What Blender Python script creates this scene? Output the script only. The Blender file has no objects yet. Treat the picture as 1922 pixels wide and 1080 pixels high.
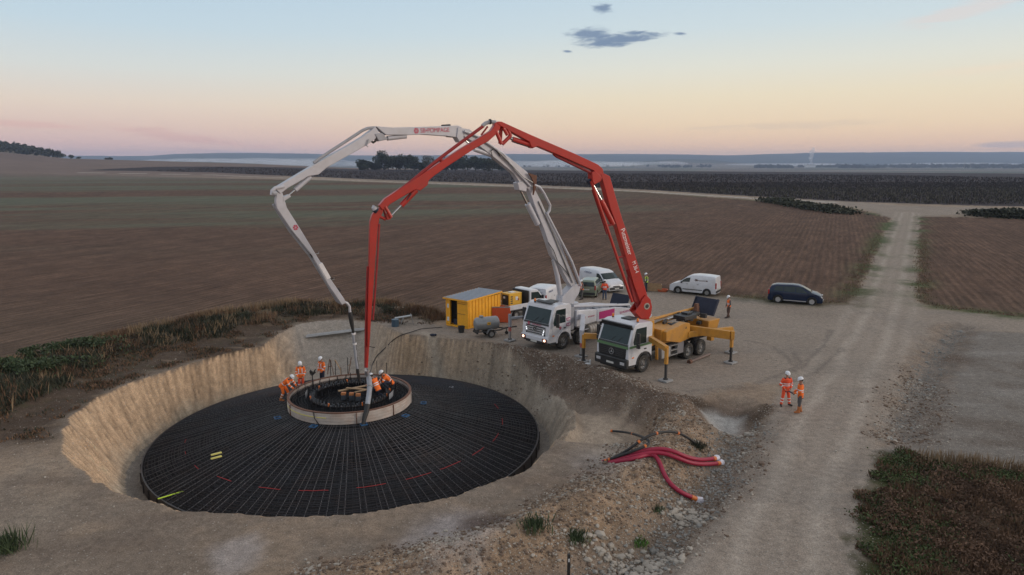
import bpy, math, random
import numpy as np
from mathutils import Vector, Matrix
rnd = random.Random(7); PI = math.pi
S = bpy.context.scene; COL = S.collection
# ------------------------------------------------------------------ camera
F = 1300.0; PITCH = math.atan((540-304.5)/F); CH = 12.2
cam_d = bpy.data.cameras.new('camera'); cam = bpy.data.objects.new('camera', cam_d); COL.objects.link(cam)
cam_d.sensor_width = 36; cam_d.lens = 36*F/1922; cam_d.clip_end = 40000; cam_d.clip_start = 0.5
cam.location = (0, 0, CH); cam.rotation_euler = (PI/2-PITCH, 0, 0); S.camera = cam
def ray(px, py):
    u = (px-961)/F; v = (540-py)/F
    return Vector((u, math.cos(PITCH)+v*math.sin(PITCH), -math.sin(PITCH)+v*math.cos(PITCH)))
def G(px, py, z=0.0):                      # survey point: where a sight line from the drone meets height z
    r = ray(px, py); t = (z-CH)/r.z
    return Vector((r.x*t, r.y*t, z))
# ------------------------------------------------------------------ materials
def L(r, g, b):                            # sRGB 0-255 -> linear
    f = lambda c: (c/255/12.92 if c <= 10 else ((c/255+.055)/1.055)**2.4)
    return (f(r), f(g), f(b), 1)
MATS = {}
def mat(name, col, rough=.55, metal=0.0, noise=.12, scale=6.0, bump=0.0, dirt=None, dirt_amt=.35, emit=None, es=0, coat=0, spec=.5):
    if name in MATS: return MATS[name]
    m = bpy.data.materials.new(name); m.use_nodes = True; MATS[name] = m
    nt = m.node_tree; N = nt.nodes; K = nt.links; b = N['Principled BSDF']
    tc = N.new('ShaderNodeTexCoord')
    n = N.new('ShaderNodeTexNoise'); n.inputs['Scale'].default_value = scale; n.inputs['Detail'].default_value = 6; n.inputs['Roughness'].default_value = .65
    K.new(tc.outputs['Object'], n.inputs['Vector'])
    mr = N.new('ShaderNodeMapRange'); mr.inputs[1].default_value = .25; mr.inputs[2].default_value = .75; mr.inputs[3].default_value = 1-noise; mr.inputs[4].default_value = 1+noise
    K.new(n.outputs['Fac'], mr.inputs[0])
    mx = N.new('ShaderNodeVectorMath'); mx.operation = 'SCALE'; mx.inputs[0].default_value = col[:3]
    K.new(mr.outputs[0], mx.inputs['Scale']); out = mx.outputs[0]
    if dirt:
        n2 = N.new('ShaderNodeTexNoise'); n2.inputs['Scale'].default_value = scale*.45; n2.inputs['Detail'].default_value = 9; n2.inputs['Roughness'].default_value = .72
        K.new(tc.outputs['Object'], n2.inputs['Vector'])
        r2 = N.new('ShaderNodeMapRange'); r2.inputs[1].default_value = .47; r2.inputs[2].default_value = .72; r2.inputs[3].default_value = 0; r2.inputs[4].default_value = dirt_amt
        K.new(n2.outputs['Fac'], r2.inputs[0])
        mm = N.new('ShaderNodeMix'); mm.data_type = 'RGBA'; K.new(r2.outputs[0], mm.inputs[0]); K.new(out, mm.inputs[6]); mm.inputs[7].default_value = dirt
        out = mm.outputs[2]
    K.new(out, b.inputs['Base Color']); b.inputs['Roughness'].default_value = rough; b.inputs['Metallic'].default_value = metal
    b.inputs['Coat Weight'].default_value = coat; b.inputs['Specular IOR Level'].default_value = spec
    if bump:
        bp = N.new('ShaderNodeBump'); bp.inputs['Strength'].default_value = bump; bp.inputs['Distance'].default_value = .02
        K.new(n.outputs['Fac'], bp.inputs['Height']); K.new(bp.outputs[0], b.inputs['Normal'])
    if emit: b.inputs['Emission Color'].default_value = emit; b.inputs['Emission Strength'].default_value = es
    return m
# ------------------------------------------------------------------ numpy noise
def _h(i, j, s):
    n = (i*374761393 + j*668265263 + s*1442695041) & 0x7fffffff
    n = ((n ^ (n >> 13))*1274126177) & 0x7fffffff
    return ((n ^ (n >> 16)) & 0xffff)/65535.0
def vn(x, y, s=0):
    xi = np.floor(x).astype(np.int64); yi = np.floor(y).astype(np.int64); fx = x-xi; fy = y-yi
    fx = fx*fx*(3-2*fx); fy = fy*fy*(3-2*fy)
    a = _h(xi, yi, s); b = _h(xi+1, yi, s); c = _h(xi, yi+1, s); d = _h(xi+1, yi+1, s)
    return a+(b-a)*fx+(c-a)*fy+(a-b-c+d)*fx*fy
def fbm(x, y, o=4, s=0):
    t = 0; a = .5; w = 0
    for k in range(o):
        t = t+a*vn(x*2**k+13.7*k, y*2**k-7.1*k, s+k); w += a; a *= .5
    return t/w-.5
def ss(a, b, x):
    t = np.clip((x-a)/(b-a), 0, 1); return t*t*(3-2*t)
def pdist(x, y, P):                       # distance to an open polyline + fraction along it
    best = np.full(x.shape, 1e9); fr = np.zeros(x.shape); n = len(P)-1
    for i in range(n):
        ax, ay = P[i][:2]; bx, by = P[i+1][:2]; dx = bx-ax; dy = by-ay
        t = np.clip(((x-ax)*dx+(y-ay)*dy)/(dx*dx+dy*dy), 0, 1)
        d = np.hypot(x-ax-t*dx, y-ay-t*dy); m = d < best
        best = np.where(m, d, best); fr = np.where(m, (i+t)/n, fr)
    return best, fr
def sdf(x, y, P):                         # signed distance to a polygon, negative inside
    d, _ = pdist(x, y, list(P)+[P[0]]); ins = np.zeros(x.shape, bool); n = len(P)
    for i in range(n):
        ax, ay = P[i][:2]; bx, by = P[(i+1) % n][:2]
        if ay == by: continue
        c = ((ay > y) != (by > y)) & (x < (bx-ax)*(y-ay)/(by-ay)+ax)
        ins ^= c
    return np.where(ins, -d, d)
# ------------------------------------------------------------------ objects
def tag(o, label=None, cat=None, group=None, kind=None):
    if label: o['label'] = label
    if cat: o['category'] = cat
    if group: o['group'] = group
    if kind: o['kind'] = kind
    return o
def empty(name, loc, rz=0, label=None, cat=None, group=None):
    o = bpy.data.objects.new(name, None); COL.objects.link(o); o.location = loc; o.rotation_euler = (0, 0, rz); o.empty_display_size = .3
    return tag(o, label, cat, group)
def link_mesh(name, me, m, parent=None, loc=None):
    o = bpy.data.objects.new(name, me); COL.objects.link(o)
    for q in (m if isinstance(m, (list, tuple)) else [m]): me.materials.append(q)
    if parent: o.parent = parent
    if loc is not None: o.location = loc
    return o
def np_mesh(name, V, Fq, smooth=True):
    me = bpy.data.meshes.new(name); V = np.asarray(V, np.float32); Fq = np.asarray(Fq, np.int32); k = Fq.shape[1]
    me.vertices.add(len(V)); me.vertices.foreach_set('co', V.ravel())
    me.loops.add(Fq.size); me.loops.foreach_set('vertex_index', Fq.ravel())
    me.polygons.add(len(Fq)); me.polygons.foreach_set('loop_start', np.arange(0, Fq.size, k, dtype=np.int32))
    me.update(calc_edges=True)
    me.polygons.foreach_set('use_smooth', np.full(len(Fq), smooth)); me.update()
    return me
class MB:
    def __init__(s): s.v = []; s.f = []
    def add(s, vs, fs, M=None):
        b = len(s.v); s.v += [tuple((M @ Vector(v)) if M else v) for v in vs]; s.f += [tuple(b+i for i in f) for f in fs]; return s
    def box(s, c, d, rot=None, top=(1, 1)):  # centre, size, optional Euler, top taper
        x, y, z = (q/2 for q in d); tx, ty = top
        vs = [(-x, -y, -z), (x, -y, -z), (x, y, -z), (-x, y, -z), (-x*tx, -y*ty, z), (x*tx, -y*ty, z), (x*tx, y*ty, z), (-x*tx, y*ty, z)]
        fs = [(0, 3, 2, 1), (4, 5, 6, 7), (0, 1, 5, 4), (1, 2, 6, 5), (2, 3, 7, 6), (3, 0, 4, 7)]
        M = Matrix.Translation(c)
        if rot is not None: M = M @ (rot if isinstance(rot, Matrix) else Matrix.Rotation(rot[2], 4, 'Z') @ Matrix.Rotation(rot[1], 4, 'Y') @ Matrix.Rotation(rot[0], 4, 'X'))
        return s.add(vs, fs, M)
    def beam(s, a, b, w, h, w2=None, h2=None, up=(0, 0, 1)):   # box section bar from a to b
        a = Vector(a); b = Vector(b); d = (b-a).normalized(); u = Vector(up)
        sd = d.cross(u)
        if sd.length < 1e-4: sd = d.cross(Vector((1, 0, 0)))
        sd.normalize(); u = sd.cross(d).normalized(); w2 = w2 or w; h2 = h2 or h
        vs = [a-sd*w/2-u*h/2, a+sd*w/2-u*h/2, a+sd*w/2+u*h/2, a-sd*w/2+u*h/2, b-sd*w2/2-u*h2/2, b+sd*w2/2-u*h2/2, b+sd*w2/2+u*h2/2, b-sd*w2/2+u*h2/2]
        return s.add(vs, [(0, 1, 2, 3), (7, 6, 5, 4), (0, 4, 5, 1), (1, 5, 6, 2), (2, 6, 7, 3), (3, 7, 4, 0)])
    def cyl(s, a, b, r, r2=None, n=14, cap=True):
        a = Vector(a); b = Vector(b); r2 = r if r2 is None else r2; d = (b-a).normalized()
        u = d.orthogonal().normalized(); w = d.cross(u); vs = []
        for P, R in ((a, r), (b, r2)):
            for k in range(n): t = 2*PI*k/n; vs.append(P+(u*math.cos(t)+w*math.sin(t))*R)
        fs = [(k, (k+1) % n, n+(k+1) % n, n+k) for k in range(n)]
        if cap: fs += [tuple(range(n-1, -1, -1)), tuple(range(n, 2*n))]
        return s.add(vs, fs)
    def tube(s, pts, r, n=8):
        P = [Vector(p) for p in pts]; rs = r if isinstance(r, (list, tuple)) else [r]*len(P)
        u = None; vs = []; fs = []
        for i, p in enumerate(P):
            d = (P[min(i+1, len(P)-1)]-P[max(i-1, 0)]).normalized()
            u = d.orthogonal().normalized() if u is None else (u-d*u.dot(d)).normalized()
            w = d.cross(u)
            for k in range(n): t = 2*PI*k/n; vs.append(p+(u*math.cos(t)+w*math.sin(t))*rs[i])
        for i in range(len(P)-1):
            for k in range(n): fs.append((i*n+k, i*n+(k+1) % n, (i+1)*n+(k+1) % n, (i+1)*n+k))
        fs += [tuple(range(n-1, -1, -1)), tuple(range(len(P)*n-n, len(P)*n))]
        return s.add(vs, fs)
    def prism(s, poly, y0, y1, M=None, k=1.0):  # (x,z) outline extruded along y
        n = len(poly); cx = sum(p[0] for p in poly)/n
        vs = [(p[0], y0, p[1]) for p in poly]+[(p[0], y1, p[1]) for p in poly]
        fs = [tuple(range(n)), tuple(range(2*n-1, n-1, -1))]+[((i+1) % n, i, n+i, n+(i+1) % n) for i in range(n)]
        return s.add(vs, fs, M)
    def sphere(s, c, r, n=10, sc=(1, 1, 1), M=None):
        vs = []; fs = []; m = max(4, n//2+1)
        for j in range(m+1):
            t = PI*j/m
            for k in range(n): p = 2*PI*k/n; vs.append((c[0]+r*sc[0]*math.sin(t)*math.cos(p), c[1]+r*sc[1]*math.sin(t)*math.sin(p), c[2]+r*sc[2]*math.cos(t)))
        for j in range(m):
            for k in range(n): fs.append((j*n+k, j*n+n+k, j*n+n+(k+1) % n, j*n+(k+1) % n))
        return s.add(vs, fs, M)
    def lathe(s, prof, M=None, n=24, a0=0, a1=2*PI):   # (r,z) profile about z
        full = abs(a1-a0-2*PI) < 1e-6; m = n if full else n+1; vs = []; fs = []
        for r, z in prof:
            for k in range(m): t = a0+(a1-a0)*k/n; vs.append((r*math.cos(t), r*math.sin(t), z))
        for i in range(len(prof)-1):
            for k in range(n): k2 = (k+1) % m; fs.append((i*m+k, i*m+k2, i*m+m+k2, i*m+m+k))
        return s.add(vs, fs, M)
    def build(s, name, m, parent=None, smooth=35, bevel=0, loc=None, seg=2):
        me = bpy.data.meshes.new(name); me.from_pydata([tuple(v) for v in s.v], [], s.f); me.validate()
        if smooth:
            me.polygons.foreach_set('use_smooth', [True]*len(me.polygons)); me.set_sharp_from_angle(angle=math.radians(smooth))
        o = link_mesh(name, me, m, parent, loc)
        if bevel:
            b = o.modifiers.new('bevel', 'BEVEL'); b.width = bevel; b.segments = seg; b.limit_method = 'ANGLE'; b.angle_limit = .5; b.harden_normals = False
        return o
def text(s, size, M, m, parent, name='lettering', ext=.004, shear=0, bold=0, align='CENTER', sx=1):
    c = bpy.data.curves.new(name, 'FONT'); c.body = s; c.size = size; c.extrude = ext; c.align_x = align; c.align_y = 'CENTER'; c.shear = shear; c.offset = bold
    o0 = bpy.data.objects.new('tmp_text', c); COL.objects.link(o0); bpy.context.view_layer.update()
    me = bpy.data.meshes.new_from_object(o0.evaluated_get(bpy.context.evaluated_depsgraph_get())); me.name = name; bpy.data.objects.remove(o0); bpy.data.curves.remove(c)
    if not me.materials: me.materials.append(m)
    else: me.materials[0] = m
    for p in me.polygons: p.material_index = 0
    o = bpy.data.objects.new(name, me); COL.objects.link(o); o.parent = parent; o.matrix_local = M @ Matrix.Scale(sx, 4, (1, 0, 0)); return o
def face_M(p, right, up):                 # a frame lying on a surface: text reads along `right`
    r = Vector(right).normalized(); u = Vector(up); u = (u-r*u.dot(r)).normalized(); n = r.cross(u)
    return Matrix(((r.x, u.x, n.x, p[0]), (r.y, u.y, n.y, p[1]), (r.z, u.z, n.z, p[2]), (0, 0, 0, 1)))
# ------------------------------------------------------------------ sky and light
SUN_AZ = math.radians(100); SUN_EL = math.radians(7)      # to the right of the view, low
def make_world():
    w = bpy.data.worlds.new('World'); S.world = w; w.use_nodes = True; N = w.node_tree.nodes; K = w.node_tree.links; N.clear()
    out = N.new('ShaderNodeOutputWorld'); bg = N.new('ShaderNodeBackground'); K.new(bg.outputs[0], out.inputs[0])
    sky = N.new('ShaderNodeTexSky'); sky.sky_type = 'NISHITA'; sky.sun_disc = False; sky.sun_elevation = math.radians(2.0); sky.sun_rotation = SUN_AZ
    sky.altitude = 100; sky.air_density = 1.0; sky.dust_density = 1.0; sky.ozone_density = 2.0
    tc = N.new('ShaderNodeTexCoord'); sp = N.new('ShaderNodeSeparateXYZ'); K.new(tc.outputs['Generated'], sp.inputs[0])
    def M(op, a, b=None, c=None):
        n = N.new('ShaderNodeMath'); n.operation = op
        for i, q in enumerate((a, b, c)):
            if q is None: continue
            if isinstance(q, (int, float)): n.inputs[i].default_value = q
            else: K.new(q, n.inputs[i])
        return n.outputs[0]
    def ramp(fac, stops):
        r = N.new('ShaderNodeValToRGB'); e = r.color_ramp.elements
        while len(e) < len(stops): e.new(.5)
        for i, (p, c) in enumerate(stops): e[i].position = p; e[i].color = c
        r.color_ramp.interpolation = 'EASE' if False else 'LINEAR'; K.new(fac, r.inputs[0]); return r.outputs[0]
    el = M('DEGREES', M('ARCSINE', sp.outputs[2]))
    f = M('MULTIPLY_ADD', el, 1/45, .05)   # -2.25 deg .. 42.75 deg
    q = lambda d: (d/45+.05)
    left = ramp(f, [(0, L(200, 170, 165)), (q(0), L(216, 180, 176)), (q(1.3), L(218, 184, 176)), (q(2.6), L(221, 194, 180)), (q(4.2), L(222, 206, 190)), (q(6.5), L(208, 211, 207)), (q(9.5), L(188, 206, 216)), (q(13), L(176, 199, 216)), (q(22), L(180, 192, 205)), (.99, L(186, 188, 194))])
    right = ramp(f, [(0, L(205, 175, 155)), (q(0), L(238, 192, 162)), (q(1.2), L(238, 198, 166)), (q(2.8), L(236, 210, 176)), (q(5), L(230, 216, 188)), (q(7.2), L(219, 218, 205)), (q(10), L(199, 212, 216)), (q(13), L(186, 205, 217)), (q(22), L(186, 196, 206)), (.99, L(190, 190, 194))])
    az = M('ARCTAN2', sp.outputs[0], sp.outputs[1])          # 0 ahead, + to the right
    fr = M('SMOOTH_MIN', M('MAXIMUM', M('MULTIPLY_ADD', az, .72, .5), 0), 1, .1)
    fr = N.new('ShaderNodeMapRange'); fr.inputs[1].default_value = -.62; fr.inputs[2].default_value = .35; fr.interpolation_type = 'SMOOTHSTEP'; K.new(az, fr.inputs[0])
    mx = N.new('ShaderNodeMix'); mx.data_type = 'RGBA'; K.new(fr.outputs[0], mx.inputs[0]); K.new(left, mx.inputs[6]); K.new(right, mx.inputs[7]); col = mx.outputs[2]
    # clouds: (azimuth, elevation) space, wisps of cloud drawn with stretched noise
    cv = N.new('ShaderNodeCombineXYZ'); K.new(az, cv.inputs[0]); K.new(M('RADIANS', el), cv.inputs[1])
    def cloud(a0, e0, ra, re, tilt, sx, sy, lo, hi, amt, color, col):
        dx = M('SUBTRACT', az, math.radians(a0)); dy = M('SUBTRACT', M('RADIANS', el), math.radians(e0)); dy = M('SUBTRACT', dy, M('MULTIPLY', dx, tilt))
        d = M('SQRT', M('ADD', M('POWER', M('DIVIDE', dx, math.radians(ra)), 2), M('POWER', M('DIVIDE', dy, math.radians(re)), 2)))
        mp = N.new('ShaderNodeMapping'); mp.inputs['Scale'].default_value = (sx, sy, 1); K.new(cv.outputs[0], mp.inputs[0])
        n = N.new('ShaderNodeTexNoise'); n.inputs['Scale'].default_value = 1; n.inputs['Detail'].default_value = 7; n.inputs['Roughness'].default_value = .6; n.inputs['Distortion'].default_value = .6; K.new(mp.outputs[0], n.inputs['Vector'])
        v = M('SUBTRACT', M('MULTIPLY_ADD', n.outputs['Fac'], 2.2, -.1), d)
        r = N.new('ShaderNodeMapRange'); r.inputs[1].default_value = lo; r.inputs[2].default_value = hi; r.inputs[4].default_value = amt; r.interpolation_type = 'SMOOTHSTEP'; K.new(v, r.inputs[0])
        x = N.new('ShaderNodeMix'); x.data_type = 'RGBA'; K.new(r.outputs[0], x.inputs[0]); K.new(col, x.inputs[6]); x.inputs[7].default_value = color; return x.outputs[2]
    def ae(px, py):
        r = ray(px, py).normalized(); return math.degrees(math.atan2(r.x, r.y)), math.degrees(math.asin(r.z))
    dk = L(118, 137, 162)
    for (px, py, ra, re, tl) in ((1110, 65, 1.9, .50, -.05), (1150, 76, 2.6, .50, .1), (1190, 74, 2.2, .32, .15), (1135, 80, 1.4, .4, .1), (1133, 16, .8, .42, -.1), (1065, 97, .45, .12, .0), (1277, 64, .5, .13, 0), (1195, 62, 1.0, .14, 0)):
        a, e = ae(px, py); col = cloud(a, e, ra, re, tl, 40, 130, -.25, .75, .95, dk, col)
    for (px, py, ra, re, tl, c, am) in ((1830, 14, 6, .7, .22, L(216, 205, 200), .6), (1880, 128, 5, .45, .05, L(232, 214, 190), .5), (330, 255, 7, .5, -.13, L(205, 158, 155), .38), (60, 234, 5, .28, -.05, L(214, 165, 158), .4), (420, 285, 5, .2, -.05, L(170, 156, 172), .4), (1900, 272, 3, .3, .05, L(165, 160, 172), .6), (1480, 236, 9, .4, .02, L(205, 185, 168), .35)):
        a, e = ae(px, py); col = cloud(a, e, ra, re, tl, 14, 160, .0, .8, am, c, col)
    nb = N.new('ShaderNodeVectorMath'); nb.operation = 'SCALE'; nb.inputs['Scale'].default_value = .10; K.new(sky.outputs[0], nb.inputs[0])
    mz = N.new('ShaderNodeMix'); mz.data_type = 'RGBA'; mz.inputs[0].default_value = .08; K.new(col, mz.inputs[6]); K.new(nb.outputs[0], mz.inputs[7])
    K.new(mz.outputs[2], bg.inputs[0]); bg.inputs[1].default_value = 1.0
    w.cycles.sampling_method = 'AUTOMATIC'
make_world()
sl = bpy.data.lights.new('sun', 'SUN'); sl.energy = 1.05; sl.angle = math.radians(18); sl.color = (1.0, .84, .70)
so = bpy.data.objects.new('sun', sl); COL.objects.link(so)
sd = Vector((math.sin(SUN_AZ)*math.cos(math.radians(14)), math.cos(SUN_AZ)*math.cos(math.radians(14)), math.sin(math.radians(14))))
so.rotation_euler = sd.to_track_quat('Z', 'Y').to_euler()
S.view_settings.view_transform = 'Standard'; S.view_settings.look = 'None'; S.view_settings.exposure = 0.28; S.view_settings.gamma = 1
S.cycles.max_bounces = 5; S.cycles.diffuse_bounces = 3; S.cycles.glossy_bounces = 3; S.cycles.volume_bounces = 1; S.cycles.use_denoising = True
# ------------------------------------------------------------------ terrain
CX, CY = -8.93, 36.6; RF = 10.38; ZF = -3.2        # foundation centre, radius, pit floor level
rim_px = [(118, 823, .1), (133, 780, .1), (173, 750, .1), (233, 720, .1), (293, 700, .1), (367, 677, .1), (450, 668, .1), (493, 647, .1), (533, 620, .05), (567, 607, 0), (640, 600, 0), (705, 608, 0), (745, 645, -.1), (775, 652, -.3), (830, 664, -.45), (890, 680, -.6), (950, 697, -.8), (1000, 714, -.95), (1040, 737, -1.05), (1072, 768, -1.15), (1079, 795, -1.2), (1072, 830, -1.2), (1056, 850, -1.15), (1024, 862, -.4), (1000, 871, .05), (950, 893, .05), (850, 925, .1), (700, 952, .1), (560, 962, .1), (400, 958, .1), (300, 945, .1), (240, 928, .1), (185, 903, .1), (140, 868, .1)]
_r = []
for px, py, z in rim_px:
    g = G(px, py, z); _r.append((math.atan2(g.y-CY, g.x-CX), math.hypot(g.x-CX, g.y-CY)))
_r.sort(); _ra = np.array([a for a, _ in _r]); _rr = np.maximum(np.array([b for _, b in _r]), RF+1.35)
def rim_r(th): return np.interp(th, np.r_[_ra-2*PI, _ra, _ra+2*PI], np.r_[_rr, _rr, _rr])
def PG(L_, z=0): return [tuple(G(a, b, z)[:2]) for a, b in L_]
bench = PG([(1020, 722), (1068, 748), (1085, 800), (1060, 856), (1130, 862), (1196, 866), (1225, 838), (1222, 812), (1200, 795), (1150, 770), (1100, 742), (1040, 712), (960, 694), (880, 678), (900, 690)], -1.1)
ledge = PG([(795, 640), (840, 660), (889, 675), (950, 688), (1006, 702), (1045, 722), (1068, 742)], -.6)
hollow = PG([(1292, 768), (1345, 760), (1400, 766), (1425, 786), (1400, 812), (1350, 815), (1312, 800)], -.5)
crust = PG([(1286, 752), (1330, 754), (1385, 763), (1425, 772), (1440, 765)], 0)
crest_n = PG([(745, 634), (830, 640), (950, 652), (1040, 672), (1130, 700), (1210, 735), (1275, 757)], .3)
berm = PG([(1272, 765), (1258, 800), (1225, 850), (1160, 905), (1090, 950), (1010, 985), (930, 1018), (840, 1045), (700, 1075), (500, 1130)], .4)
ditch = PG([(1400, 800), (1370, 850), (1335, 915), (1290, 975), (1225, 1040), (1150, 1100)], -.5)
puddle = PG([(1315, 783), (1345, 779), (1392, 790), (1385, 802), (1345, 806)], -.7)
pudC = G(1350, 788, -.75)
road = PG([(1180, 1160), (1260, 1050), (1340, 950), (1400, 850), (1440, 780), (1475, 720), (1400, 720), (1300, 745), (1210, 730), (1100, 690), (1000, 655), (900, 637), (800, 628), (740, 622), (700, 602), (760, 600), (835, 612), (850, 600), (940, 560), (1000, 540), (1060, 535), (1180, 538), (1260, 548), (1400, 560), (1500, 572), (1590, 572), (1612, 545), (1640, 480), (1665, 425), (1674, 410), (1640, 398), (1560, 383), (1450, 374), (1440, 371), (1560, 377), (1700, 387), (1850, 390), (1960, 396), (1960, 403), (1830, 402), (1730, 405), (1724, 470), (1718, 560), (1740, 580), (1922, 597), (2100, 612), (2100, 640), (1922, 625), (1780, 618), (1735, 640), (1700, 720), (1665, 800), (1645, 860), (1632, 960), (1618, 1160)])
field = PG([(-400, 900), (0, 690), (170, 646), (300, 618), (450, 585), (600, 573), (740, 577), (835, 596), (900, 578), (1000, 540), (1060, 532), (1180, 536), (1260, 546), (1400, 559), (1500, 570), (1590, 571), (1612, 545), (1640, 480), (1668, 420), (1672, 410), (1600, 392), (1500, 385), (1440, 378), (1200, 361), (960, 351), (600, 339), (200, 333.5), (-600, 331)])
field_r = PG([(1729, 407), (1990, 411), (2100, 414), (2200, 600), (1922, 595), (1760, 578), (1722, 566), (1724, 470)])
track = PG([(150, 331.5), (400, 332.5), (600, 337), (960, 349.5), (1200, 359.5), (1440, 374), (1560, 380)])
darkf = PG([(160, 329.5), (400, 330), (600, 334), (960, 346), (1200, 356), (1440, 370.5), (1600, 379), (1850, 387), (2600, 400), (2600, 318), (960, 318), (600, 322), (300, 326)])
patch = PG([(1660, 850), (1700, 858), (1800, 868), (1922, 885), (2050, 900), (2100, 1200), (1600, 1200), (1625, 1060), (1632, 980), (1640, 900)])
rightpad = PG([(1735, 640), (1780, 618), (1922, 625), (2300, 650), (2300, 900), (1922, 885), (1800, 868), (1660, 850), (1690, 750)])
rdrain = PG([(1800, 612), (1765, 650), (1735, 700), (1712, 750), (1690, 810)])
weedL = PG([(-300, 800), (0, 690), (90, 668), (200, 640), (300, 618), (420, 592), (560, 575), (640, 572), (740, 575), (830, 592), (838, 604), (780, 600), (700, 592), (600, 595), (520, 607), (440, 625), (350, 645), (250, 672), (170, 700), (90, 745), (0, 790), (-300, 900)])
dirtL = PG([(-400, 780), (0, 690), (170, 640), (400, 600), (560, 575), (700, 585), (840, 600), (800, 612), (640, 598), (560, 606), (500, 640), (450, 666), (360, 676), (230, 718), (120, 790), (100, 822), (0, 838), (-400, 900)])
stain = PG([(800, 985), (860, 968), (940, 968), (960, 985), (950, 1005), (880, 1012), (810, 1005)])
mound_l = G(1000, 645, 0)
def crest_z(u, y):                       # long profile of the plain, hill at the left
    px = u*F+961
    zc = np.interp(px, [-900, 0, 140, 300, 500, 670, 960, 1922, 2500], [70, 28, 17.5, 14, 8.5, 2.6, -.6, -6, -8])
    return zc*ss(420, 1080, y)
def hout(x, y):
    z = np.zeros(x.shape); u = x/np.maximum(y, 1)
    z = z+crest_z(u, y)
    far = ss(80, 200, y)
    z = z+fbm(x/14, y/14, 3, 3)*.25*(1-far)*ss(14, 24, np.hypot(x-8, y-50)/1.0)
    # bench on the right of the pit
    d = sdf(x, y, bench); nb = fbm(x/1.3, y/1.3, 3, 9)*.5
    z = z-1.15*ss(.8, -.45, d+nb*.5); dl, fl = pdist(x, y, ledge); z = z-.75*np.exp(-((dl+nb*.3)/1.0)**2)*ss(0, .3, fl)
    # bank crest and berm
    d, fr = pdist(x, y, crest_n); z = z+.42*np.exp(-((d+nb*.5)/1.1)**2)*(.5+fbm(x/2, y/2, 3, 5)*1.2+ss(0, .25, fr)*.5)
    d, fr = pdist(x, y, berm); hb = (.55+fbm(x/2.5, y/2.5, 3, 11)*.9)*ss(-.02, .25, fr)
    z = z+hb*np.exp(-((d+nb*.4)/1.25)**2)*ss(60, 40, y)
    d, fr = pdist(x, y, ditch); z = z-.6*np.exp(-((d+nb*.3)/.95)**2)
    d = sdf(x, y, hollow); z = z-.7*ss(.5, -1.2, d+nb*.3)
    d, fr = pdist(x, y, rdrain); z = z-.4*np.exp(-(d/1.0)**2)
    d = sdf(x, y, dirtL); z = z+(fbm(x/2.2, y/2.2, 4, 21)*.35)*ss(.5, -1.5, d)
    d = sdf(x, y, weedL); z = z+.35*ss(1.5, -2, d)
    return z
def height(x, y, detail=True):
    th = np.arctan2(y-CY, x-CX); r = np.hypot(x-CX, y-CY); rr = rim_r(th)
    wob = fbm(th*14, r*0+3, 3, 31)*.35*ss(RF+.6, RF+2, r)
    rr2 = rr+wob; ho = hout(x, y)
    t = np.clip((r-(RF+.55))/(rr2-RF-.55), 0, 1)
    prof = np.where(t < .12, t*.5, .06+(t-.12)/.88*.94)
    prof = np.where(rr2-RF > 6, ss(0, 1, t)*.4+t*.6, prof)
    z = ZF+(ho-ZF)*prof
    inw = (t > 0) & (t < 1)
    if detail:
        rake = (np.abs(np.mod(th*27+r*1.1+fbm(th*20, r*.4, 2, 8)*2.5, 1)-.5)*2)      # bucket tooth furrows down the wall
        steep = ss(6, 3.5, rr2-RF)
        z = z-np.where(inw, (rake**1.6*.30*ss(.2, .55, t)+(.55-fbm(x*3, y*3, 3, 43))*.16*ss(.6, .2, t)+fbm(th*60, r*1.3, 3, 41)*.20)*steep*np.sin(PI*np.clip(t, 0, 1))**.5, 0)
        lip = np.exp(-((r-rr2)/.35)**2); z = z+lip*.07*(fbm(x*1.5, y*1.5, 3, 51)+.2)
        rub = rubble(x, y)
        z = z+fbm(x*1.1, y*1.1, 4, 61)*.28*rub+fbm(x*4, y*4, 3, 62)*.09*rub
        z = z+fbm(x*.8, y*.8, 4, 71)*.05*(y < 90)
    return z, t
def rubble(x, y):
    nb = fbm(x/1.5, y/1.5, 3, 19)*1.4
    d1, _ = pdist(x, y, crest_n); d2, _ = pdist(x, y, berm); d3, _ = pdist(x, y, ditch); d4, _ = pdist(x, y, rdrain)
    return np.clip(np.maximum.reduce([ss(1.9, .6, d1+nb), ss(2.3, 1.2, d2+nb), ss(1.9, .7, d3+nb)*.5, ss(.9, .2, pdist(x, y, crust)[0]+nb*.5)*.8, ss(2.0, .6, d4+nb)*.7]), 0, 1)*(y < 70)
def hz(x, y):
    return float(height(np.array([float(x)]), np.array([float(y)]))[0][0])
# fan of columns, rows spaced finer near the works
uu = np.r_[np.linspace(-3, -.86, 60), np.linspace(-.85, .85, 1150), np.linspace(.86, 3, 60)]
yy = np.r_[(25+4)*np.exp(np.arange(0, math.log(100/29), .0023))-25]; yy = np.r_[yy, (yy[-1]+25)*np.exp(np.arange(.011, math.log(1260/100), .011))-25]
UU, YY = np.meshgrid(uu, yy); X = (YY+25)*UU; Y = YY.copy()
Z, T = height(X, Y)
far = ss(1130, 1235, Y); Z = Z-far*22*ss(.1, .35, X/Y+.55)     # plateau edge falls to the valley
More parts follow.
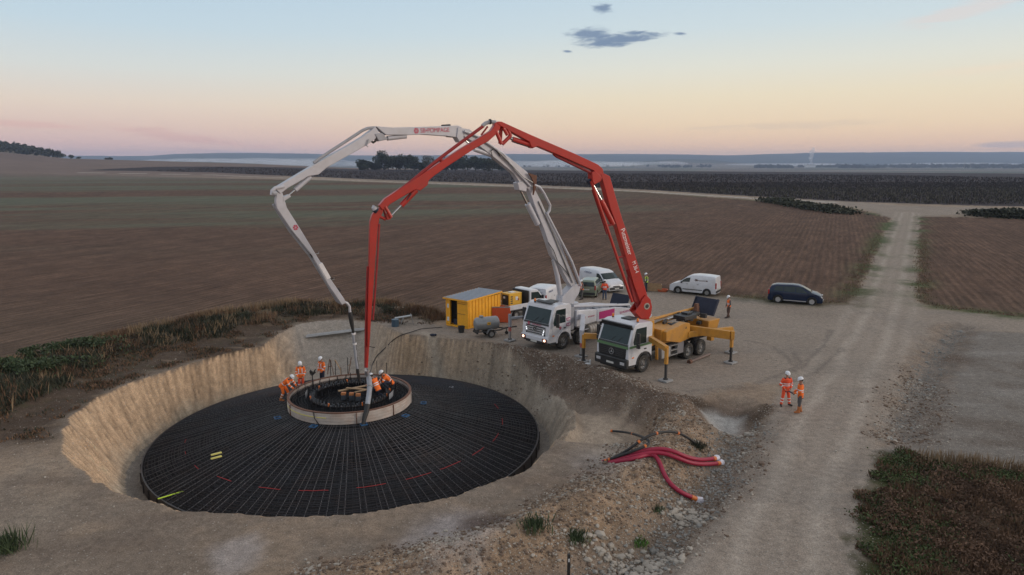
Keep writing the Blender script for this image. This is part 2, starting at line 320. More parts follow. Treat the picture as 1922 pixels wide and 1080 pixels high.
# classification and albedo
def C3(r, g, b): return np.array([r, g, b])
nr, nc = X.shape; ALB = np.zeros((nr, nc, 3)); ALB[:] = C3(.27, .205, .15)
n1 = fbm(X/5, Y/5, 4, 101); n2 = fbm(X/1.2, Y/1.2, 4, 102); n3 = fbm(X/.4, Y/.4, 3, 103); n0 = fbm(X/18, Y/18, 3, 104)
def lay(m, c, var=0.0, nz=None):
    global ALB
    cc = np.asarray(c)*(1+var*(nz if nz is not None else 0))[..., None] if var else np.asarray(c)
    ALB = ALB*(1-m[..., None])+cc*m[..., None]
lay(ss(-.1, .2, n1+n2*.5)*.7, (.36, .285, .215)); lay(ss(.0, .25, n0+n2*.6)*.6, (.17, .14, .115)); lay(ss(.12, .3, fbm(X/3, Y/1.4, 4, 115))*.5, (.15, .115, .09))
edge = n2*1.6+n3*.8
sd_dirtL = sdf(X, Y, dirtL); lay(ss(.8, -.8, sd_dirtL+edge), (.085, .060, .043), .5, n2); lay(ss(.8, -.8, sd_dirtL+edge)*ss(-.02, .22, n1+n3*.5)*.5, (.055, .055, .028)); lay(ss(.8, -.8, sd_dirtL+edge)*ss(.05, .3, fbm(X/3, Y/.8, 4, 109))*.7, (.20, .145, .10))
sd_road = sdf(X, Y, road); ed = (n2*.9+n3*.9)*np.clip(Y/60, .6, 3)
m_road = ss(.45, -.45, sd_road+ed*1.3)
lay(m_road, (.285, .236, .192), .35, n1); 
# wheel tracks on the road: paler, compacted
rc = PG([(1430, 1160), (1480, 950), (1540, 820), (1600, 700), (1650, 600), (1672, 520), (1695, 430), (1704, 400)])
dr, _ = pdist(X, Y, rc)
for off, wd, am in ((1.05, .38, .75), (2.3, .35, .4), (0.0, .3, .25)):
    lay(np.exp(-((dr-off+n1*.8)/wd)**2)*m_road*am, (.39, .335, .28))
lay(m_road*ss(.03, .3, n1+n2*.4)*.35, (.175, .155, .135)); lay(m_road*ss(.1, .35, fbm(X/9, Y/3, 4, 107))*.4, (.18, .16, .145))
arc, _ = pdist(X, Y, PG([(1290, 735), (1420, 720), (1500, 690), (1545, 650), (1560, 620)])); arc2, _ = pdist(X, Y, PG([(1330, 750), (1440, 735), (1530, 700), (1580, 655)])); arc3, _ = pdist(X, Y, PG([(1400, 640), (1450, 650), (1500, 690), (1490, 660)]))
lay(m_road*np.maximum.reduce([np.exp(-((a+n2*.6)/.18)**2) for a in (arc, arc2, arc3)])*.5, (.13, .11, .095))
sd_rp = sdf(X, Y, rightpad); m_rp = ss(.6, -.6, sd_rp+ed); lay(m_rp, (.20, .178, .155), .4, n1); lay(m_rp*ss(-.05, .25, n1+n2*.5)*.65, (.125, .098, .078)); lay(m_rp*ss(.0, .3, fbm(X/4, Y/1.5, 4, 113))*.6, (.27, .25, .225)); dq, fq_ = pdist(X, Y, rdrain); lay(np.exp(-((dq+n2)/.7)**2)*.6, (.33, .31, .28), .5, n3); gg = G(1790, 670); lay(ss(1.2, .3, np.hypot((X-gg.x)/1.3, (Y-gg.y)/2.2)+n2*1.5)*.8, (.09, .06, .045), .5, n3)
m_f = np.maximum(ss(.4, -.4, sdf(X, Y, field)+ed*.8), ss(.4, -.4, sdf(X, Y, field_r)+ed*.8))
lay(m_f, (.104, .062, .042), .6, n2+n1*.6)
lay(m_f*ss(70, 45, Y)*.4, (.125, .092, .065))
# sprouting green streaks across the left of the ploughed field
Xr = X*math.cos(.10)+Y*math.sin(.10)*.2; band = fbm(X/220+3, (Y-X*.15)/42, 4, 111)+.30*fbm(X/40, (Y-X*.3)/6, 4, 112)+.06
gm = m_f*ss(-.06, .25, band)*ss(85, 125, Y)*ss(75, -30, X-Y*.05+n0*60)
lay(gm*.8, (.105, .118, .080))
lay(m_f*ss(300, 420, Y)*ss(-50, -350, X)*.5, (.11, .125, .085))
eg = np.maximum(np.exp(-(sdf(X, Y, field_r)/1.6)**2), np.exp(-(sdf(X, Y, field)/1.7)**2)*ss(18, 24, X))*ss(-.3, .1, n2+.05)
lay(eg*ss(0, .3, .15+n1), (.07, .09, .035)); eg2 = np.exp(-(sdf(X, Y, field)/1.5)**2)*ss(70, 60, Y)*ss(-.25, .1, n2); lay(eg2*.7, (.085, .07, .04))
lay(ss(430, 620, Y+n0*60)*ss(-120, -170, X+Y*.05), (.17, .125, .105), .25, n0)         # brown stubble rising to the hill
lay(ss(600, 700, Y)*ss(-500, -560, X)*ss(.0, .2, fbm(X/220, Y/40, 3, 120))*.6, (.13, .095, .085))
m_d = ss(1.5, -1.5, sdf(X, Y, darkf)+n2*4); lay(m_d*ss(0, .01, m_d), (.035, .027, .029), .6, fbm(X/3, Y/3, 3, 130))
td, _ = pdist(X, Y, track); lay(ss(2.6, 1.6, td), (.42, .38, .33))
sdp = sdf(X, Y, patch); m_p = ss(.5, -.5, sdp+edge); lay(m_p, (.085, .058, .036), .8, n2); lay(m_p*ss(-2.6, -.8, sdp+n2*3)*.8, (.05, .062, .022))
rb = rubble(X, Y); lay(rb*.85, (.19, .138, .10), 1.0, n3); d2, _ = pdist(X, Y, ditch); lay(ss(1.3, .3, d2+n2*1.2)*.7, (.165, .128, .098), .8, n3); lay(ss(.6, -.4, sdf(X, Y, hollow)+n2*.6)*.8, (.20, .15, .115), .4, n2); lay(ss(.8, .1, pdist(X, Y, crust)[0]+n2*.9)*.9, (.075, .052, .036), .6, n3)
d2, _ = pdist(X, Y, berm); lay(ss(2.4, .8, d2+n2)*.75, (.30, .205, .13), .9, n3); d2, _ = pdist(X, Y, crest_n); lay(ss(2.0, .5, d2+n2)*.8, (.125, .088, .066), .8, n3)
lay(ss(.5, -.4, sdf(X, Y, stain)+n2*.8)*.95, (.10, .068, .055)); 
for (a, b, r_, c) in ((860, 1040, 1.6, (.40, .36, .34)), (820, 1010, 1.1, (.36, .32, .30)), (1140, 880, 1.8, (.38, .34, .32)), (440, 1055, .9, (.36, .33, .32)), (60, 990, 1.6, (.28, .23, .18)), (1120, 800, 2.6, (.46, .37, .28)), (1100, 770, 2.0, (.46, .37, .28)), (1130, 835, 2.0, (.42, .34, .26))):
    g = G(a, b, -.3); d = np.hypot(X-g.x, (Y-g.y)*.8); lay(ss(1.3, .2, d/r_+n2*1.6)*.6, c)
lay(ss(.5, -.3, sdf(X, Y, puddle)+n2*.6), (.42, .40, .37))
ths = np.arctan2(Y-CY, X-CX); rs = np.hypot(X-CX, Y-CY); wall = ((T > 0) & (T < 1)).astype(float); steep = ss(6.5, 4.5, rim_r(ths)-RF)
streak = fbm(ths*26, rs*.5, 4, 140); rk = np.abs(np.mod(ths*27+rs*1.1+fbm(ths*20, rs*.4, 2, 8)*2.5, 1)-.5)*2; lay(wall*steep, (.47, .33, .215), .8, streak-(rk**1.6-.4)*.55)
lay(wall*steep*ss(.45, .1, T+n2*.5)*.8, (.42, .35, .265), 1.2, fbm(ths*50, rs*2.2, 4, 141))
side = ss(.3, 1.0, np.cos(ths-.25)); lay(wall*steep*side*.8, (.27, .23, .185), .8, streak)   # right hand wall, turned from the sun: its shade put into the colour
lay(wall*(1-steep)*.8, (.34, .295, .25), .4, n1)
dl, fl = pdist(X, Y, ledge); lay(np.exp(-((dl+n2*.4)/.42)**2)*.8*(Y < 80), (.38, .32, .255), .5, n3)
dl, fl = pdist(X, Y, PG([(1052, 846), (1080, 852), (1110, 857), (1140, 862), (1190, 866)], -1)); lay(np.exp(-((dl+n2*.3)/.28)**2)*.85, (.13, .10, .075), .5, n3)  # dark band painted in for the shade of the low trench beside the bench
lay((T < .09).astype(float)*ss(RF-1, RF+.4, rs)*.85, (.20, .185, .165), .7, n2)
ramp_c = G(640, 640, -1); lay(ss(5.5, 3, np.hypot((X-ramp_c.x)/1.3, Y-ramp_c.y)+n1*4)*wall*.5, (.30, .27, .235))
ALB = np.clip(ALB, .008, .6)
STN = np.clip(rb*.9+m_road*.35*(1-m_f)+wall*.25+.18+m_rp*.3, 0, 1)*(1-m_f)*(1-m_d)
FLD = np.clip(m_f+m_d, 0, 1)*ss(.3, 0, rb)
def terrain_mat():
    m = bpy.data.materials.new('earth'); m.use_nodes = True; nt = m.node_tree; N = nt.nodes; K = nt.links; b = N['Principled BSDF']
    ca = N.new('ShaderNodeAttribute'); ca.attribute_name = 'soil'; cb = N.new('ShaderNodeAttribute'); cb.attribute_name = 'cover'
    sp = N.new('ShaderNodeSeparateColor'); K.new(cb.outputs['Color'], sp.inputs[0])
    geo = N.new('ShaderNodeNewGeometry')
    def noise(sc, det=5, ro=.6, vec=None):
        n = N.new('ShaderNodeTexNoise'); n.inputs['Scale'].default_value = sc; n.inputs['Detail'].default_value = det; n.inputs['Roughness'].default_value = ro; K.new(vec or geo.outputs['Position'], n.inputs['Vector']); return n.outputs['Fac']
    def M(op, a, c=None, d=None):
        n = N.new('ShaderNodeMath'); n.operation = op
        for i, q in enumerate((a, c, d)):
            if q is None: continue
            if isinstance(q, (int, float)): n.inputs[i].default_value = q
            else: K.new(q, n.inputs[i])
        return n.outputs[0]
    def mr(v, a, c, lo, hi):
        n = N.new('ShaderNodeMapRange'); K.new(v, n.inputs[0])
        for i, q in enumerate((a, c, lo, hi)): n.inputs[i+1].default_value = q
        return n.outputs[0]
    def scale(vec, f):
        n = N.new('ShaderNodeVectorMath'); n.operation = 'SCALE'; K.new(vec, n.inputs[0]); K.new(f, n.inputs['Scale']); return n.outputs[0]
    g1 = noise(3.2, 8, .72); g2 = noise(22, 4, .7)
    f1 = M('MULTIPLY', mr(g1, .3, .7, .72, 1.28), mr(g2, .32, .68, .62, 1.38)); col = scale(ca.outputs['Color'], f1)
    # pale flint chips
    vo = N.new('ShaderNodeTexVoronoi'); vo.inputs['Scale'].default_value = 11; K.new(geo.outputs['Position'], vo.inputs['Vector'])
    vc = N.new('ShaderNodeSeparateColor'); K.new(vo.outputs['Color'], vc.inputs[0])
    chip = M('MULTIPLY', mr(vo.outputs['Distance'], .34, .26, 0, 1), M('GREATER_THAN', vc.outputs[0], M('SUBTRACT', 1.02, M('MULTIPLY', sp.outputs[0], .36))))
    vo2 = N.new('ShaderNodeTexVoronoi'); vo2.inputs['Scale'].default_value = 30; K.new(geo.outputs['Position'], vo2.inputs['Vector'])
    vc2 = N.new('ShaderNodeSeparateColor'); K.new(vo2.outputs['Color'], vc2.inputs[0])
    chip2 = M('MULTIPLY', mr(vo2.outputs['Distance'], .4, .25, 0, .7), M('GREATER_THAN', vc2.outputs[0], M('SUBTRACT', 1.0, M('MULTIPLY', sp.outputs[0], .5))))
    chip = M('MAXIMUM', chip, chip2)
    mx = N.new('ShaderNodeMix'); mx.data_type = 'RGBA'; K.new(M('MULTIPLY', chip, .7), mx.inputs[0]); K.new(col, mx.inputs[6]); mx.inputs[7].default_value = (.46, .42, .37, 1); col = mx.outputs[2]
    # plough rows
    mp = N.new('ShaderNodeMapping'); mp.inputs['Rotation'].default_value = (0, 0, math.radians(25)); K.new(geo.outputs['Position'], mp.inputs[0])
    wv = N.new('ShaderNodeTexWave'); wv.inputs['Scale'].default_value = .42; wv.inputs['Distortion'].default_value = 1.6; wv.inputs['Detail'].default_value = 3; wv.inputs['Detail Scale'].default_value = 1.5; K.new(mp.outputs[0], wv.inputs['Vector'])
    st = N.new('ShaderNodeMapping'); st.inputs['Scale'].default_value = (2.2, .16, 1); K.new(mp.outputs[0], st.inputs[0]); sn = noise(1.0, 6, .65, st.outputs[0])
    st2 = N.new('ShaderNodeMapping'); st2.inputs['Scale'].default_value = (.35, .02, 1); K.new(mp.outputs[0], st2.inputs[0]); sn2 = noise(1.0, 5, .6, st2.outputs[0])
    rows = M('MULTIPLY', M('MULTIPLY', mr(wv.outputs['Fac'], 0, 1, .90, 1.10), mr(sn, .3, .7, .66, 1.38)), mr(sn2, .3, .7, .84, 1.18))
    rows = M('ADD', 1, M('MULTIPLY', M('SUBTRACT', rows, 1), sp.outputs[1])); col = scale(col, rows)
    K.new(col, b.inputs['Base Color']); b.inputs['Roughness'].default_value = .95; b.inputs['Specular IOR Level'].default_value = .15
    hgt = M('ADD', M('ADD', M('MULTIPLY', g1, .6), M('MULTIPLY', g2, .22)), M('ADD', M('MULTIPLY', chip, .35), M('MULTIPLY', M('MULTIPLY', wv.outputs['Fac'], sp.outputs[1]), .5)))
    bp = N.new('ShaderNodeBump'); bp.inputs['Strength'].default_value = .8; bp.inputs['Distance'].default_value = .10; K.new(hgt, bp.inputs['Height']); K.new(bp.outputs[0], b.inputs['Normal'])
    return m
EARTH = terrain_mat()
def add_attr(me, alb, cov):
    for nm, A in (('soil', alb), ('cover', cov)):
        a = me.color_attributes.new(nm, 'FLOAT_COLOR', 'POINT'); a.data.foreach_set('color', np.c_[A, np.ones(len(A))].astype(np.float32).ravel())
cls = np.zeros(X.shape, int)           # 0 excavated ground, 1 gravel, 2 ploughed field, 3 dark field, 4 right hand yard, 5 dirt verge
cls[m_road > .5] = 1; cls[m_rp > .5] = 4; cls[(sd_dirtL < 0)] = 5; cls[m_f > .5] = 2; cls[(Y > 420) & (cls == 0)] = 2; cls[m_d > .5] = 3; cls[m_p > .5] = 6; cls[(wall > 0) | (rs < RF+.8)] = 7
idx = np.arange(nr*nc).reshape(nr, nc); Q = np.stack([idx[:-1, :-1], idx[:-1, 1:], idx[1:, 1:], idx[1:, :-1]], -1).reshape(-1, 4); qc = cls[:-1, :-1].ravel()
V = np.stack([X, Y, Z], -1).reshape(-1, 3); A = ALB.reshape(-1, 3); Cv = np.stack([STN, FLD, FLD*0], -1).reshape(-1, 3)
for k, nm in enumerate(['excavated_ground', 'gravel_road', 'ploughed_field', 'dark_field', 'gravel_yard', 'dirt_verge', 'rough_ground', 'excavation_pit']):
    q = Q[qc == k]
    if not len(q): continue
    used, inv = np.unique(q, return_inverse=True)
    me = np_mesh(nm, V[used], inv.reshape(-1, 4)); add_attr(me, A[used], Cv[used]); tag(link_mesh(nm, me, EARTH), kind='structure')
# far country: valley and wooded hills
fu = np.r_[np.linspace(-2.2, -.9, 20), np.linspace(-.88, .88, 520), np.linspace(.9, 2.2, 20)]; fy = 1225*np.exp(np.linspace(0, math.log(10300/1225), 200))
FU, FY = np.meshgrid(fu, fy); FX = FU*(FY+25)+0*FY; PX = FX/FY*F+961
hid = ss(.1, .35, FX/FY+.55)
fz = Z[-1].mean()*0-22*hid+crest_z(FX/FY, FY)*(1-hid)+(crest_z(FX/FY, FY*0+1235.))*hid*ss(1900, 1235, FY)
rid = np.interp(PX, [-1500, 0, 190, 290, 345, 420, 520, 600, 700, 820, 960, 1100, 1240, 1300, 1360, 1430, 1500, 1600, 1700, 1922, 3500], [303, 300, 298.5, 298.5, 295, 292.5, 291, 291.5, 292.5, 292, 290.5, 290, 290, 291.5, 292.5, 290.5, 288.5, 287.5, 286.5, 287, 284])
ridn = rid+fbm(PX/40, PX*0, 4, 200)*1.2
H2 = (304.5-ridn)/F*9200+CH; fz = fz+(H2+22)*ss(6600, 9200, FY+fbm(FX/900, FY/900, 3, 201)*900)*1
r3 = np.interp(PX, [1080, 1180, 1260, 1330, 1380, 1450, 1500], [0, 30, 62, 52, 28, 6, 0]); fz = fz+r3*np.exp(-((FY-6300)/700)**2)
hl = np.interp(PX, [-1200, 0, 60, 110, 150, 175], [40, 13, 9, 3.5, .5, 0]); fz = fz+hl*ss(1240, 1420, FY)*ss(2600, 1800, FY)
fz = fz+fbm(FX/300, FY/300, 4, 202)*6*ss(1800, 4000, FY)
for j in range(6):
    w = j/6; fz[j] = fz[j]*w+(1-w)*np.interp(FX[j], X[-1], Z[-1])
fa = np.zeros(FX.shape+(3,)); fa[:] = (.14, .115, .09)
par = fbm(FX/500, FY/160, 3, 210); fa[par > .08] = (.19, .16, .12); fa[par < -.1] = (.07, .085, .045)
wood = ss(5600, 6300, FY+fbm(FX/500, FY/500, 3, 203)*1500); fa = fa*(1-wood[..., None])+np.array([.03, .042, .028])*wood[..., None]*(1+fbm(FX/120, FY/120, 3, 204)*1.2)[..., None]
fi = np.arange(FX.size).reshape(FX.shape); fq = np.stack([fi[:-1, :-1], fi[:-1, 1:], fi[1:, 1:], fi[1:, :-1]], -1).reshape(-1, 4); qn = (FY[:-1, :-1] < 5600).ravel(); FV = np.stack([FX, FY, fz], -1).reshape(-1, 3)
for nm, sel in (('valley_ground', qn), ('hills', ~qn)):
    used, inv = np.unique(fq[sel], return_inverse=True); me = np_mesh(nm, FV[used], inv.reshape(-1, 4)); add_attr(me, fa.reshape(-1, 3)[used], np.zeros((len(used), 3))); tag(link_mesh(nm, me, EARTH), kind='structure')
# air
def volume_box(name, x0, x1, y0, y1, z0, z1, dens, col, aniso=0):
    b = MB().box(((x0+x1)/2, (y0+y1)/2, (z0+z1)/2), (x1-x0, y1-y0, z1-z0)); m = bpy.data.materials.new(name); m.use_nodes = True; N = m.node_tree.nodes; N.remove(N['Principled BSDF'])
    v = N.new('ShaderNodeVolumePrincipled'); v.inputs['Color'].default_value = col; v.inputs['Density'].default_value = dens; v.inputs['Anisotropy'].default_value = aniso
    m.node_tree.links.new(v.outputs[0], N['Material Output'].inputs['Volume']); o = b.build(name, m, smooth=0); tag(o, kind='stuff'); return o
volume_box('haze', -30000, 30000, -120, 10400, -60, 150, 1.0e-4, (.58, .72, 1, 1), .1)
# ------------------------------------------------------------------ foundation
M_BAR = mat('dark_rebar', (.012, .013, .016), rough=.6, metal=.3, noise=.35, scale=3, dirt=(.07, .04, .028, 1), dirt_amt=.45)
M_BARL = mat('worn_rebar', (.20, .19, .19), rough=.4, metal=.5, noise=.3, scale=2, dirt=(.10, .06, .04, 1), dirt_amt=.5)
M_FORM = mat('dark_steel_form', (.055, .05, .05), rough=.55, metal=.4, noise=.3, scale=1.2, dirt=(.12, .07, .045, 1))
M_PLY = mat('weathered_plywood', (.46, .40, .36), rough=.7, noise=.25, scale=1.6, dirt=(.38, .22, .14, 1), dirt_amt=.6)
M_RUST = mat('rusty_steel', (.14, .065, .04), rough=.8, noise=.35, scale=5)
M_BLACK = mat('black_rubber', (.015, .015, .016), rough=.6, noise=.3, scale=6, dirt=(.07, .06, .05, 1), dirt_amt=.4)
M_WOOD = mat('sawn_timber', (.34, .22, .12), rough=.75, noise=.3, scale=7)
M_WOODD = mat('dark_timber', (.12, .06, .035), rough=.8, noise=.3, scale=7)
M_ORPL = mat('orange_plastic', (.62, .16, .03), rough=.45)
M_WHPL = mat('white_plastic', (.62, .63, .64), rough=.45)
M_REDPAINT = mat('red_marking_spray', (.50, .03, .03), rough=.6)
M_BLUE = mat('blue_plastic', (.03, .11, .24), rough=.45)
M_YEL = mat('yellow_webbing', (.62, .55, .16), rough=.7)
M_LIME = mat('lime_plastic', (.55, .75, .05), rough=.5)
def cz(r): return -.93-(r-3.35)/(RF-3.35)*1.67 if r > 3.35 else -.93
fdn = empty('foundation_reinforcement', (CX, CY, ZF), 0, 'wide black cone of steel reinforcing bars filling the round excavation pit', 'reinforcement')
OZ = -ZF
nrj = np.random.default_rng(3).uniform(-.04, .04, len(np.r_[np.arange(3.5, 6.5, .24), np.arange(6.5, RF-.1, .15)]))
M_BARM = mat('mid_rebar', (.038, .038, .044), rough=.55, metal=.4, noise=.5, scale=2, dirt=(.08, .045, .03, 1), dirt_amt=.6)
def rad_bars(mb, n, r0, r1, dz, w, jit=0, nseg=2):
    for k in range(n):
        a = 2*PI*k/n+rnd.uniform(-jit, jit); c, s_ = math.cos(a), math.sin(a); a2 = a+rnd.uniform(-jit, jit)*.4; c2, s2 = math.cos(a2), math.sin(a2)
        pts = [(r0*c, r0*s_, cz(r0)+dz+OZ), ((r0+r1)/2*c, (r0+r1)/2*s_, cz((r0+r1)/2)+dz+OZ), (r1*c2, r1*s2, cz(r1)+dz+OZ)]
        mb.tube(pts, w, 4)
def ring_bars(mb, rs, dz, w, n=150, jit=0.0):
    for r in rs:
        z = cz(r)+dz+OZ; b = len(mb.v); ph = rnd.random()
        for k in range(n):
            a = 2*PI*(k+ph)/n; rr = r+rnd.uniform(-jit, jit)
            for (dr, dzz) in ((w, 0), (-w, 0), (0, w*1.6)): mb.v.append(((rr+dr)*math.cos(a), (rr+dr)*math.sin(a), z+dzz))
        for k in range(n):
            i = b+k*3; j = b+((k+1) % n)*3
            mb.f += [(i, j, j+2, i+2), (i+1, i+2, j+2, j+1)]
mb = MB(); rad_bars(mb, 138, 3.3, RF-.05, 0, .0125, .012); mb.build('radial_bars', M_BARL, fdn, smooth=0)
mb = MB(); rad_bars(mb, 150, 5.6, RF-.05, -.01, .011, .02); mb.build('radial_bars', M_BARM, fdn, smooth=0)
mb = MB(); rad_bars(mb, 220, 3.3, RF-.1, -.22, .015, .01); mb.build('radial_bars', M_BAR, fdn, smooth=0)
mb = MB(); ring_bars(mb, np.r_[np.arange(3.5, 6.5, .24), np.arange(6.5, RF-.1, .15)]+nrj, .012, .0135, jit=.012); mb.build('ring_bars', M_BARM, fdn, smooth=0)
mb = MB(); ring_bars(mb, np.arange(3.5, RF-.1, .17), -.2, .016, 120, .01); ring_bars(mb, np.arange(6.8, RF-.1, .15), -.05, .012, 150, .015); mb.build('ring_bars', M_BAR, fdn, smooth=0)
mb = MB()                               # bottom mat and stirrups
for k in range(260):
    a = 2*PI*k/260; mb.tube([(2*math.cos(a), 2*math.sin(a), .12), ((RF-.1)*math.cos(a), (RF-.1)*math.sin(a), .12)], .016, 4)
for r in np.arange(3.5, RF-.2, .7):
    for k in range(int(r*11)):
        a = 2*PI*k/int(r*11); mb.tube([(r*math.cos(a), r*math.sin(a), .1), (r*math.cos(a+.01), r*math.sin(a+.01), cz(r)+OZ-.03)], .014, 4)
for r in np.arange(2, RF-.1, .3): pass
mb.build('bottom_mat', M_BAR, fdn, smooth=0)
mb = MB(); mb.lathe([(RF-.02, 0), (RF-.02, cz(RF)+OZ+.05), (RF+.05, cz(RF)+OZ+.05), (RF+.05, 0)], n=120)
for k in range(60):
    a = 2*PI*k/60; mb.box(((RF+.08)*math.cos(a), (RF+.08)*math.sin(a), .3), (.05, .05, .6), (0, 0, a))
mb.build('edge_formwork', M_FORM, fdn)
mb = MB(); mb.lathe([(.1, .02), (RF-.05, .02)], n=90); mb.build('blinding_concrete', mat('blinding_concrete', (.06, .06, .065), noise=.3, scale=1.5, rough=.9), fdn)
# pale verticals of red spray marks: tags laid on the top bars
for (px, py, ln, da) in ((348, 830, .45, 1.2), (348, 852, .35, 1.3), (369, 878, .5, .1), (420, 898, 1.0, 0), (505, 914, 1.05, 0), (588, 917, 1.3, 0), (697, 908, 1.3, 0), (786, 891, 1.3, 0), (846, 872, 1.3, 0), (898, 847, 1.1, 0), (931, 822, 1.1, 0), (943, 793, .9, 0), (932, 765, .8, 0)):
    g = G(px, py, -2.25); r = math.hypot(g.x-CX, g.y-CY); z = cz(r); g = G(px, py, z); dx, dy = g.x-CX, g.y-CY; a = math.atan2(dy, dx); r = math.hypot(dx, dy); z = cz(r)
    mb = MB(); N_ = 7
    mb.tube([(r*math.cos(a+(k/N_-.5)*ln/r), r*math.sin(a+(k/N_-.5)*ln/r), z+OZ+.05+rnd.uniform(-.01, .01)) for k in range(N_+1)], .013, 5)
    mb.build('red_marker', M_REDPAINT, fdn)
for (px, py) in ((588, 801), (761, 781), (521, 785), (683, 797), (795, 757)):
    g = G(px, py, -1.5); r = math.hypot(g.x-CX, g.y-CY); g = G(px, py, cz(r)+.05); mb = MB(); c = (g.x-CX, g.y-CY, g.z-ZF+.02); a = math.atan2(c[1], c[0])
    R = Matrix.Rotation(a, 4, 'Z'); M0 = Matrix.Translation(c) @ R
    for q in ((-.14, 0, .04, .34), (.14, 0, .04, .34)): mb.box((q[0], 0, 0), (.04, .34, .05))
    for q in (-.15, .15): mb.box((0, q, 0), (.28, .04, .05))
    mb.v = [tuple(M0 @ Vector(v)) for v in mb.v]; mb.build('blue_spacer_frame', M_BLUE, fdn)
def floor_bit(name, px, py, z, d, rz, m, label, cat, tilt=0):
    g = G(px, py, z); o = MB().box((0, 0, d[2]/2), d, (0, tilt, 0)).build(name, m, bevel=.006); o.location = g; o.rotation_euler = (0, 0, rz); return tag(o, label, cat)
floor_bit('timber_block', 406, 853, cz(7.2)+.05, (.5, .11, .06), .7, M_YEL, 'upper of the two short pale sticks lying on the left of the bar cone', 'timber')
floor_bit('timber_block', 406, 860, cz(7.3)+.05, (.5, .11, .06), .7, M_YEL, 'lower of the two short pale sticks lying on the left of the bar cone', 'timber')
floor_bit('survey_staff', 321, 930, -2.5, (1.1, .06, .04), .75, M_LIME, 'lime green staff lying over the left edge of the bar cone', 'staff')
floor_bit('white_plate', 846, 728, cz(8.2)+.04, (.35, .2, .05), .2, M_WHPL, 'small white plate lying on bars behind the round formwork', 'plate')
# pedestal formwork
RP = 3.26
frm = empty('pedestal_formwork', (CX, CY, -.93), 0, 'low round plywood formwork ring standing in the middle of the black bars', 'formwork'); frm.scale = (1, 1, .86)
for k in range(10):
    a0 = 2*PI*k/10+.006; a1 = 2*PI*(k+1)/10-.006
    prof = [(RP-.03, .02), (RP+.05, .02)]
    for j in range(4):
        z0 = .03+j*.17; bl = .02*math.sin(PI*(j+.5)/4)
        prof += [(RP+.05+bl, z0), (RP+.065+bl, z0+.02), (RP+.065+bl, z0+.145), (RP+.045+bl, z0+.165)]
    prof += [(RP+.05, .71), (RP-.03, .71), (RP-.03, .02)]
    mb = MB().lathe(prof, n=12, a0=a0, a1=a1); mb.build('formwork_panel', M_PLY, frm, smooth=30)
    mb = MB(); c = a1+.006; mb.box(((RP+.09)*math.cos(c), (RP+.09)*math.sin(c), .36), (.06, .04, .66), (0, 0, c)); mb.build('joint_batten', M_RUST if k % 3 else M_PLY, frm)
MB().lathe([(RP-.05, .715), (RP+.08, .715), (RP+.08, .77), (RP-.05, .77), (RP-.05, .715)], n=80).build('top_rail', M_RUST, frm)
MB().lathe([(RP+.09, .42), (RP+.105, .44), (RP+.09, .48)], n=24, a0=math.radians(205), a1=math.radians(262)).build('ratchet_strap', M_YEL, frm)
def ring_strap(ang, lab=None):
    MB().tube([((RP+.11)*math.cos(ang), (RP+.11)*math.sin(ang), .79), ((RP+.13)*math.cos(ang+.02), (RP+.13)*math.sin(ang+.02), .4), ((RP+.11)*math.cos(ang+.09), (RP+.11)*math.sin(ang+.09), .02)], .022, 5).build('tie_rope', M_BLACK, frm)
ring_strap(math.radians(197)); ring_strap(math.radians(250))
# cage inside the ring
ZT = -.50
cage = empty('anchor_cage', (CX, CY, -1.4), 0, 'ring of anchor bolts and bars standing inside the round formwork', 'anchor cage'); q0 = 1.4
mb = MB()
for k in range(120):
    a = 2*PI*k/120; mb.tube([(2.25*math.cos(a), 2.25*math.sin(a), ZT+q0), (3.2*math.cos(a+.01), 3.2*math.sin(a+.01), ZT+q0-.03)], .014, 4)
for k in range(90):
    a = 2*PI*k/90; mb.tube([(.4*math.cos(a), .4*math.sin(a), -.75+q0), (1.85*math.cos(a), 1.85*math.sin(a), -.75+q0)], .016, 4)
for k in range(150):
    a = 2*PI*k/150; mb.tube([(3.15*math.cos(a), 3.15*math.sin(a), .4), (3.15*math.cos(a), 3.15*math.sin(a), ZT+q0)], .014, 4)
mb.build('radial_bars', M_BAR, cage, smooth=0)
mb = MB()
for r, z in [(r, ZT) for r in np.arange(2.3, 3.2, .15)]+[(r, -.75) for r in np.arange(.4, 1.85, .2)]+[(3.2, z) for z in (-1.2, -1, -.8)]:
    mb.tube([(r*math.cos(2*PI*k/72), r*math.sin(2*PI*k/72), z+q0+.02) for k in range(73)], .014, 4)
mb.build('ring_bars', M_BAR, cage, smooth=0)
for (r, z, w) in ((2.05, -.40, .24), (2.05, -.85, .24)):
    MB().lathe([(r-w/2, z+q0-.02), (r+w/2, z+q0-.02), (r+w/2, z+q0+.02), (r-w/2, z+q0+.02), (r-w/2, z+q0-.02)], n=72).build('flange_plate', M_FORM, cage)
M_BOLT = mat('bolt_sleeve', (.10, .11, .125), rough=.4, metal=.3)
bolt = MB(); bolt.cyl((0, 0, -.9), (0, 0, .14), .022, n=8).cyl((0, 0, -.42), (0, 0, .02), .034, n=8)
mb = MB()
for k in range(96): a = 2*PI*k/96; mb.cyl((1.86*math.cos(a), 1.86*math.sin(a), .1), (1.86*math.cos(a), 1.86*math.sin(a), ZT+q0+rnd.uniform(.15, .32)), .02, n=5).cyl((2.26*math.cos(a), 2.26*math.sin(a), .3), (2.26*math.cos(a), 2.26*math.sin(a), ZT+q0+rnd.uniform(.18, .34)), .02, n=5)
for k in range(60): a = rnd.uniform(0, 2*PI); r = rnd.choice((1.86, 2.0, 2.26, 2.5, 2.8)); mb.cyl((r*math.cos(a), r*math.sin(a), .6), (r*math.cos(a), r*math.sin(a), ZT+q0+rnd.uniform(.2, .5)), .022, n=5)
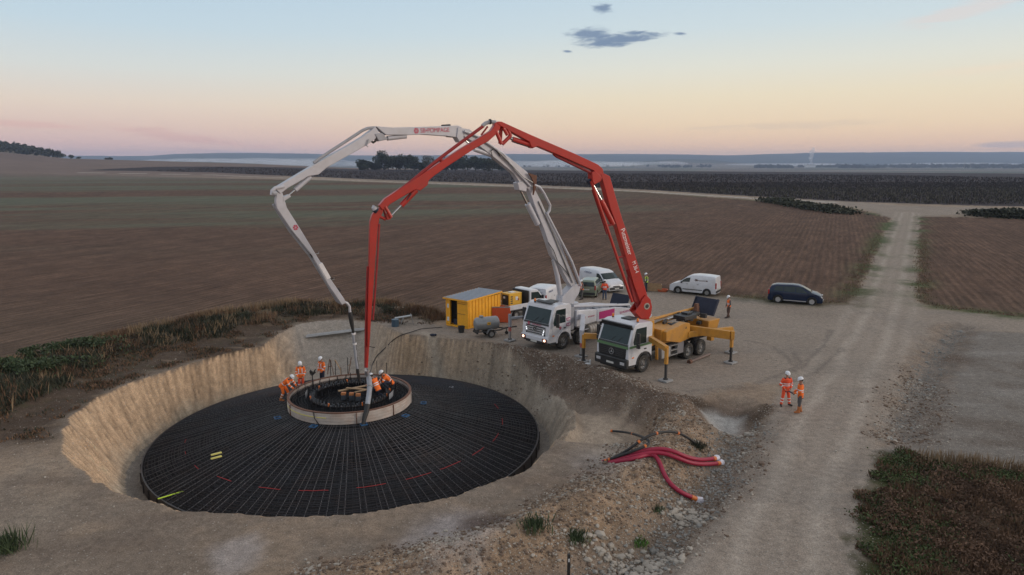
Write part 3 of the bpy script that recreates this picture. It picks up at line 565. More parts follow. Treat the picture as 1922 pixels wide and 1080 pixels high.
for k in range(70): a = rnd.uniform(0, 2*PI); r = rnd.uniform(.2, 1.7); a2 = rnd.uniform(0, 2*PI); mb.tube([(r*math.cos(a), r*math.sin(a), .5+rnd.uniform(0, .25)), (1.8*math.cos(a2), 1.8*math.sin(a2), .6)], .014, 4)
mb.build('cage_bars', M_BAR, cage, smooth=0)
b0 = bolt.build('anchor_bolt', M_BAR, cage); b1me = None
mbn = MB().cyl((0, 0, .0), (0, 0, .13), .045, n=8); capw = mbn.build('cap', M_BOLT, b0)
boltso = MB().cyl((0, 0, -.02), (0, 0, .15), .05, n=8).build('cap', M_ORPL, None)
def dup_me(o, parent, loc):
    c = o.copy(); COL.objects.link(c); c.parent = parent; c.location = loc; return c
for row, rr in ((0, 1.97), (1, 2.14)):
    for k in range(45):
        a = 2*PI*(k+.5*row)/45; loc = (rr*math.cos(a), rr*math.sin(a), ZT+q0+.12)
        if row == 0 and k == 0: b0.location = loc; continue
        c = dup_me(b0, cage, loc); src = boltso if (row and k % 6 == 1) else capw; dup_me(src, c, (0, 0, 0))
bpy.data.objects.remove(boltso)
for k in range(22):                       # tall starter bars
    a = rnd.uniform(0, 2*PI); r = rnd.choice((1.85, 2.3, 2.9)); h = rnd.choice((.35, .5, .6))
    MB().cyl((0, 0, 0), (rnd.uniform(-.03, .03), 0, h), .016, n=6).build('starter_bar', M_BAR, cage, loc=(r*math.cos(a), r*math.sin(a), ZT+q0))
for a_, ww in ((187, .55), (-8, .55)):    # pale curved plates at the two sides of the cage
    a = math.radians(a_); MB().lathe([(2.36, ZT+q0+.0), (2.38, ZT+q0+.34)], n=8, a0=a-.16, a1=a+.16).build('shield_plate', mat('galvanised_plate', (.42, .43, .46), rough=.45, metal=.3), cage)
# loose timber and blocks in the ring
def inring(dx, dy, z): return Vector((CX+dx, CY+dy, z))
def plank(p0, p1, w, t, m, label, name='plank', cat='plank'):
    p0 = Vector(p0); p1 = Vector(p1); o = MB().beam((0, 0, 0), p1-p0, w, t).build(name, m, bevel=.006); o.location = p0; return tag(o, label, cat)
plank(inring(-.75, .35, -.36), inring(1.0, 1.25, -.26), .2, .05, M_WOOD, 'longest pale plank lying across the bolts in the ring')
plank(inring(-.35, .55, -.24), inring(1.15, .35, -.30), .16, .045, M_WOOD, 'short pale plank crossing over the longest plank in the ring')
plank(inring(.25, -.05, -.30), inring(1.2, .7, -.27), .15, .045, M_WOOD, 'short pale plank nearest the crouching workers in the ring')
for i, (dx, dy, lb) in enumerate(((-.35, -.1, 'left'), (.1, -.15, 'middle'), (.5, -.3, 'right'))):
    t = empty('support_block', inring(dx, dy, -.68), rnd.uniform(-.2, .2), '%s of the three grey blocks with orange tops in the ring' % {'left': 'leftmost', 'middle': 'middle', 'right': 'rightmost'}[lb], 'support block', 'orange topped support blocks in the ring')
    MB().box((0, 0, .13), (.24, .2, .26)).build('block', M_BOLT, t, bevel=.01); MB().box((0, 0, .33), (.25, .21, .14)).build('cap', mat('orange_timber', (.45, .17, .06), rough=.7), t, bevel=.01)
def upright(px, py, z, h, kind, label):
    g = G(px, py, z); t = empty('timber_prop', g, 0, label, 'timber prop')
    MB().cyl((.0, 0, -.3), (0.02, 0, h), .022, n=6).build('stake', M_BAR, t)
    if kind == 'A':
        MB().beam((-.18, 0, .3), (-.02, 0, h+.05), .09, .03).build('board', M_RUST, t); MB().beam((.03, 0, h), (.2, .05, .1), .1, .03).build('board', M_WOODD, t); MB().beam((-.16, .03, .75), (.1, .03, .8), .09, .03).build('board', M_RUST, t)
    if kind == 'B':
        MB().beam((.0, 0, h), (.32, 0, h*.45), .09, .03).build('board', M_WOOD, t); MB().cyl((.36, 0, -.3), (.34, 0, h*.6), .022, n=6).build('stake', M_BAR, t); MB().beam((.34, 0, .1), (.33, 0, h*.5), .07, .03).build('board', M_WOOD, t)
    if kind == 'C':
        MB().beam((.02, 0, -.1), (.25, 0, h), .1, .03).build('board', M_WOODD, t); MB().beam((.0, .02, h*.5), (.2, 0, h*.62), .08, .03).build('board', M_WOOD, t)
upright(621, 712, -.55, 1.2, 'A', 'rust red boards propped up behind the round formwork'); upright(630, 710, -.55, 1.15, 'B', 'pale slanted board on thin stakes behind the round formwork'); upright(653, 704, -.5, 1.1, 'C', 'dark crossed boards standing on the back of the formwork')
g = G(587, 722, -.45); t = empty('dark_stand', g, 0, 'black bundle on a thin post at the left of the ring', 'post'); MB().cyl((0, 0, -.4), (0, 0, .75), .03, n=8).build('post', M_BLACK, t)
mb = MB()
for k in range(14): mb.beam((0, 0, .55), (rnd.uniform(-.22, .26), rnd.uniform(-.1, .1), rnd.uniform(.65, .95)), .09, .06)
mb.build('bundle', M_BLACK, t)
for i, (px, py, h) in enumerate(((708, 706, 1.15), (726, 702, .9), (717, 738, 1.3), (669, 706, 1.1))):
    g = G(px, py, -.5); o = MB().cyl((0, 0, -.3), (0, 0, h-.2), .02, n=6).build('steel_stake', M_BAR); o.location = g
    tag(o, ['thin dark stake just behind the crouching worker', 'short dark stake right of the crouching worker', 'thin dark stake in front of the crouching worker', 'thin dark stake just left of the hanging hoses'][i], 'stake')
# ------------------------------------------------------------------ people
M_SKIN = mat('skin', (.38, .20, .13), rough=.6, noise=.08); M_HAIR = mat('dark_hair', (.03, .02, .015), rough=.8)
M_HV = mat('hi_vis_orange', (.88, .17, .02), rough=.8, noise=.22, scale=7, bump=.8); M_HVR = mat('hi_vis_red_orange', (.78, .09, .03), rough=.8, noise=.22, scale=7, bump=.8); M_HVY = mat('hi_vis_yellow', (.55, .75, .08), rough=.75)
M_REFL = mat('reflective_tape', (.72, .70, .70), rough=.4); M_NAVY = mat('navy_cloth', (.02, .025, .045), rough=.85, noise=.2); M_GREY = mat('grey_cloth', (.09, .085, .085), rough=.85, noise=.2)
M_JEAN = mat('blue_denim', (.05, .07, .12), rough=.85, noise=.2); M_BROWNT = mat('brown_cloth', (.10, .055, .04), rough=.85, noise=.2)
M_HELM = mat('white_helmet', (.72, .74, .78), rough=.3, noise=.03, coat=.3); M_BOOT = mat('work_boot', (.03, .02, .018), rough=.7); M_BOOTO = mat('tan_boot', (.42, .14, .04), rough=.7); M_EYE = mat('eye_dark', (.02, .02, .02), rough=.3)
M_GLOVE = mat('grey_glove', (.10, .11, .13), rough=.8)
class Body(MB):
    def loft(s, rings, n=14):       # rings: centre, axis direction, side direction, half width, half depth
        b = len(s.v)
        for c, d, sd, a, e in rings:
            c = Vector(c); d = Vector(d).normalized(); sd = Vector(sd); sd = (sd-d*sd.dot(d)).normalized(); f = d.cross(sd)
            for k in range(n): t = 2*PI*k/n; s.v.append(tuple(c+sd*a*math.cos(t)+f*e*math.sin(t)))
        m = len(rings)
        for i in range(m-1):
            for k in range(n): s.f.append((b+i*n+k, b+i*n+(k+1) % n, b+(i+1)*n+(k+1) % n, b+(i+1)*n+k))
        s.f += [tuple(b+k for k in range(n-1, -1, -1)), tuple(b+(m-1)*n+k for k in range(n))]; return s
    def limb(s, pts, rs, n=10):
        for i in range(len(pts)-1): s.cyl(pts[i], pts[i+1], rs[i], rs[i+1], n=n)
        for p, r in zip(pts, rs): s.sphere(p, r, n)
        return s
def remesh(o, v, sm=2):
    m = o.modifiers.new('remesh', 'REMESH'); m.mode = 'VOXEL'; m.voxel_size = v; m.use_smooth_shade = True
    k = o.modifiers.new('smooth', 'SMOOTH'); k.iterations = sm; k.factor = .5
def P3(v): return Vector(v)
STAND = dict(pel=(0, 0, .96), ch=(.02, 0, 1.36), nk=(.01, 0, 1.50), hd=(.03, 0, 1.66), pitch=12, yaw=0, el=((.0, .25, 1.14), (.0, -.25, 1.14)), ha=((.06, .24, .88), (.06, -.24, .88)), kn=((.03, .11, .52), (.03, -.11, .52)), an=((0, .13, .09), (0, -.13, .09)), toe=((.17, .15, .03), (.17, -.15, .03)))
def person(loc, rz, label, pose, top='jacket', tc=None, bc=None, boots=None, trouser_bands=True, group='site workers in hi-vis clothing', sleeves=None, scale=1.0, gloves=True, chest_style='band'):
    p = dict(STAND); p.update(pose); t = empty('person', loc, rz, label, 'person', group); t.scale = (scale,)*3
    pel, ch, nk, hd = (P3(p[k]) for k in ('pel', 'ch', 'nk', 'hd')); Yv = Vector((0, 1, 0)); up = (ch-pel).normalized(); fw = Yv.cross(up)
    sh = [ch+up*.06+Yv*.185*s for s in (1, -1)]; hip = [pel+Yv*.09*s-up*.03 for s in (1, -1)]
    el = [P3(q) for q in p['el']]; ha = [P3(q) for q in p['ha']]; kn = [P3(q) for q in p['kn']]; an = [P3(q) for q in p['an']]; toe = [P3(q) for q in p['toe']]
    def torso(b, g):
        b.loft([(pel-up*.09, up, Yv, .155+g, .10+g), (pel+up*.02, up, Yv, .17+g, .115+g), (pel+(ch-pel)*.45, up, Yv, .145+g, .10+g), (ch-up*.02, up, Yv, .18+g, .12+g), (ch+up*.07, up, Yv, .175+g, .10+g), (nk-up*.01, up, Yv, .07+g*.5, .06+g*.5)])
    # body
    b = Body(); torso(b, 0); b.limb([nk-up*.03, nk+(hd-nk)*.5], [.058, .052])
    pr, yr = math.radians(p['pitch']), math.radians(p['yaw']); HM = Matrix.Translation(hd) @ Matrix.Rotation(yr, 4, 'Z') @ Matrix.Rotation(pr, 4, 'Y')
    b.sphere((0, 0, .02), .098, 14, (.98, .78, 1.16), HM); b.sphere((.035, 0, -.06), .062, 12, (1, .85, .9), HM)
    b.add([(.085, -.014, -.02), (.085, .014, -.02), (.118, 0, -.022), (.09, 0, .03)], [(0, 1, 2), (0, 2, 3), (1, 3, 2), (0, 3, 1)], HM)
    for s in (1, -1): b.sphere((0, .079*s, -.005), .025, 8, (.7, .4, 1.2), HM)
    for i, s in ((0, 1), (1, -1)):
        b.limb([sh[i], el[i], ha[i]], [.052, .042, .029]); fd = (ha[i]-el[i]).normalized(); sd = fd.cross(up if abs(fd.dot(up)) < .9 else fw).normalized(); nrm = sd.cross(fd)
        if p.get('nofinger'): pass
        pc = ha[i]+fd*.05; b.loft([(ha[i], fd, sd, .028, .02), (pc, fd, sd, .042, .018), (ha[i]+fd*.095, fd, sd, .04, .015)], 10)
        for k, ln in enumerate((.068, .078, .072, .058)):
            q = ha[i]+fd*.09+sd*(.030-.020*k); q1 = q+fd*ln*.5+nrm*.008; q2 = q1+fd*ln*.35+nrm*.028; b.limb([q, q1, q2], [.0095, .009, .008], 6)
        q = ha[i]+fd*.03+sd*.034; q1 = q+fd*.03+sd*.028; b.limb([q, q1, q1+fd*.03+nrm*.01], [.013, .011, .009], 6)
        b.limb([hip[i], kn[i], an[i]], [.082, .056, .04]); b.limb([an[i]-Vector((0, 0, .03)), toe[i]+Vector((0, 0, .01))], [.04, .032])
    o = b.build('body', M_SKIN, t, smooth=180); remesh(o, .0105, 1)
    for s in (1, -1): MB().sphere((.087, .032*s, .018), .011, 6, M=HM).build('eye', M_EYE, o)
    MB().box((.094, 0, -.062), (.01, .045, .008)).build('mouth', mat('lips', (.25, .09, .07)), o).matrix_local = HM
    MB().sphere((-.018, 0, .035), .104, 12, (1, .86, 1.02), HM).build('hair', M_HAIR, t)
    # helmet
    h = MB(); h.lathe([(.132, .055), (.134, .07), (.13, .11), (.11, .155), (.07, .185), (.0, .195)], HM @ Matrix.Diagonal((1.05, .9, 1, 1)), 20)
    h.add([(.06+.10*math.cos(a)*(1 if abs(a) < 1.6 else 0)+.0, .112*math.sin(a), .06-.012*math.cos(a)) for a in np.linspace(-1.5, 1.5, 9)]+[(.05+.05*math.cos(a), .10*math.sin(a), .075) for a in np.linspace(-1.5, 1.5, 9)], [(k, k+1, k+10, k+9) for k in range(8)], HM)
    h.add([(-.02, -.012, .197), (.1, -.012, .16), (.1, .012, .16), (-.02, .012, .197), (-.02, 0, .207), (.1, 0, .172)], [(0, 1, 5, 4), (2, 3, 4, 5)], HM)
    ho = h.build('helmet', M_HELM, t, smooth=60)
    # trousers
    tm = bc or M_HVR; b = Body(); b.loft([(pel-up*.10, up, Yv, .165, .125), (pel+up*.06, up, Yv, .175, .128)])
    for i in (0, 1): b.limb([hip[i], kn[i], an[i]+(kn[i]-an[i])*.12], [.102, .078, .068])
    o = b.build('trousers', tm, t, smooth=180); remesh(o, .016)
    def bandring(a, c, f, r, w, m, nm='reflective_band', par=o):
        q = a+(c-a)*f; d = (c-a).normalized()*w/2; MB().cyl(q-d, q+d, r, r, n=14, cap=False).build(nm, m, par)
    if trouser_bands:
        for i in (0, 1): bandring(kn[i], an[i], .25, .079, .06, M_REFL); bandring(kn[i], an[i], .6, .078, .06, M_REFL)
    for i in (0, 1):
        b = Body(); d = (toe[i]-an[i]); d.z = 0; d = d.normalized() if d.length > .01 else Vector((1, 0, 0)); az = an[i].z-.09
        b.limb([an[i]+Vector((0, 0, .07)), an[i]-Vector((0, 0, .03)), toe[i]+Vector((0, 0, .02))], [.058, .055, .045]); b.limb([an[i]-Vector((0, 0, .04))-d*.04, toe[i]+Vector((0, 0, .01))], [.045, .043])
        if boots is M_BOOTO: b.limb([an[i]+(kn[i]-an[i])*.55, an[i]], [.085, .065])
        o2 = b.build('boot', boots or M_BOOT, t, smooth=180); remesh(o2, .014)
    # top
    jm = tc or M_HV; b = Body(); torso(b, .03)
    if top == 'jacket':
        b.loft([(pel-up*.16, up, Yv, .185, .135), (pel+up*.05, up, Yv, .19, .14)])
        for i in (0, 1): b.limb([sh[i], el[i], ha[i]+(el[i]-ha[i])*.06], [.082, .065, .05])
    else:
        b = Body(); b.loft([(pel-up*.05, up, Yv, .19, .14), (pel+(ch-pel)*.45, up, Yv, .175, .13), (ch-up*.02, up, Yv, .205, .15), (ch+up*.07, up, Yv, .19, .125), (nk-up*.02, up, Yv, .09, .08)])
        s2 = Body()
        for i in (0, 1): s2.limb([sh[i], el[i], ha[i]+(el[i]-ha[i])*.06], [.07, .056, .042])
        o3 = s2.build('sleeves', sleeves or M_NAVY, t, smooth=180); remesh(o3, .016)
    o = b.build('jacket' if top == 'jacket' else 'vest', jm, t, smooth=180); remesh(o, .015)
    for f in ((.38, .62) if chest_style == 'band' else (.32,)):
        c = pel+(ch-pel)*f; w = .025; g = .185 if f < .5 else .192
        bb = Body(); b0_ = len(bb.v); bb.loft([(c-up*w, up, Yv, g+.006, .142), (c+up*w, up, Yv, g+.008, .146)], 20); bb.f = bb.f[:-2]; bb.build('reflective_band', M_REFL, o)
    if chest_style == 'brace':
        for s in (1, -1):
            for side in (1, -1):
                q0_ = pel+(ch-pel)*.32+fw*-.148*side+Yv*.10*s; q1_ = ch+up*.0+fw*-.155*side+Yv*.10*s; q2_ = ch+up*.13+Yv*.10*s
                MB().beam(q0_, q1_, .05, .012, up=fw).beam(q1_, q2_, .05, .012, up=fw).build('reflective_brace', M_REFL, o)
    if top == 'jacket':
        for i in (0, 1): bandring(sh[i], el[i], .75, .076, .05, M_REFL, par=o); bandring(el[i], ha[i], .45, .067, .05, M_REFL, par=o)
        bw = Body(); bw.loft([(pel-up*.19, up, Yv, .172, .13), (pel-up*.13, up, Yv, .176, .135)], 16); bw.build('belt', M_NAVY, t)
        for s in (1, -1): q = ch+up*.115+Yv*.12*s; MB().sphere(q, .06, 8, (1.3, 1.1, .55)).build('shoulder_patch', M_NAVY, o)
    return t
zc_at = lambda x, y: cz(math.hypot(x-CX, y-CY))+.02
def on_cone(px, py, z0):
    g = G(px, py, z0)
    for _ in range(3): g = G(px, py, zc_at(g.x, g.y))
    return g
BEND = dict(pel=(-.12, 0, .92), ch=(.20, 0, 1.20), nk=(.31, 0, 1.28), hd=(.42, 0, 1.37), pitch=45, el=((.42, .26, 1.02), (.40, -.24, .98)), ha=((.62, .16, .84), (.60, -.16, .78)), kn=((.10, .13, .50), (-.05, -.12, .49)), an=((.18, .15, .09), (-.22, -.13, .09)), toe=((.36, .15, .03), (-.03, -.13, .03)))
SQUAT = dict(pel=(-.22, 0, .42), ch=(.08, 0, .76), nk=(.17, 0, .86), hd=(.27, 0, .98), pitch=35, el=((.28, .28, .58), (.30, -.25, .56)), ha=((.48, .16, .42), (.50, -.12, .40)), kn=((.26, .20, .50), (.24, -.22, .46)), an=((-.05, .16, .09), (-.05, -.18, .09)), toe=((.13, .18, .03), (.12, -.20, .03)))
KNEEL = dict(pel=(-.12, 0, .50), ch=(.10, 0, .88), nk=(.18, 0, .99), hd=(.28, 0, 1.10), pitch=40, el=((.30, .27, .72), (.32, -.24, .68)), ha=((.52, .14, .60), (.52, -.10, .55)), kn=((.22, .15, .48), (.02, -.15, .09)), an=((.20, .16, .09), (-.40, -.15, .09)), toe=((.38, .16, .03), (-.50, -.15, .02)))
LOOKD = dict(pitch=28, hd=(.05, 0, 1.65), el=((.02, .26, 1.13), (.04, -.25, 1.13)), ha=((.18, .16, .93), (.16, -.18, .92)))
g = on_cone(536, 752, -1.5); person(g, math.radians(-8), 'worker in orange bending over the left rim of the round formwork', BEND, chest_style='brace', tc=M_HV, bc=M_HV, boots=M_BOOTO)
g = on_cone(566, 733, -1.5); person(g, math.radians(-75), 'worker in orange jacket and red trousers left behind the formwork ring', LOOKD, chest_style='brace', bc=M_HVR)
g = on_cone(606, 722, -1.5); person(g, math.radians(-125), 'worker in orange jacket and dark trousers beside the propped boards', dict(LOOKD, pitch=35), chest_style='brace', bc=M_NAVY, trouser_bands=False)
g = G(727, 731, -.48); person(g, math.radians(200), 'worker crouching on the right of the ring with face to the hoses', SQUAT, chest_style='brace', bc=M_NAVY, trouser_bands=False, tc=M_HV)
g = G(706, 744, -.48); person(g, math.radians(150), 'worker kneeling right behind the grey hose with back turned', KNEEL, bc=M_NAVY, trouser_bands=False)
g = G(1473, 762, 0); person(g, math.radians(-80), 'worker in full orange suit with feet apart beside the gravel road', dict(STAND, kn=((.03, .16, .52), (.03, -.16, .52)), an=((0, .24, .09), (0, -.22, .09)), toe=((.14, .30, .03), (.14, -.28, .03)), el=((-.02, .31, 1.15), (-.02, -.31, 1.15)), ha=((.13, .18, .98), (.13, -.18, .98))), bc=M_HVR, tc=M_HVR)
g = G(1500, 775, 0); t = person(g, math.radians(165), 'worker in orange shirt and grey trousers holding a dark tablet', dict(STAND, pitch=20, el=((.05, .28, 1.15), (.05, -.28, 1.15)), ha=((.30, .12, 1.02), (.28, -.14, 1.02)), an=((.05, .09, .09), (-.08, -.11, .09)), toe=((.22, .11, .03), (.09, -.13, .03))), bc=M_GREY, trouser_bands=False, boots=M_BOOTO, tc=M_HV)
gt = t.matrix_basis @ Vector((.42, 0, 1.0)); o = MB().box((0, 0, 0), (.30, .22, .03), (0, -.5, 0)).build('tablet', M_NAVY, bevel=.008); o.location = gt; o.rotation_euler = (0, 0, math.radians(165)); tag(o, 'dark tablet held by the worker in grey trousers', 'tablet')
g = G(1367, 597, 0); person(g, math.radians(-170), 'lone worker in orange vest and brown trousers standing on the gravel yard', dict(LOOKD, an=((.16, .1, .09), (-.1, -.1, .09)), toe=((.33, .1, .03), (.07, -.1, .03))), top='vest', tc=M_HV, sleeves=M_GREY, bc=M_BROWNT, trouser_bands=False)
g = G(1213, 548, 0); person(g, math.radians(180), 'man in yellow hi-vis vest next to the timber crate', dict(LOOKD), top='vest', tc=M_HVY, sleeves=M_NAVY, bc=M_NAVY, trouser_bands=False)
g = G(1092, 563, 0); person(g, math.radians(200), 'worker in orange vest and grey trousers left behind the green car', dict(LOOKD, an=((.12, .08, .09), (-.12, -.08, .09)), toe=((.29, .08, .03), (.05, -.08, .03))), top='vest', tc=M_HV, sleeves=M_GREY, bc=M_GREY, trouser_bands=False)
g = G(1134.5, 563, 0); person(g, math.radians(80), 'worker in orange vest and jeans right behind the green car', dict(STAND, el=((-.02, .30, 1.15), (-.02, -.30, 1.15)), ha=((.14, .16, 1.05), (.14, -.16, 1.05))), top='vest', tc=M_HVR, sleeves=M_HVR, bc=M_JEAN, trouser_bands=False)
# ------------------------------------------------------------------ vehicle materials and helpers
M_WPAINT = mat('white_paint', (.62, .63, .67), rough=.28, noise=.04, scale=2, dirt=(.36, .32, .28, 1), dirt_amt=.5, coat=.4)
M_GLASS = mat('tinted_glass', (.018, .03, .03), rough=.12, noise=.25, scale=2, spec=.45)
M_DKPL = mat('black_plastic', (.02, .021, .023), rough=.5, noise=.2, scale=4, dirt=(.09, .08, .07, 1), dirt_amt=.35)
M_TYRE = mat('tyre_rubber', (.022, .021, .02), rough=.85, noise=.25, scale=8, dirt=(.14, .12, .10, 1), dirt_amt=.6)
M_RIM = mat('grey_rim', (.28, .28, .28), rough=.45, metal=.4, noise=.2, scale=6, dirt=(.12, .10, .09, 1), dirt_amt=.6)
M_ALLOY = mat('alloy_rim', (.55, .56, .58), rough=.3, metal=.7)
M_CHASS = mat('chassis_black', (.03, .028, .027), rough=.7, noise=.3, scale=4, dirt=(.12, .10, .085, 1), dirt_amt=.5)
M_STEEL = mat('pale_steel', (.36, .36, .36), rough=.45, metal=.5, noise=.2, scale=4, dirt=(.16, .13, .11, 1), dirt_amt=.5)
M_CHROME = mat('chrome_rod', (.62, .62, .62), rough=.15, metal=1.0, noise=.05)
M_ORANGE = mat('machine_yellow', (.50, .235, .03), rough=.5, noise=.15, scale=2.5, dirt=(.22, .12, .07, 1), dirt_amt=.6)
M_DUSTY = mat('dusty_plate', (.36, .31, .26), rough=.8, noise=.2, scale=3)
M_RED = mat('boom_red', (.42, .022, .014), rough=.42, noise=.10, scale=1.5, dirt=(.25, .04, .028, 1), dirt_amt=.6, coat=.1)
M_REDD = mat('boom_dark_red', (.26, .014, .014), rough=.5, noise=.2, scale=3)
M_WBOOM = mat('boom_white', (.46, .465, .505), rough=.4, noise=.08, scale=2, dirt=(.32, .30, .28, 1), dirt_amt=.45, coat=.2)
M_GBOOM = mat('boom_grey', (.30, .31, .34), rough=.45, noise=.15, scale=3, dirt=(.16, .14, .12, 1), dirt_amt=.5)
M_MAG = mat('magenta_print', (.38, .012, .14), rough=.4, noise=.03); M_CRIM = mat('crimson_print', (.42, .01, .06), rough=.4, noise=.03); M_WPRINT = mat('white_print', (.75, .75, .75), rough=.4, noise=.03); M_BPRINT = mat('blue_print', (.04, .07, .18), rough=.4, noise=.03)
M_GREEN = mat('green_stripe', (.10, .20, .09), rough=.4, noise=.1)
M_LAMP = mat('clear_lamp', (.5, .5, .52), rough=.15, noise=.05, coat=1); M_TAIL = mat('red_lamp', (.35, .01, .01), rough=.2, noise=.05, coat=1); M_AMB = mat('amber_lamp', (.75, .20, .02), rough=.25, noise=.05, coat=.5)
M_LIT = mat('lit_lamp', (.8, .7, .6), emit=(1, .62, .40, 1), es=3.0); M_LITW = mat('lit_led', (.8, .8, .8), emit=(.92, .95, 1, 1), es=1.3)
M_PLATE = mat('number_plate', (.55, .55, .52), rough=.4)
M_CONC = mat('grey_pad', (.30, .295, .29), rough=.8, noise=.2, scale=5)
def wheel(parent, x, y, r, w, side, rimm=None, alloy=False, truck=True):
    Mx = Matrix.Translation((x, y, r)) @ Matrix.Rotation(PI/2, 4, 'X'); k = r
    ty = MB().lathe([(k*.60, -w/2), (k*.92, -w/2), (k*.985, -w*.40), (k, -w*.25), (k, w*.25), (k*.985, w*.40), (k*.92, w/2), (k*.60, w/2), (k*.60, -w/2)], Mx, 28)
    if truck:
        for q in range(28):
            a = 2*PI*q/28; ty.add([(-.02, -w*.42, 0), (.02, -w*.42, 0), (.02, w*.42, 0), (-.02, w*.42, 0), (-.02, -w*.42, .015), (.02, -w*.42, .015), (.02, w*.42, .015), (-.02, w*.42, .015)], [(0, 1, 5, 4), (1, 2, 6, 5), (2, 3, 7, 6), (3, 0, 4, 7), (4, 5, 6, 7)], Matrix.Translation((x, y, r)) @ Matrix.Rotation(a, 4, 'Y') @ Matrix.Translation((0, 0, k*.99)))
    o = ty.build('wheel', M_TYRE, parent, smooth=40)
    s = side; ro = MB(); Rm = Matrix.Translation((x, y, r)) @ Matrix.Rotation(PI/2*(-s), 4, 'X')
    if truck: ro.lathe([(k*.62, w*.42), (k*.56, w*.44), (k*.52, w*.20), (k*.34, w*.16), (k*.30, w*.38), (k*.16, w*.42), (k*.13, w*.55), (0, w*.56)], Rm, 24)
    else: ro.lathe([(k*.66, w*.48), (k*.60, w*.50), (k*.57, w*.30), (0, w*.28)], Rm, 24)
    rim = ro.build('rim', rimm or M_RIM, o, smooth=40)
    if truck:
        nb = MB()
        for q in range(10): a = 2*PI*q/10; nb.cyl(Rm @ Vector((k*.24*math.cos(a), k*.24*math.sin(a), w*.36)), Rm @ Vector((k*.24*math.cos(a), k*.24*math.sin(a), w*.48)), .018, n=6)
        for q in range(8): a = 2*PI*q/8; nb.cyl(Rm @ Vector((k*.43*math.cos(a), k*.43*math.sin(a), w*.15)), Rm @ Vector((k*.43*math.cos(a), k*.43*math.sin(a), w*.20)), .045, n=8)
        nb.build('wheel_nut', M_CHASS, o)
    elif alloy:
        nb = MB()
        for q in range(5):
            a = 2*PI*q/5
            for da in (-.13, .13): nb.beam(Rm @ Vector((k*.10*math.cos(a), k*.10*math.sin(a), w*.44)), Rm @ Vector((k*.62*math.cos(a+da), k*.62*math.sin(a+da), w*.47)), .045, .02, up=Rm.to_3x3() @ Vector((0, 0, 1)))
        nb.cyl(Rm @ Vector((0, 0, w*.3)), Rm @ Vector((0, 0, w*.50)), k*.14, n=10); nb.build('spokes', M_ALLOY, o)
    return o
def star(M_, r, m, parent, name='emblem'):
    mb = MB(); n = 28
    ring = MB().lathe([(r*.86, 0), (r*.86, .02), (r, .02), (r, 0), (r*.86, 0)], M_, n)
    for a in (90, 210, 330):
        a = math.radians(a); ring.add([(r*.92*math.cos(a), r*.92*math.sin(a), .012), (r*.13*math.cos(a+PI*.6), r*.13*math.sin(a+PI*.6), .012), (0, 0, .03), (r*.13*math.cos(a-PI*.6), r*.13*math.sin(a-PI*.6), .012)], [(0, 1, 2), (0, 2, 3)], M_)
    return ring.build(name, m, parent)
def hexlogo(M_, r, m, parent, name='logo'):   # hexagon emblem built from three rhombs with white gaps
    mb = MB()
    for q in range(6):
        a = math.radians(90+60*q); a2 = math.radians(90+60*(q+1)); g = .93
        P = [(r*.16*math.cos((a+a2)/2), r*.16*math.sin((a+a2)/2)), (r*math.cos(a+.07), r*math.sin(a+.07)), (r*math.cos(a2-.07), r*math.sin(a2-.07))]
        if q % 2: P = [(r*.1*math.cos((a+a2)/2), r*.1*math.sin((a+a2)/2)), (r*.60*math.cos(a+.1), r*.60*math.sin(a+.1)), (r*.95*math.cos((a+a2)/2-.35), r*.95*math.sin((a+a2)/2-.35)), (r*.95*math.cos((a+a2)/2+.35), r*.95*math.sin((a+a2)/2+.35)), (r*.60*math.cos(a2-.1), r*.60*math.sin(a2-.1))]
        n = len(P); mb.add([(x, y, 0) for x, y in P]+[(x, y, .004) for x, y in P], [tuple(range(n, 2*n)), tuple(range(n-1, -1, -1))]+[(i, (i+1) % n, n+(i+1) % n, n+i) for i in range(n)], M_)
    return mb.build(name, m, parent, smooth=0)
def panel(poly, y, off, m, name, parent, th=.012, bevel=.004):  # (x,z) outline standing proud of a side wall at |y|
    s = 1 if y > 0 else -1; return MB().prism(poly, y+s*.002, y+s*(off+th)).build(name, m, parent, bevel=0, smooth=0)
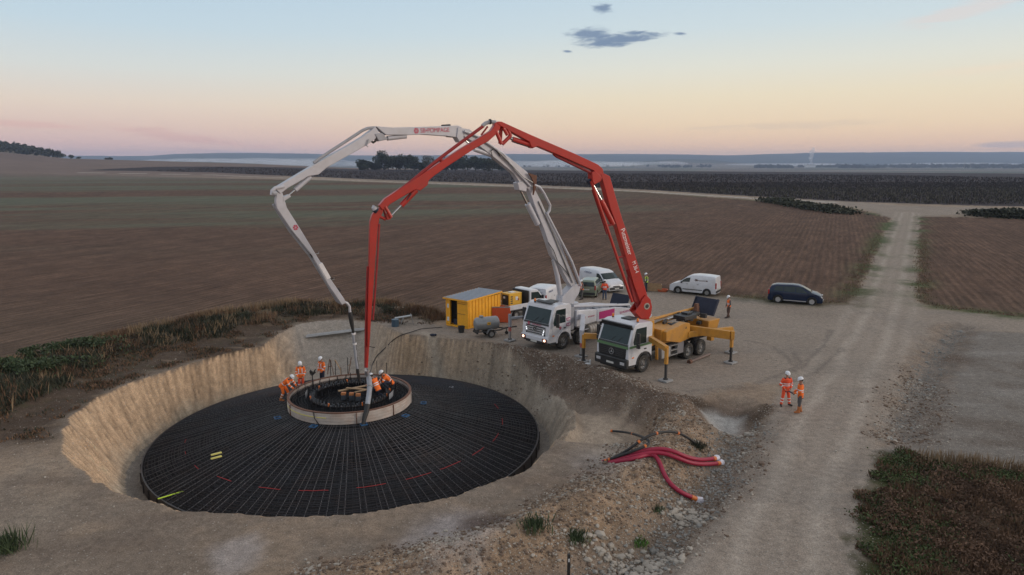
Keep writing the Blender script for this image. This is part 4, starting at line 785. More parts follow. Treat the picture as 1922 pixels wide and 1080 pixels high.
def truck_cab(root, paint, arocs):
    HW = 1.22
    arch = [(.66*math.cos(t), .56+.66*math.sin(t)) for t in np.linspace(.08, PI-.35, 12)]
    prof = [(1.40, .62), (.68, .60)]+arch+[(-.68, .78), (-.70, 2.86), (-.58, 2.98), (.55, 3.03), (.86, 2.95), (.98, 2.78), (1.33, 1.84), (1.42, 1.40)]
    MB().prism(prof, -HW, HW).build('cab', paint, root, smooth=30, bevel=.055, seg=3)
    nx = Vector((.94, 0, .35)).normalized()
    fr = lambda t: Vector((1.33-.35*t, 0, 1.84+.94*t))
    ws = MB(); o_ = nx*.014
    pts = [fr(.02)+Vector((0, -1.08, 0))+o_, fr(.02)+Vector((0, 1.08, 0))+o_, fr(.97)+Vector((0, 1.04, 0))+o_, fr(.97)+Vector((0, -1.04, 0))+o_]
    ws.add([p for p in pts]+[p+nx*.01 for p in pts], [(3, 2, 1, 0), (4, 5, 6, 7), (0, 1, 5, 4), (1, 2, 6, 5), (2, 3, 7, 6), (3, 0, 4, 7)]); w = ws.build('windshield', M_GLASS, root, bevel=.004)
    for s in (1, -1): MB().beam(fr(.02)+Vector((0, .25*s, 0))+nx*.03, fr(.36)+Vector((0, .25*s+.35, 0))+nx*.03, .02, .02).build('wiper', M_DKPL, w)
    # dark sun visor and frame
    if not arocs:
        MB().beam(fr(1.02)+Vector((0, -1.16, 0))+nx*.10, fr(1.02)+Vector((0, 1.16, 0))+nx*.10, .10, .26, up=(.35, 0, .9)).build('sun_visor', M_DKPL, root, bevel=.02)
    MB().beam(fr(-.06)+Vector((0, -1.12, 0))+nx*.012, fr(-.06)+Vector((0, 1.12, 0))+nx*.012, .03, .13, up=(-.35, 0, .94)).build('cowl_trim', M_DKPL, root)
    for s in (1, -1):
        y = HW*s
        win = [(-.12, 1.80), (.96, 1.80), (1.02, 1.98), (.80, 2.68), (.74, 2.74), (-.12, 2.74)]
        if arocs: win = [(-.12, 1.82), (.45, 1.82), (.60, 1.68), (.98, 1.72), (1.04, 1.92), (.80, 2.68), (.74, 2.74), (-.12, 2.74)]
        door = panel([(-.20, 1.25), (-.20, 2.80), (.76, 2.80), (.92, 2.60), (1.10, 2.0), (1.12, 1.12), (.76, 1.12), (.60, 1.25)], y, .006, paint, 'door', root)
        panel(win, y+.018*s, .008, M_GLASS, 'side_window', door)
        MB().box((-.04, y+.045*s, 1.45), (.18, .04, .06)).build('handle', M_DKPL, door)
        MB().box((.95, y+.33*s, 2.25), (.12, .22, .62)).box((.95, y+.33*s, 1.78), (.12, .22, .24)).beam((.85, y, 2.55), (.95, y+.3*s, 2.5), .03, .03).beam((.85, y, 1.7), (.95, y+.3*s, 1.78), .03, .03).build('mirror', M_DKPL, root, bevel=.02)
        fen = MB(); A = [(.72*math.cos(t), .56+.72*math.sin(t)) for t in np.linspace(-.05, PI-.05, 18)]; B = [(.64*math.cos(t), .56+.64*math.sin(t)) for t in np.linspace(PI-.05, -.05, 18)]
        fen.prism(A+B, y-.04*s, y+.045*s); fen.build('mudguard', M_DKPL if not arocs else paint, root)
        st = MB().box((1.05, y-.08*s, .52), (.55, .16, .10)).box((1.05, y-.10*s, .86), (.5, .14, .04)).build('entry_step', M_DKPL, root, bevel=.015)
        MB().box((1.02, y+.02*s, 1.06), (.16, .03, .07)).build('indicator', M_AMB, root)
    # front mask
    X0 = 1.42
    if arocs:
        g = MB()
        for r_ in range(4):
            z = 1.52-.15*r_; hw = .86-.05*r_
            g.box((X0+.035, 0, z), (.05, hw*2, .045))
            for q in range(-6, 7): g.box((X0+.03, q*.13, z-.045), (.04, .07, .05))
        MB().box((X0+.01, 0, 1.29), (.03, 1.75, .66)).build('grille', M_DKPL, root, bevel=.01); g.build('grille_bars', mat('silver_paint', (.60, .61, .63), rough=.3, metal=.3), root)
        MB().box((X0+.06, 0, .80), (.20, 2.46, .30)).box((X0+.03, 0, .98), (.14, 2.40, .08)).build('bumper', paint, root, bevel=.04)
        MB().box((X0+.09, 0, .60), (.16, 1.5, .20)).build('lower_bumper', M_DKPL, root, bevel=.03)
        for s in (1, -1):
            h = MB().box((X0+.14, .97*s, .79), (.08, .46, .27)).build('headlight', mat('headlight_housing', (.20, .10, .10), rough=.2, coat=1), root, bevel=.03)
            MB().sphere((X0+.18, .97*s, .79), .085, 12, (.4, 1.1, .9)).build('bulb', M_LIT, h)
        for yy_ in (-.62, -.2, .2, .62): MB().box((X0+.07, yy_, .985), (.03, .06, .05)).build('running_light', M_LITW, root)
        for zz, yy_ in ((1.40, .80), (1.28, .77), (1.13, .72), (1.40, -.80), (1.28, -.77)): MB().box((X0+.06, yy_, zz), (.03, .07, .05)).build('running_light', M_LITW, root)
        star(Matrix.Translation((X0+.07, 0, 1.42)) @ Matrix.Rotation(PI/2, 4, 'Y') @ Matrix.Rotation(PI/2, 4, 'Z'), .17, M_ALLOY, root); MB().cyl((X0+.03, 0, 1.42), (X0+.065, 0, 1.42), .18, n=20).build('emblem_disc', M_DKPL, root)
        hexlogo(face_M((X0-.0+.012, -.62, 1.70), (0, 1, 0), (-.12, 0, 1)), .12, M_CRIM, root); text('SB•POMPAGE', .14, face_M((X0-.0+.014, .10, 1.69), (0, 1, 0), (-.12, 0, 1)), M_CRIM, root)
    else:
        MB().box((X0+.02, 0, 1.31), (.06, 2.02, .60), top=(1, 1.05)).build('grille', M_DKPL, root, bevel=.02); g = MB()
        for r_ in range(4): g.box((X0+.05, 0, 1.12+.11*r_), (.02, 1.8, .03))
        g.build('grille_bars', mat('dark_slat', (.045, .045, .048), rough=.4), root)
        MB().box((X0+.05, 0, .72), (.26, 2.48, .58)).build('bumper', M_DKPL, root, bevel=.06); MB().box((X0+.0, 0, .44), (.2, 1.7, .14)).build('lower_bumper', M_CHASS, root, bevel=.02)
        for s in (1, -1): h = MB().box((X0+.16, .92*s, .74), (.05, .36, .20)).build('headlight', M_LAMP, root, bevel=.03)
        star(Matrix.Translation((X0+.075, 0, 1.31)) @ Matrix.Rotation(PI/2, 4, 'Y') @ Matrix.Rotation(PI/2, 4, 'Z'), .19, M_ALLOY, root)
        MB().box((X0+.008, 0, 1.68), (.02, 2.38, .15), (0, -.10, 0)).box((.25, HW+.016, 1.70), (2.2, .02, .13)).box((.25, -HW-.016, 1.70), (2.2, .02, .13)).build('green_stripe', M_GREEN, root)
    MB().box((X0+.18, 0, .66 if not arocs else .62), (.02, .55, .12)).build('number_plate', M_PLATE, root)
    MB().box((-.05, 0, 3.06), (.75, .75, .07)).build('roof_hatch', M_DKPL, root, bevel=.03)
    for (x, y) in ((.35, -.95), (.35, .95)) if not arocs else ((.75, -.72),):
        b = MB().cyl((x, y, 3.0), (x, y, 3.08), .07, n=12).build('beacon_base', M_DKPL, root); MB().cyl((x, y, 3.08), (x, y, 3.26), .075, .06, n=12).build('beacon', M_AMB, root, bevel=.01)
    if arocs: MB().box((.55, 0, 3.10), (.35, 1.5, .06), (0, .15, 0)).build('roof_spoiler', M_DKPL, root, bevel=.02)
def brace_frame(root): pass
def chassis(root, xr, wheels, r=.52):
    mb = MB()
    for s in (1, -1): mb.box(((1.0+xr)/2, .42*s, .95), (1.0-xr, .09, .26))
    for x in np.arange(.6, xr, -1.1): mb.box((x, 0, .93), (.12, .8, .18))
    mb.box((-.2, 0, .8), (1.5, .9, .5)); mb.build('chassis', M_CHASS, root)
    for x, dual in wheels:
        MB().cyl((x, -1.0, r), (x, 1.0, r), .09, n=10).sphere((x, 0, r), .22, 10).build('axle', M_CHASS, root)
        for s in (1, -1):
            if dual: wheel(root, x, 1.09*s, r, .30, s); wheel(root, x, .76*s, r, .28, s)
            else: wheel(root, x, 1.04*s, r, .34, s)
def outrigger(root, Mi, foot, top_z, beam_pts, bw, bh, m, m2, striped=False, name='outrigger'):
    f = Mi @ Vector((foot[0], foot[1], 0)); bp = [Mi @ Vector(p) for p in beam_pts]
    mb = MB()
    for a, b in zip(bp, bp[1:]): mb.beam(a, b, bw, bh)
    o = mb.build(name, m, root, bevel=.015)
    t = Vector((f.x, f.y, top_z)); MB().beam(t, Vector((f.x, f.y, top_z*.52)), .17, .17).build('leg_sleeve', m, o, bevel=.01)
    MB().beam(Vector((f.x, f.y, top_z*.56)), Vector((f.x, f.y, .08)), .115, .115).build('leg', m2, o)
    if striped: MB().beam(Vector((f.x, f.y, top_z*.56)), Vector((f.x, f.y, top_z*.36)), .14, .14).build('warning_band', mat('red_white_tape', (.45, .12, .10), rough=.5, noise=.5, scale=7), o)
    MB().box((f.x, f.y, .06), (.62, .62, .10)).build('foot_pad', M_CONC, o, bevel=.015); MB().cyl((f.x, f.y, .1), (f.x, f.y, .17), .14, n=12).build('foot_plate', M_CHASS, o)
    return o
class Boom:     # everything of a boom lives in one vertical plane through the turret
    def __init__(s, root, T, P):
        s.root = root; s.T = Vector(T); s.P = Vector(P); d = (s.P-s.T); d.z = 0; s.d = d.normalized(); s.n = Vector((s.d.y, -s.d.x, 0)); s.Mi = root.matrix_basis.inverted()
        if s.n.y > 0: s.n = -s.n          # n points toward the drone side
    def pt(s, px, py, off=0):
        r = ray(px, py); o = Vector((0, 0, CH)); q = s.T+s.n*off; t = (q-o).dot(s.n)/r.dot(s.n); return s.Mi @ (o+r*t)
    def plate(s, name, outline, w, m, parent=None, off=0, bevel=.03):
        P = [s.pt(x, y) for x, y in outline]; nl = (s.Mi.to_3x3() @ s.n); n = len(P); a = [p+nl*(off+w/2) for p in P]; b = [p+nl*(off-w/2) for p in P]
        fs = [tuple(range(n)), tuple(range(2*n-1, n-1, -1))]+[((i+1) % n, i, n+i, n+(i+1) % n) for i in range(n)]
        mb = MB().add(a+b, fs); o = mb.build(name, m, parent or s.root, bevel=bevel, smooth=30)
        bm_fix(o); return o
    def rod(s, name, pts, r, m, parent=None, off=0, n=12):
        nl = (s.Mi.to_3x3() @ s.n); return MB().tube([s.pt(x, y)+nl*off for x, y in pts], r, n).build(name, m, parent or s.root)
def bm_fix(o):
    import bmesh
    bm = bmesh.new(); bm.from_mesh(o.data); bmesh.ops.recalc_face_normals(bm, faces=bm.faces); bm.to_mesh(o.data); bm.free()
def boom_text(B, s, px0, px1, size_px, m, off, parent, sx=1.0):   # lettering on the drone side of an arm, running from px0 to px1
    a = B.pt(*px0); b = B.pt(*px1); nl = B.Mi.to_3x3() @ B.n; right = (b-a); c = (a+b)/2+nl*(off); L_ = right.length; r = right.normalized(); up = nl.cross(r)
    sz = size_px*L_/math.hypot(px1[0]-px0[0], px1[1]-px0[1]); M_ = face_M(c, r, up)
    o = text(s, sz, M_, m, parent); xs = [v.co.x for v in o.data.vertices]; w = max(xs)-min(xs); o.matrix_local = M_ @ Matrix.Scale(L_/w, 4, (1, 0, 0)); return o
def place_root(o): o.matrix_basis = Matrix.Translation(o.location) @ Matrix.Rotation(o.rotation_euler.z, 4, 'Z')
# ------------------------------------------------------------------ white pump truck
WT = empty('white_pump_truck', (2.58, 45.35, 0), math.atan2(-.69, -.724), 'white concrete pump truck with its lamps lit and a white folded boom', 'pump truck'); place_root(WT)
truck_cab(WT, M_WPAINT, True); chassis(WT, -9.3, [(0, 0), (-1.75, 0), (-5.3, 1), (-6.65, 1)])
for s in (1, -1):
    y = -1.24*s
    panel([(-.75, 1.15), (-.75, 2.7), (-1.1, 2.7), (-1.1, 1.15)], y*.9, 0, M_GBOOM, 'cab_rear_wall', WT)
MB().box((-.98, 0, 1.80), (.42, 2.1, 1.4)).build('equipment_locker', M_GBOOM, WT, bevel=.03)
for s in (-1, 1):
    y = 1.12*s
    p1_ = MB().prism([(-1.25, 1.30), (-1.25, 2.42), (-3.35, 2.18), (-3.35, 1.36)], y-.12*s, y+.12*s).build('side_cover', M_WPAINT, WT, bevel=.03); bm_fix(p1_)
    p2_ = MB().prism([(-3.40, 1.30), (-3.40, 2.20), (-5.6, 2.02), (-7.4, 1.68), (-9.3, 1.05), (-9.3, .62), (-6.9, 1.15)], y-.12*s, y+.12*s).build('side_cover', mat('pale_grey_paint', (.50, .51, .56), rough=.35), WT, bevel=.03); bm_fix(p2_)
    dirn = (-1, 0, 0) if s > 0 else (1, 0, 0); dirn = (1 if s < 0 else -1, 0, 0); dirn = (-dirn[0], 0, 0)
    rt = (-1, 0, 0) if s > 0 else (1, 0, 0)
    off = y+.125*s
    MB().box((-4.45, off+.004*s, 1.72), (1.7, .012, .52)).build('magenta_panel', M_MAG, p2_)
    R_ = (1, 0, 0) if s < 0 else (-1, 0, 0)
    hexlogo(face_M((-2.0, off+.002*s, 1.82), R_, (0, 0, 1)), .17, M_CRIM, p1_); text('SB•POMPAGE', .12, face_M((-2.75, off+.003*s, 1.80), R_, (0, 0, 1)), M_CRIM, p1_)
    text('SB POMPAGE', .24, face_M((-6.6, off+.003*s, 1.55), R_, (0, 0, 1)), M_MAG, p2_, shear=.1)
    hexlogo(face_M((.38, 1.26*s, 1.50), R_, (0, 0, 1)), .11, M_CRIM, WT)
    for zz in (1.62, 1.98):
        MB().box((-.42, 1.240*s, zz), (.34, .03, .18)).build('pink_sticker', M_MAG, WT); MB().box((-.50, 1.252*s, zz), (.11, .01, .11)).box((-.35, 1.252*s, zz), (.10, .01, .11)).build('sticker_print', M_WPRINT, WT)
    MB().beam((-2.2, 1.15*s, .95), (-4.7, 1.15*s, .95), .05, .05).build('side_guard', M_WPAINT, WT)
tk = MB()
for q in range(4): tk.lathe([(.30, -.13), (.34, -.11), (.34, .11), (.30, .13)], Matrix.Translation((-2.75-.28*q, 1.0, .85)) @ Matrix.Rotation(PI/2, 4, 'Y'), 18)
tk.cyl((-2.6, 1.0, .85), (-3.75, 1.0, .85), .28, n=18); tk.build('ribbed_tank', mat('cream_tank', (.42, .38, .33), rough=.5), WT)
MB().cyl((-4.35, .95, .9), (-4.35, 1.2, .9), .33, n=18).build('air_filter', M_CHASS, WT)
MB().box((-5.0, 0, 1.25), (6.6, 1.9, .6), (0, -.04, 0)).build('deck', M_GBOOM, WT, bevel=.03)
for i, (zz, yy_) in enumerate(((2.55, .85), (2.4, -.3))): MB().tube([(-1.3, yy_, zz+.1), (-7.3, yy_+.15, zz-.62), (-7.6, yy_+.1, zz-.85), (-7.7, yy_, 1.3)], .095, 12).build('delivery_pipe', M_WBOOM, WT)
for q in range(14): MB().box((-2.2-.45*q, rnd.uniform(-.7, .7), 1.98-.045*q+rnd.uniform(0, .08)), (rnd.uniform(.2, .5), rnd.uniform(.2, .5), .25)).build('deck_box', M_GBOOM, WT, bevel=.02)
mb = MB().box((-8.0, 0, 1.15), (1.1, 1.5, .8), top=(1.25, 1.15)).build('hopper', M_DKPL, WT, bevel=.03)
MB().box((-7.5, 0, 2.05), (.08, 1.6, 1.05), (0, -.42, 0)).build('hopper_lid', M_NAVY, WT, bevel=.02)
for s in (1, -1): MB().cyl((-9.75, 1.15*s, .6), (-9.75, 1.15*s, 1.15), .035, n=8).sphere((-9.75, 1.15*s, 1.22), .14, 12).build('marker_ball', M_DKPL, WT)
MB().box((-9.0, -1.2, .72), (1.6, .26, .36)).box((-9.0, 1.2, .72), (1.6, .26, .36)).build('rear_outrigger', M_WBOOM, WT, bevel=.03)
Wi = WT.matrix_basis.inverted()
W0 = WT.matrix_basis
g = G(1091, 670); outrigger(WT, Wi, g, 1.75, [W0 @ Vector((-1.5, .9, 1.9)), W0 @ Vector((-1.6, 1.5, 2.0)), Vector((g.x, g.y, 1.55))], .30, .34, M_WBOOM, M_STEEL, True)
g = G(957, 640); outrigger(WT, Wi, g, 1.9, [W0 @ Vector((-1.5, -.8, 1.6)), W0 @ Vector((-1.55, -1.9, 1.6)), Vector((g.x, g.y, 1.6))], .14, .16, M_GBOOM, M_STEEL, True)
tw = W0 @ Vector((-2.1, 0, 0)); pedw = MB().cyl((-2.1, 0, 1.3), (-2.1, 0, 2.7), .55, .48, n=20).build('turret', M_WBOOM, WT, bevel=.02)
BW = Boom(WT, (tw.x, tw.y, 0), (-8.6, 37.0, 0))
BW.plate('turret_head', [(1048, 573), (1050, 556), (1060, 546), (1070, 536), (1077, 532), (1084, 538), (1081, 550), (1073, 562), (1072, 575)], .62, M_WBOOM)
A1 = BW.plate('boom_arm', [(988, 352), (997, 350), (1009, 372), (1022, 400), (1048, 455), (1064, 497), (1079, 531), (1082, 540), (1075, 546), (1062, 528), (1047, 499), (1033, 478), (1018, 432), (1003, 395)], .42, M_WBOOM)
BW.rod('lift_cylinder', [(1038, 488), (1046, 518), (1052, 556)], [.11, .17, .17], M_WBOOM); BW.rod('cylinder_rod', [(1049, 545), (1053, 568)], .09, M_CHROME)
BW.rod('cylinder', [(1009, 421), (990, 383)], .19, M_WBOOM); BW.rod('cylinder_rod', [(990, 384), (974, 352)], .07, M_CHROME)
BW.plate('link', [(967, 343), (976, 340), (984, 348), (984, 360), (970, 357)], .5, M_WBOOM)
BW.rod('boom_pipe', [(996, 347), (1007, 352), (1014, 362), (1026, 385), (1025, 395), (1020, 402)], .085, M_WBOOM, off=.35); BW.rod('boom_pipe', [(1020, 402), (1045, 450), (1066, 490), (1083, 535)], .085, M_WBOOM, off=.38); BW.rod('boom_pipe', [(1006, 378), (1034, 440), (1055, 492), (1070, 530)], .05, M_STEEL, off=.26)
BW.rod('hydraulic_hose', [(1024, 455), (1034, 470), (1042, 492), (1056, 508), (1066, 520)], .025, M_BLACK, off=.28, n=6)
A2 = BW.plate('boom_arm', [(862, 241), (878, 243), (902, 262), (930, 279), (949, 293), (986, 323), (998, 345), (991, 356), (976, 350), (961, 326), (924, 296), (893, 272), (868, 257)], .40, M_WBOOM)
BW.rod('cylinder', [(889, 280), (921, 291)], .14, M_WBOOM, off=.02); BW.rod('cylinder_rod', [(872, 262), (890, 280)], .06, M_CHROME); BW.rod('boom_pipe', [(866, 247), (890, 256), (940, 290), (962, 320), (990, 350)], .07, M_WBOOM, off=.3); BW.rod('boom_pipe', [(928, 284), (950, 306), (975, 332), (994, 343)], .05, M_STEEL, off=.34)
BW.rod('hydraulic_hose', [(919, 293), (916, 284), (922, 279), (929, 286), (934, 294)], .03, M_BLACK, off=.28, n=6); BW.plate('pipe_bracket', [(985, 325), (1000, 330), (999, 350), (994, 366), (995, 345), (990, 333)], .12, M_RUST, off=.35, bevel=0)
A3 = BW.plate('boom_arm', [(703, 237.5), (734, 240), (790, 238.5), (858, 236), (865, 243), (868, 256), (856, 259), (836, 256), (790, 253), (764, 254), (722, 254), (712, 246)], .38, M_WBOOM)
BW.rod('cylinder', [(727, 260), (762, 256)], .13, M_WBOOM); BW.rod('cylinder_rod', [(716, 262), (728, 260)], .06, M_CHROME); BW.rod('cylinder', [(838, 255), (851, 256)], .09, M_GBOOM); BW.plate('link', [(700, 252), (714, 250), (725, 262), (708, 266)], .46, M_GBOOM); BW.plate('link', [(855, 240), (862, 238), (867, 262), (859, 268), (853, 258)], .5, M_WBOOM)
BW.rod('boom_fitting', [(829, 236), (845, 235)], .05, M_BLACK); boom_text(BW, 'SB•POMPAGE', (786, 246), (840, 244.6), 10, M_CRIM, .20, A3)
hl_ = BW.pt(778, 246); nl_ = BW.Mi.to_3x3() @ BW.n; r_ = (BW.pt(785, 246)-BW.pt(770, 246)).normalized(); hexlogo(face_M(hl_+nl_*.195, r_, nl_.cross(r_)), .17, M_CRIM, A3)
A4 = BW.plate('boom_arm', [(702, 238), (709, 249), (702, 261), (684, 274), (611, 315), (596, 328), (577, 331), (537, 354), (524, 364), (514, 354), (521, 349), (598, 303), (650, 274), (678, 257), (694, 245)], .36, M_WBOOM)
BW.rod('boom_pipe', [(702, 240), (690, 241), (680, 245), (640, 271), (600, 297), (588, 306)], .08, M_GBOOM, off=.05); BW.rod('cylinder', [(583, 332), (554, 357)], .12, M_WBOOM); BW.rod('cylinder_rod', [(554, 357), (541, 368)], .045, M_CHROME); BW.plate('link', [(529, 370), (541, 365), (545, 369), (541, 372), (530, 379)], .3, M_WBOOM)
BW.rod('elbow_pipe', [(530, 350), (514, 353), (508, 358), (507, 366)], .09, M_WBOOM, off=.22); BW.rod('elbow_pipe', [(507, 361), (515, 364)], .15, M_GBOOM, off=.2)
BW.rod('pipe_hook', [(688, 262), (684, 274), (687, 276)], .03, M_GBOOM, off=.25); BW.rod('pipe_hook', [(695, 265), (699, 268), (703, 265)], .06, M_BLACK, off=.1)
A5 = BW.plate('boom_arm', [(518, 360), (528, 360), (533, 376), (537, 390), (566, 436), (596, 485), (618, 522), (644, 560), (648, 568), (640, 572), (614, 534), (583, 478), (545, 431), (518, 391), (516, 378)], .26, M_WBOOM)
BW.plate('reflective_sleeve', [(596, 496), (603, 493), (619, 521), (612, 524)], .30, M_REFL, bevel=0)
hexlogo(face_M(BW.pt(553, 427)+nl_*.135, r_, nl_.cross(r_)), .15, M_CRIM, A5)
BW.rod('boom_pipe', [(514, 384), (544, 432), (583, 481), (618, 538), (634, 566), (645, 572)], .07, M_GBOOM, off=-.12)
BW.rod('elbow_pipe', [(644, 566), (652, 570), (656, 576), (657, 586)], .075, M_WBOOM)
for (x, y, dx, dy) in ((592, 477, 6, -4), (621, 526, 6, -5)): BW.rod('pipe_hook', [(x, y), (x+dx, y+dy*.2), (x+dx, y+dy)], .018, M_STEEL, n=5)
for (x, y) in ((585, 479), (596, 494), (619, 522), (634, 545)): BW.rod('clamp_band', [(x-1, y+2), (x+3, y-1)], .12, M_CHASS)
hs = BW.rod('end_hose', [(657, 586), (658, 593), (660, 606), (662, 618), (664, 628), (666, 646), (668, 668), (671, 690), (674, 716)], [.10, .13, .12, .08, .07, .07, .075, .08, .08], M_BLACK)
BW.rod('hose_sleeve', [(663, 626), (665, 645), (668, 672), (671, 692)], .085, M_GBOOM, hs); BW.rod('clamp_band', [(663.5, 625), (664, 628)], .11, M_REFL, hs); BW.rod('clamp_band', [(665.5, 644), (666, 647)], .11, M_REFL, hs)
# ------------------------------------------------------------------ yellow and white pump truck with the red boom
YT = empty('yellow_pump_truck', (6.97, 40.25, 0), math.atan2(-.645, -.765), 'yellow concrete pump truck with white cab, green stripe and red boom', 'pump truck'); place_root(YT)
truck_cab(YT, M_WPAINT, False); chassis(YT, -7.4, [(0, 0), (-4.35, 1), (-5.7, 1)])
for s in (-1, 1):
    y = 1.02*s
    o = MB().prism([(-2.0, 1.55), (-2.0, 2.12), (-3.9, 2.42), (-4.35, 2.30), (-4.4, 1.35), (-3.4, 1.22)], y-.24*s, y+.24*s).build('side_box', M_ORANGE, YT, bevel=.03); bm_fix(o)
    MB().box((-3.95, 1.255*s, 2.1), (.16, .012, .14), top=(.2, 1)).build('warning_triangle', M_DKPL, o)
    MB().box((-2.05, 1.05*s, .82), (.85, .42, .68)).build('steel_tank', M_STEEL, YT, bevel=.05)
    MB().box((-3.55, 1.16*s, .92), (.55, .14, .78)).build('locker_door', mat('grey_panel', (.22, .21, .22), rough=.5), YT, bevel=.01)
    mb = MB()
    for zz in (.55, .85, 1.15): mb.box((-2.9, 1.12*s, zz), (.75, .2, .05))
    for xx in (-2.55, -3.25): mb.box((xx, 1.12*s, .85), (.04, .2, .7))
    mb.build('steps', M_STEEL, YT)
    MB().beam((-1.2, 1.22*s, .55), (-1.15, 1.22*s, 1.45), .18, .05, up=(1, 0, 0)).build('mud_flap_bracket', M_ORANGE, YT)
    MB().box((-7.1, .95*s, .95), (.35, .35, .5)).build('tail_lamp_box', M_ORANGE, YT, bevel=.02)
MB().box((-2.7, 0, 1.75), (1.6, 1.9, .9)).box((-5.6, 0, 1.35), (3.4, 1.7, .35)).build('deck', M_ORANGE, YT, bevel=.02)
MB().box((-3.2, -.75, 2.29), (2.2, .75, .03), (0, .13, 0)).build('dusty_walkway', M_DUSTY, YT)
MB().tube([(-1.5, -.55, 2.42), (-4.0, -.50, 2.52), (-7.6, -.45, 2.62), (-7.9, -.45, 2.5), (-7.9, -.4, 2.1)], .09, 12).build('delivery_pipe', M_ORANGE, YT)
for yy_, zz in ((-.7, 2.15), (-.95, 2.0)): MB().cyl((-4.6, yy_, zz), (-6.6, yy_, zz+.12), .08, n=12).build('pump_cylinder', M_CHROME, YT)
MB().box((-5.2, .25, 2.45), (1.3, .9, .28)).box((-5.4, .2, 2.65), (.5, .5, .12)).box((-6.3, .1, 2.45), (.7, .6, .22)).build('water_box', M_DKPL, YT, bevel=.03)
for q in range(22): MB().box((rnd.uniform(-7.2, -2.0), rnd.uniform(-.8, .8), rnd.uniform(1.6, 2.35)), (rnd.uniform(.15, .5), rnd.uniform(.1, .4), rnd.uniform(.1, .3)), (0, rnd.uniform(-.3, .3), rnd.uniform(-.4, .4))).build('deck_box', M_CHASS, YT, bevel=.015)
mb = MB()
for q in range(7): x = rnd.uniform(-7, -4.5); mb.tube([(x, rnd.uniform(-.6, .6), 2.3), (x-.3, rnd.uniform(-.6, .6), 2.6), (x-.8, rnd.uniform(-.6, .6), 2.2)], .03, 6)
mb.build('hydraulic_hoses', M_BLACK, YT)
MB().box((-6.9, -.1, 2.75), (.35, .3, .55), top=(.7, .7)).build('rusty_valve', M_RUST, YT, bevel=.02)
MB().box((-7.5, 0, 1.55), (1.0, 1.6, .9), top=(1.3, 1.15)).build('hopper', M_ORANGE, YT, bevel=.03)
lid = MB().box((0, 0, 0), (.09, 1.75, 1.15)).box((.07, .85, 0), (.2, .06, 1.15)).box((.07, -.85, 0), (.2, .06, 1.15)); lid.v = [tuple(Matrix.Translation((-7.75, 0, 2.75)) @ Matrix.Rotation(-.5, 4, 'Y') @ Vector(v)) for v in lid.v]; lid.build('hopper_lid', M_NAVY, YT, bevel=.02)
Yi = YT.matrix_basis.inverted(); Y0 = YT.matrix_basis
g = G(1249, 716); outrigger(YT, Yi, g, 1.95, [Y0 @ Vector((-1.55, -.7, 2.0)), Y0 @ Vector((-1.7, -1.25, 2.05)), Vector((g.x, g.y, 1.9))], .26, .30, M_ORANGE, M_DKPL)
g = G(1095, 680); outrigger(YT, Yi, g, 1.75, [Y0 @ Vector((-1.5, .7, 1.75)), Vector((g.x, g.y, 1.68))], .26, .34, M_ORANGE, M_DKPL)
g = G(1371, 682); orr = outrigger(YT, Yi, g, 1.95, [Y0 @ Vector((-4.2, -1.42, 1.78)), Vector((g.x-.1, g.y, 1.78)), Vector((g.x+.12, g.y, 1.78))], .26, .52, M_ORANGE, M_DKPL)
a_, b_ = Yi @ Vector((g.x, g.y, 1.78)), Vector((-4.2, -1.42, 1.78)); dd = (b_-a_); nn = Vector((-dd.y, dd.x, 0)).normalized()
if (Y0.to_3x3() @ nn).y > 0: nn = -nn
c = a_+dd*.87+nn*.135; MB().cyl(c, c+nn*.02, .13, n=16).build('beam_hole', M_DKPL, orr); c = a_+dd*.15+nn*.135; MB().beam(c-dd*.03, c+dd*.03, .02, .3).build('beam_grating', M_RUST, orr)
c = a_+dd*.5+nn*.135-Vector((0, 0, .17)); MB().beam(c-dd*.42, c+dd*.4, .012, .035).build('beam_line', M_REDD, orr)
outrigger(YT, Yi, Y0 @ Vector((-7.6, 2.2, 0)), 1.6, [Y0 @ Vector((-4.2, 1.2, 1.6)), Y0 @ Vector((-7.6, 2.2, 1.6))], .24, .34, M_ORANGE, M_DKPL)
ty = Y0 @ Vector((-1.55, 0.1, 0)); MB().cyl((-1.55, .1, 1.2), (-1.55, .1, 2.75), .5, .45, n=20).build('turret', M_ORANGE, YT, bevel=.02)
BR = Boom(YT, (ty.x, ty.y, 0), (-7.6, 34.6, 0)); nR = BR.Mi.to_3x3() @ BR.n
for k_, off in ((0, .30), (1, -.30)): BR.plate('turret_fork', [(1186, 584), (1190, 578), (1196, 570), (1200, 560), (1207, 552), (1215, 560), (1218, 574), (1216, 590), (1211, 597), (1198, 597)], .10, M_RED, off=off)
BR.plate('turret_head', [(1189, 588), (1193, 583), (1212, 583), (1214, 598), (1198, 598)], .62, M_RED)
RA1 = BR.plate('boom_arm', [(1124, 327), (1131, 326), (1141, 331), (1152, 370), (1164, 410), (1187, 475), (1201, 520), (1214, 563), (1216, 584), (1207, 588), (1196, 562), (1186, 535), (1172, 487), (1154, 424), (1142, 392), (1132, 355)], .48, M_RED)
MB().cyl(BR.pt(1208, 573)+nR*.22, BR.pt(1208, 573)+nR*.37, .20, n=20).build('pivot_pin', M_DUSTY, RA1); MB().cyl(BR.pt(1208, 573)+nR*.36, BR.pt(1208, 573)+nR*.385, .12, n=16).build('pivot_pin', M_CHASS, RA1)
BR.plate('arm_web', [(1178, 520), (1184, 528), (1193, 556), (1196, 570), (1188, 566), (1183, 545)], .3, M_REDD)
BR.rod('lift_cylinder', [(1179, 505), (1190, 540), (1199, 578)], .17, M_REDD); 
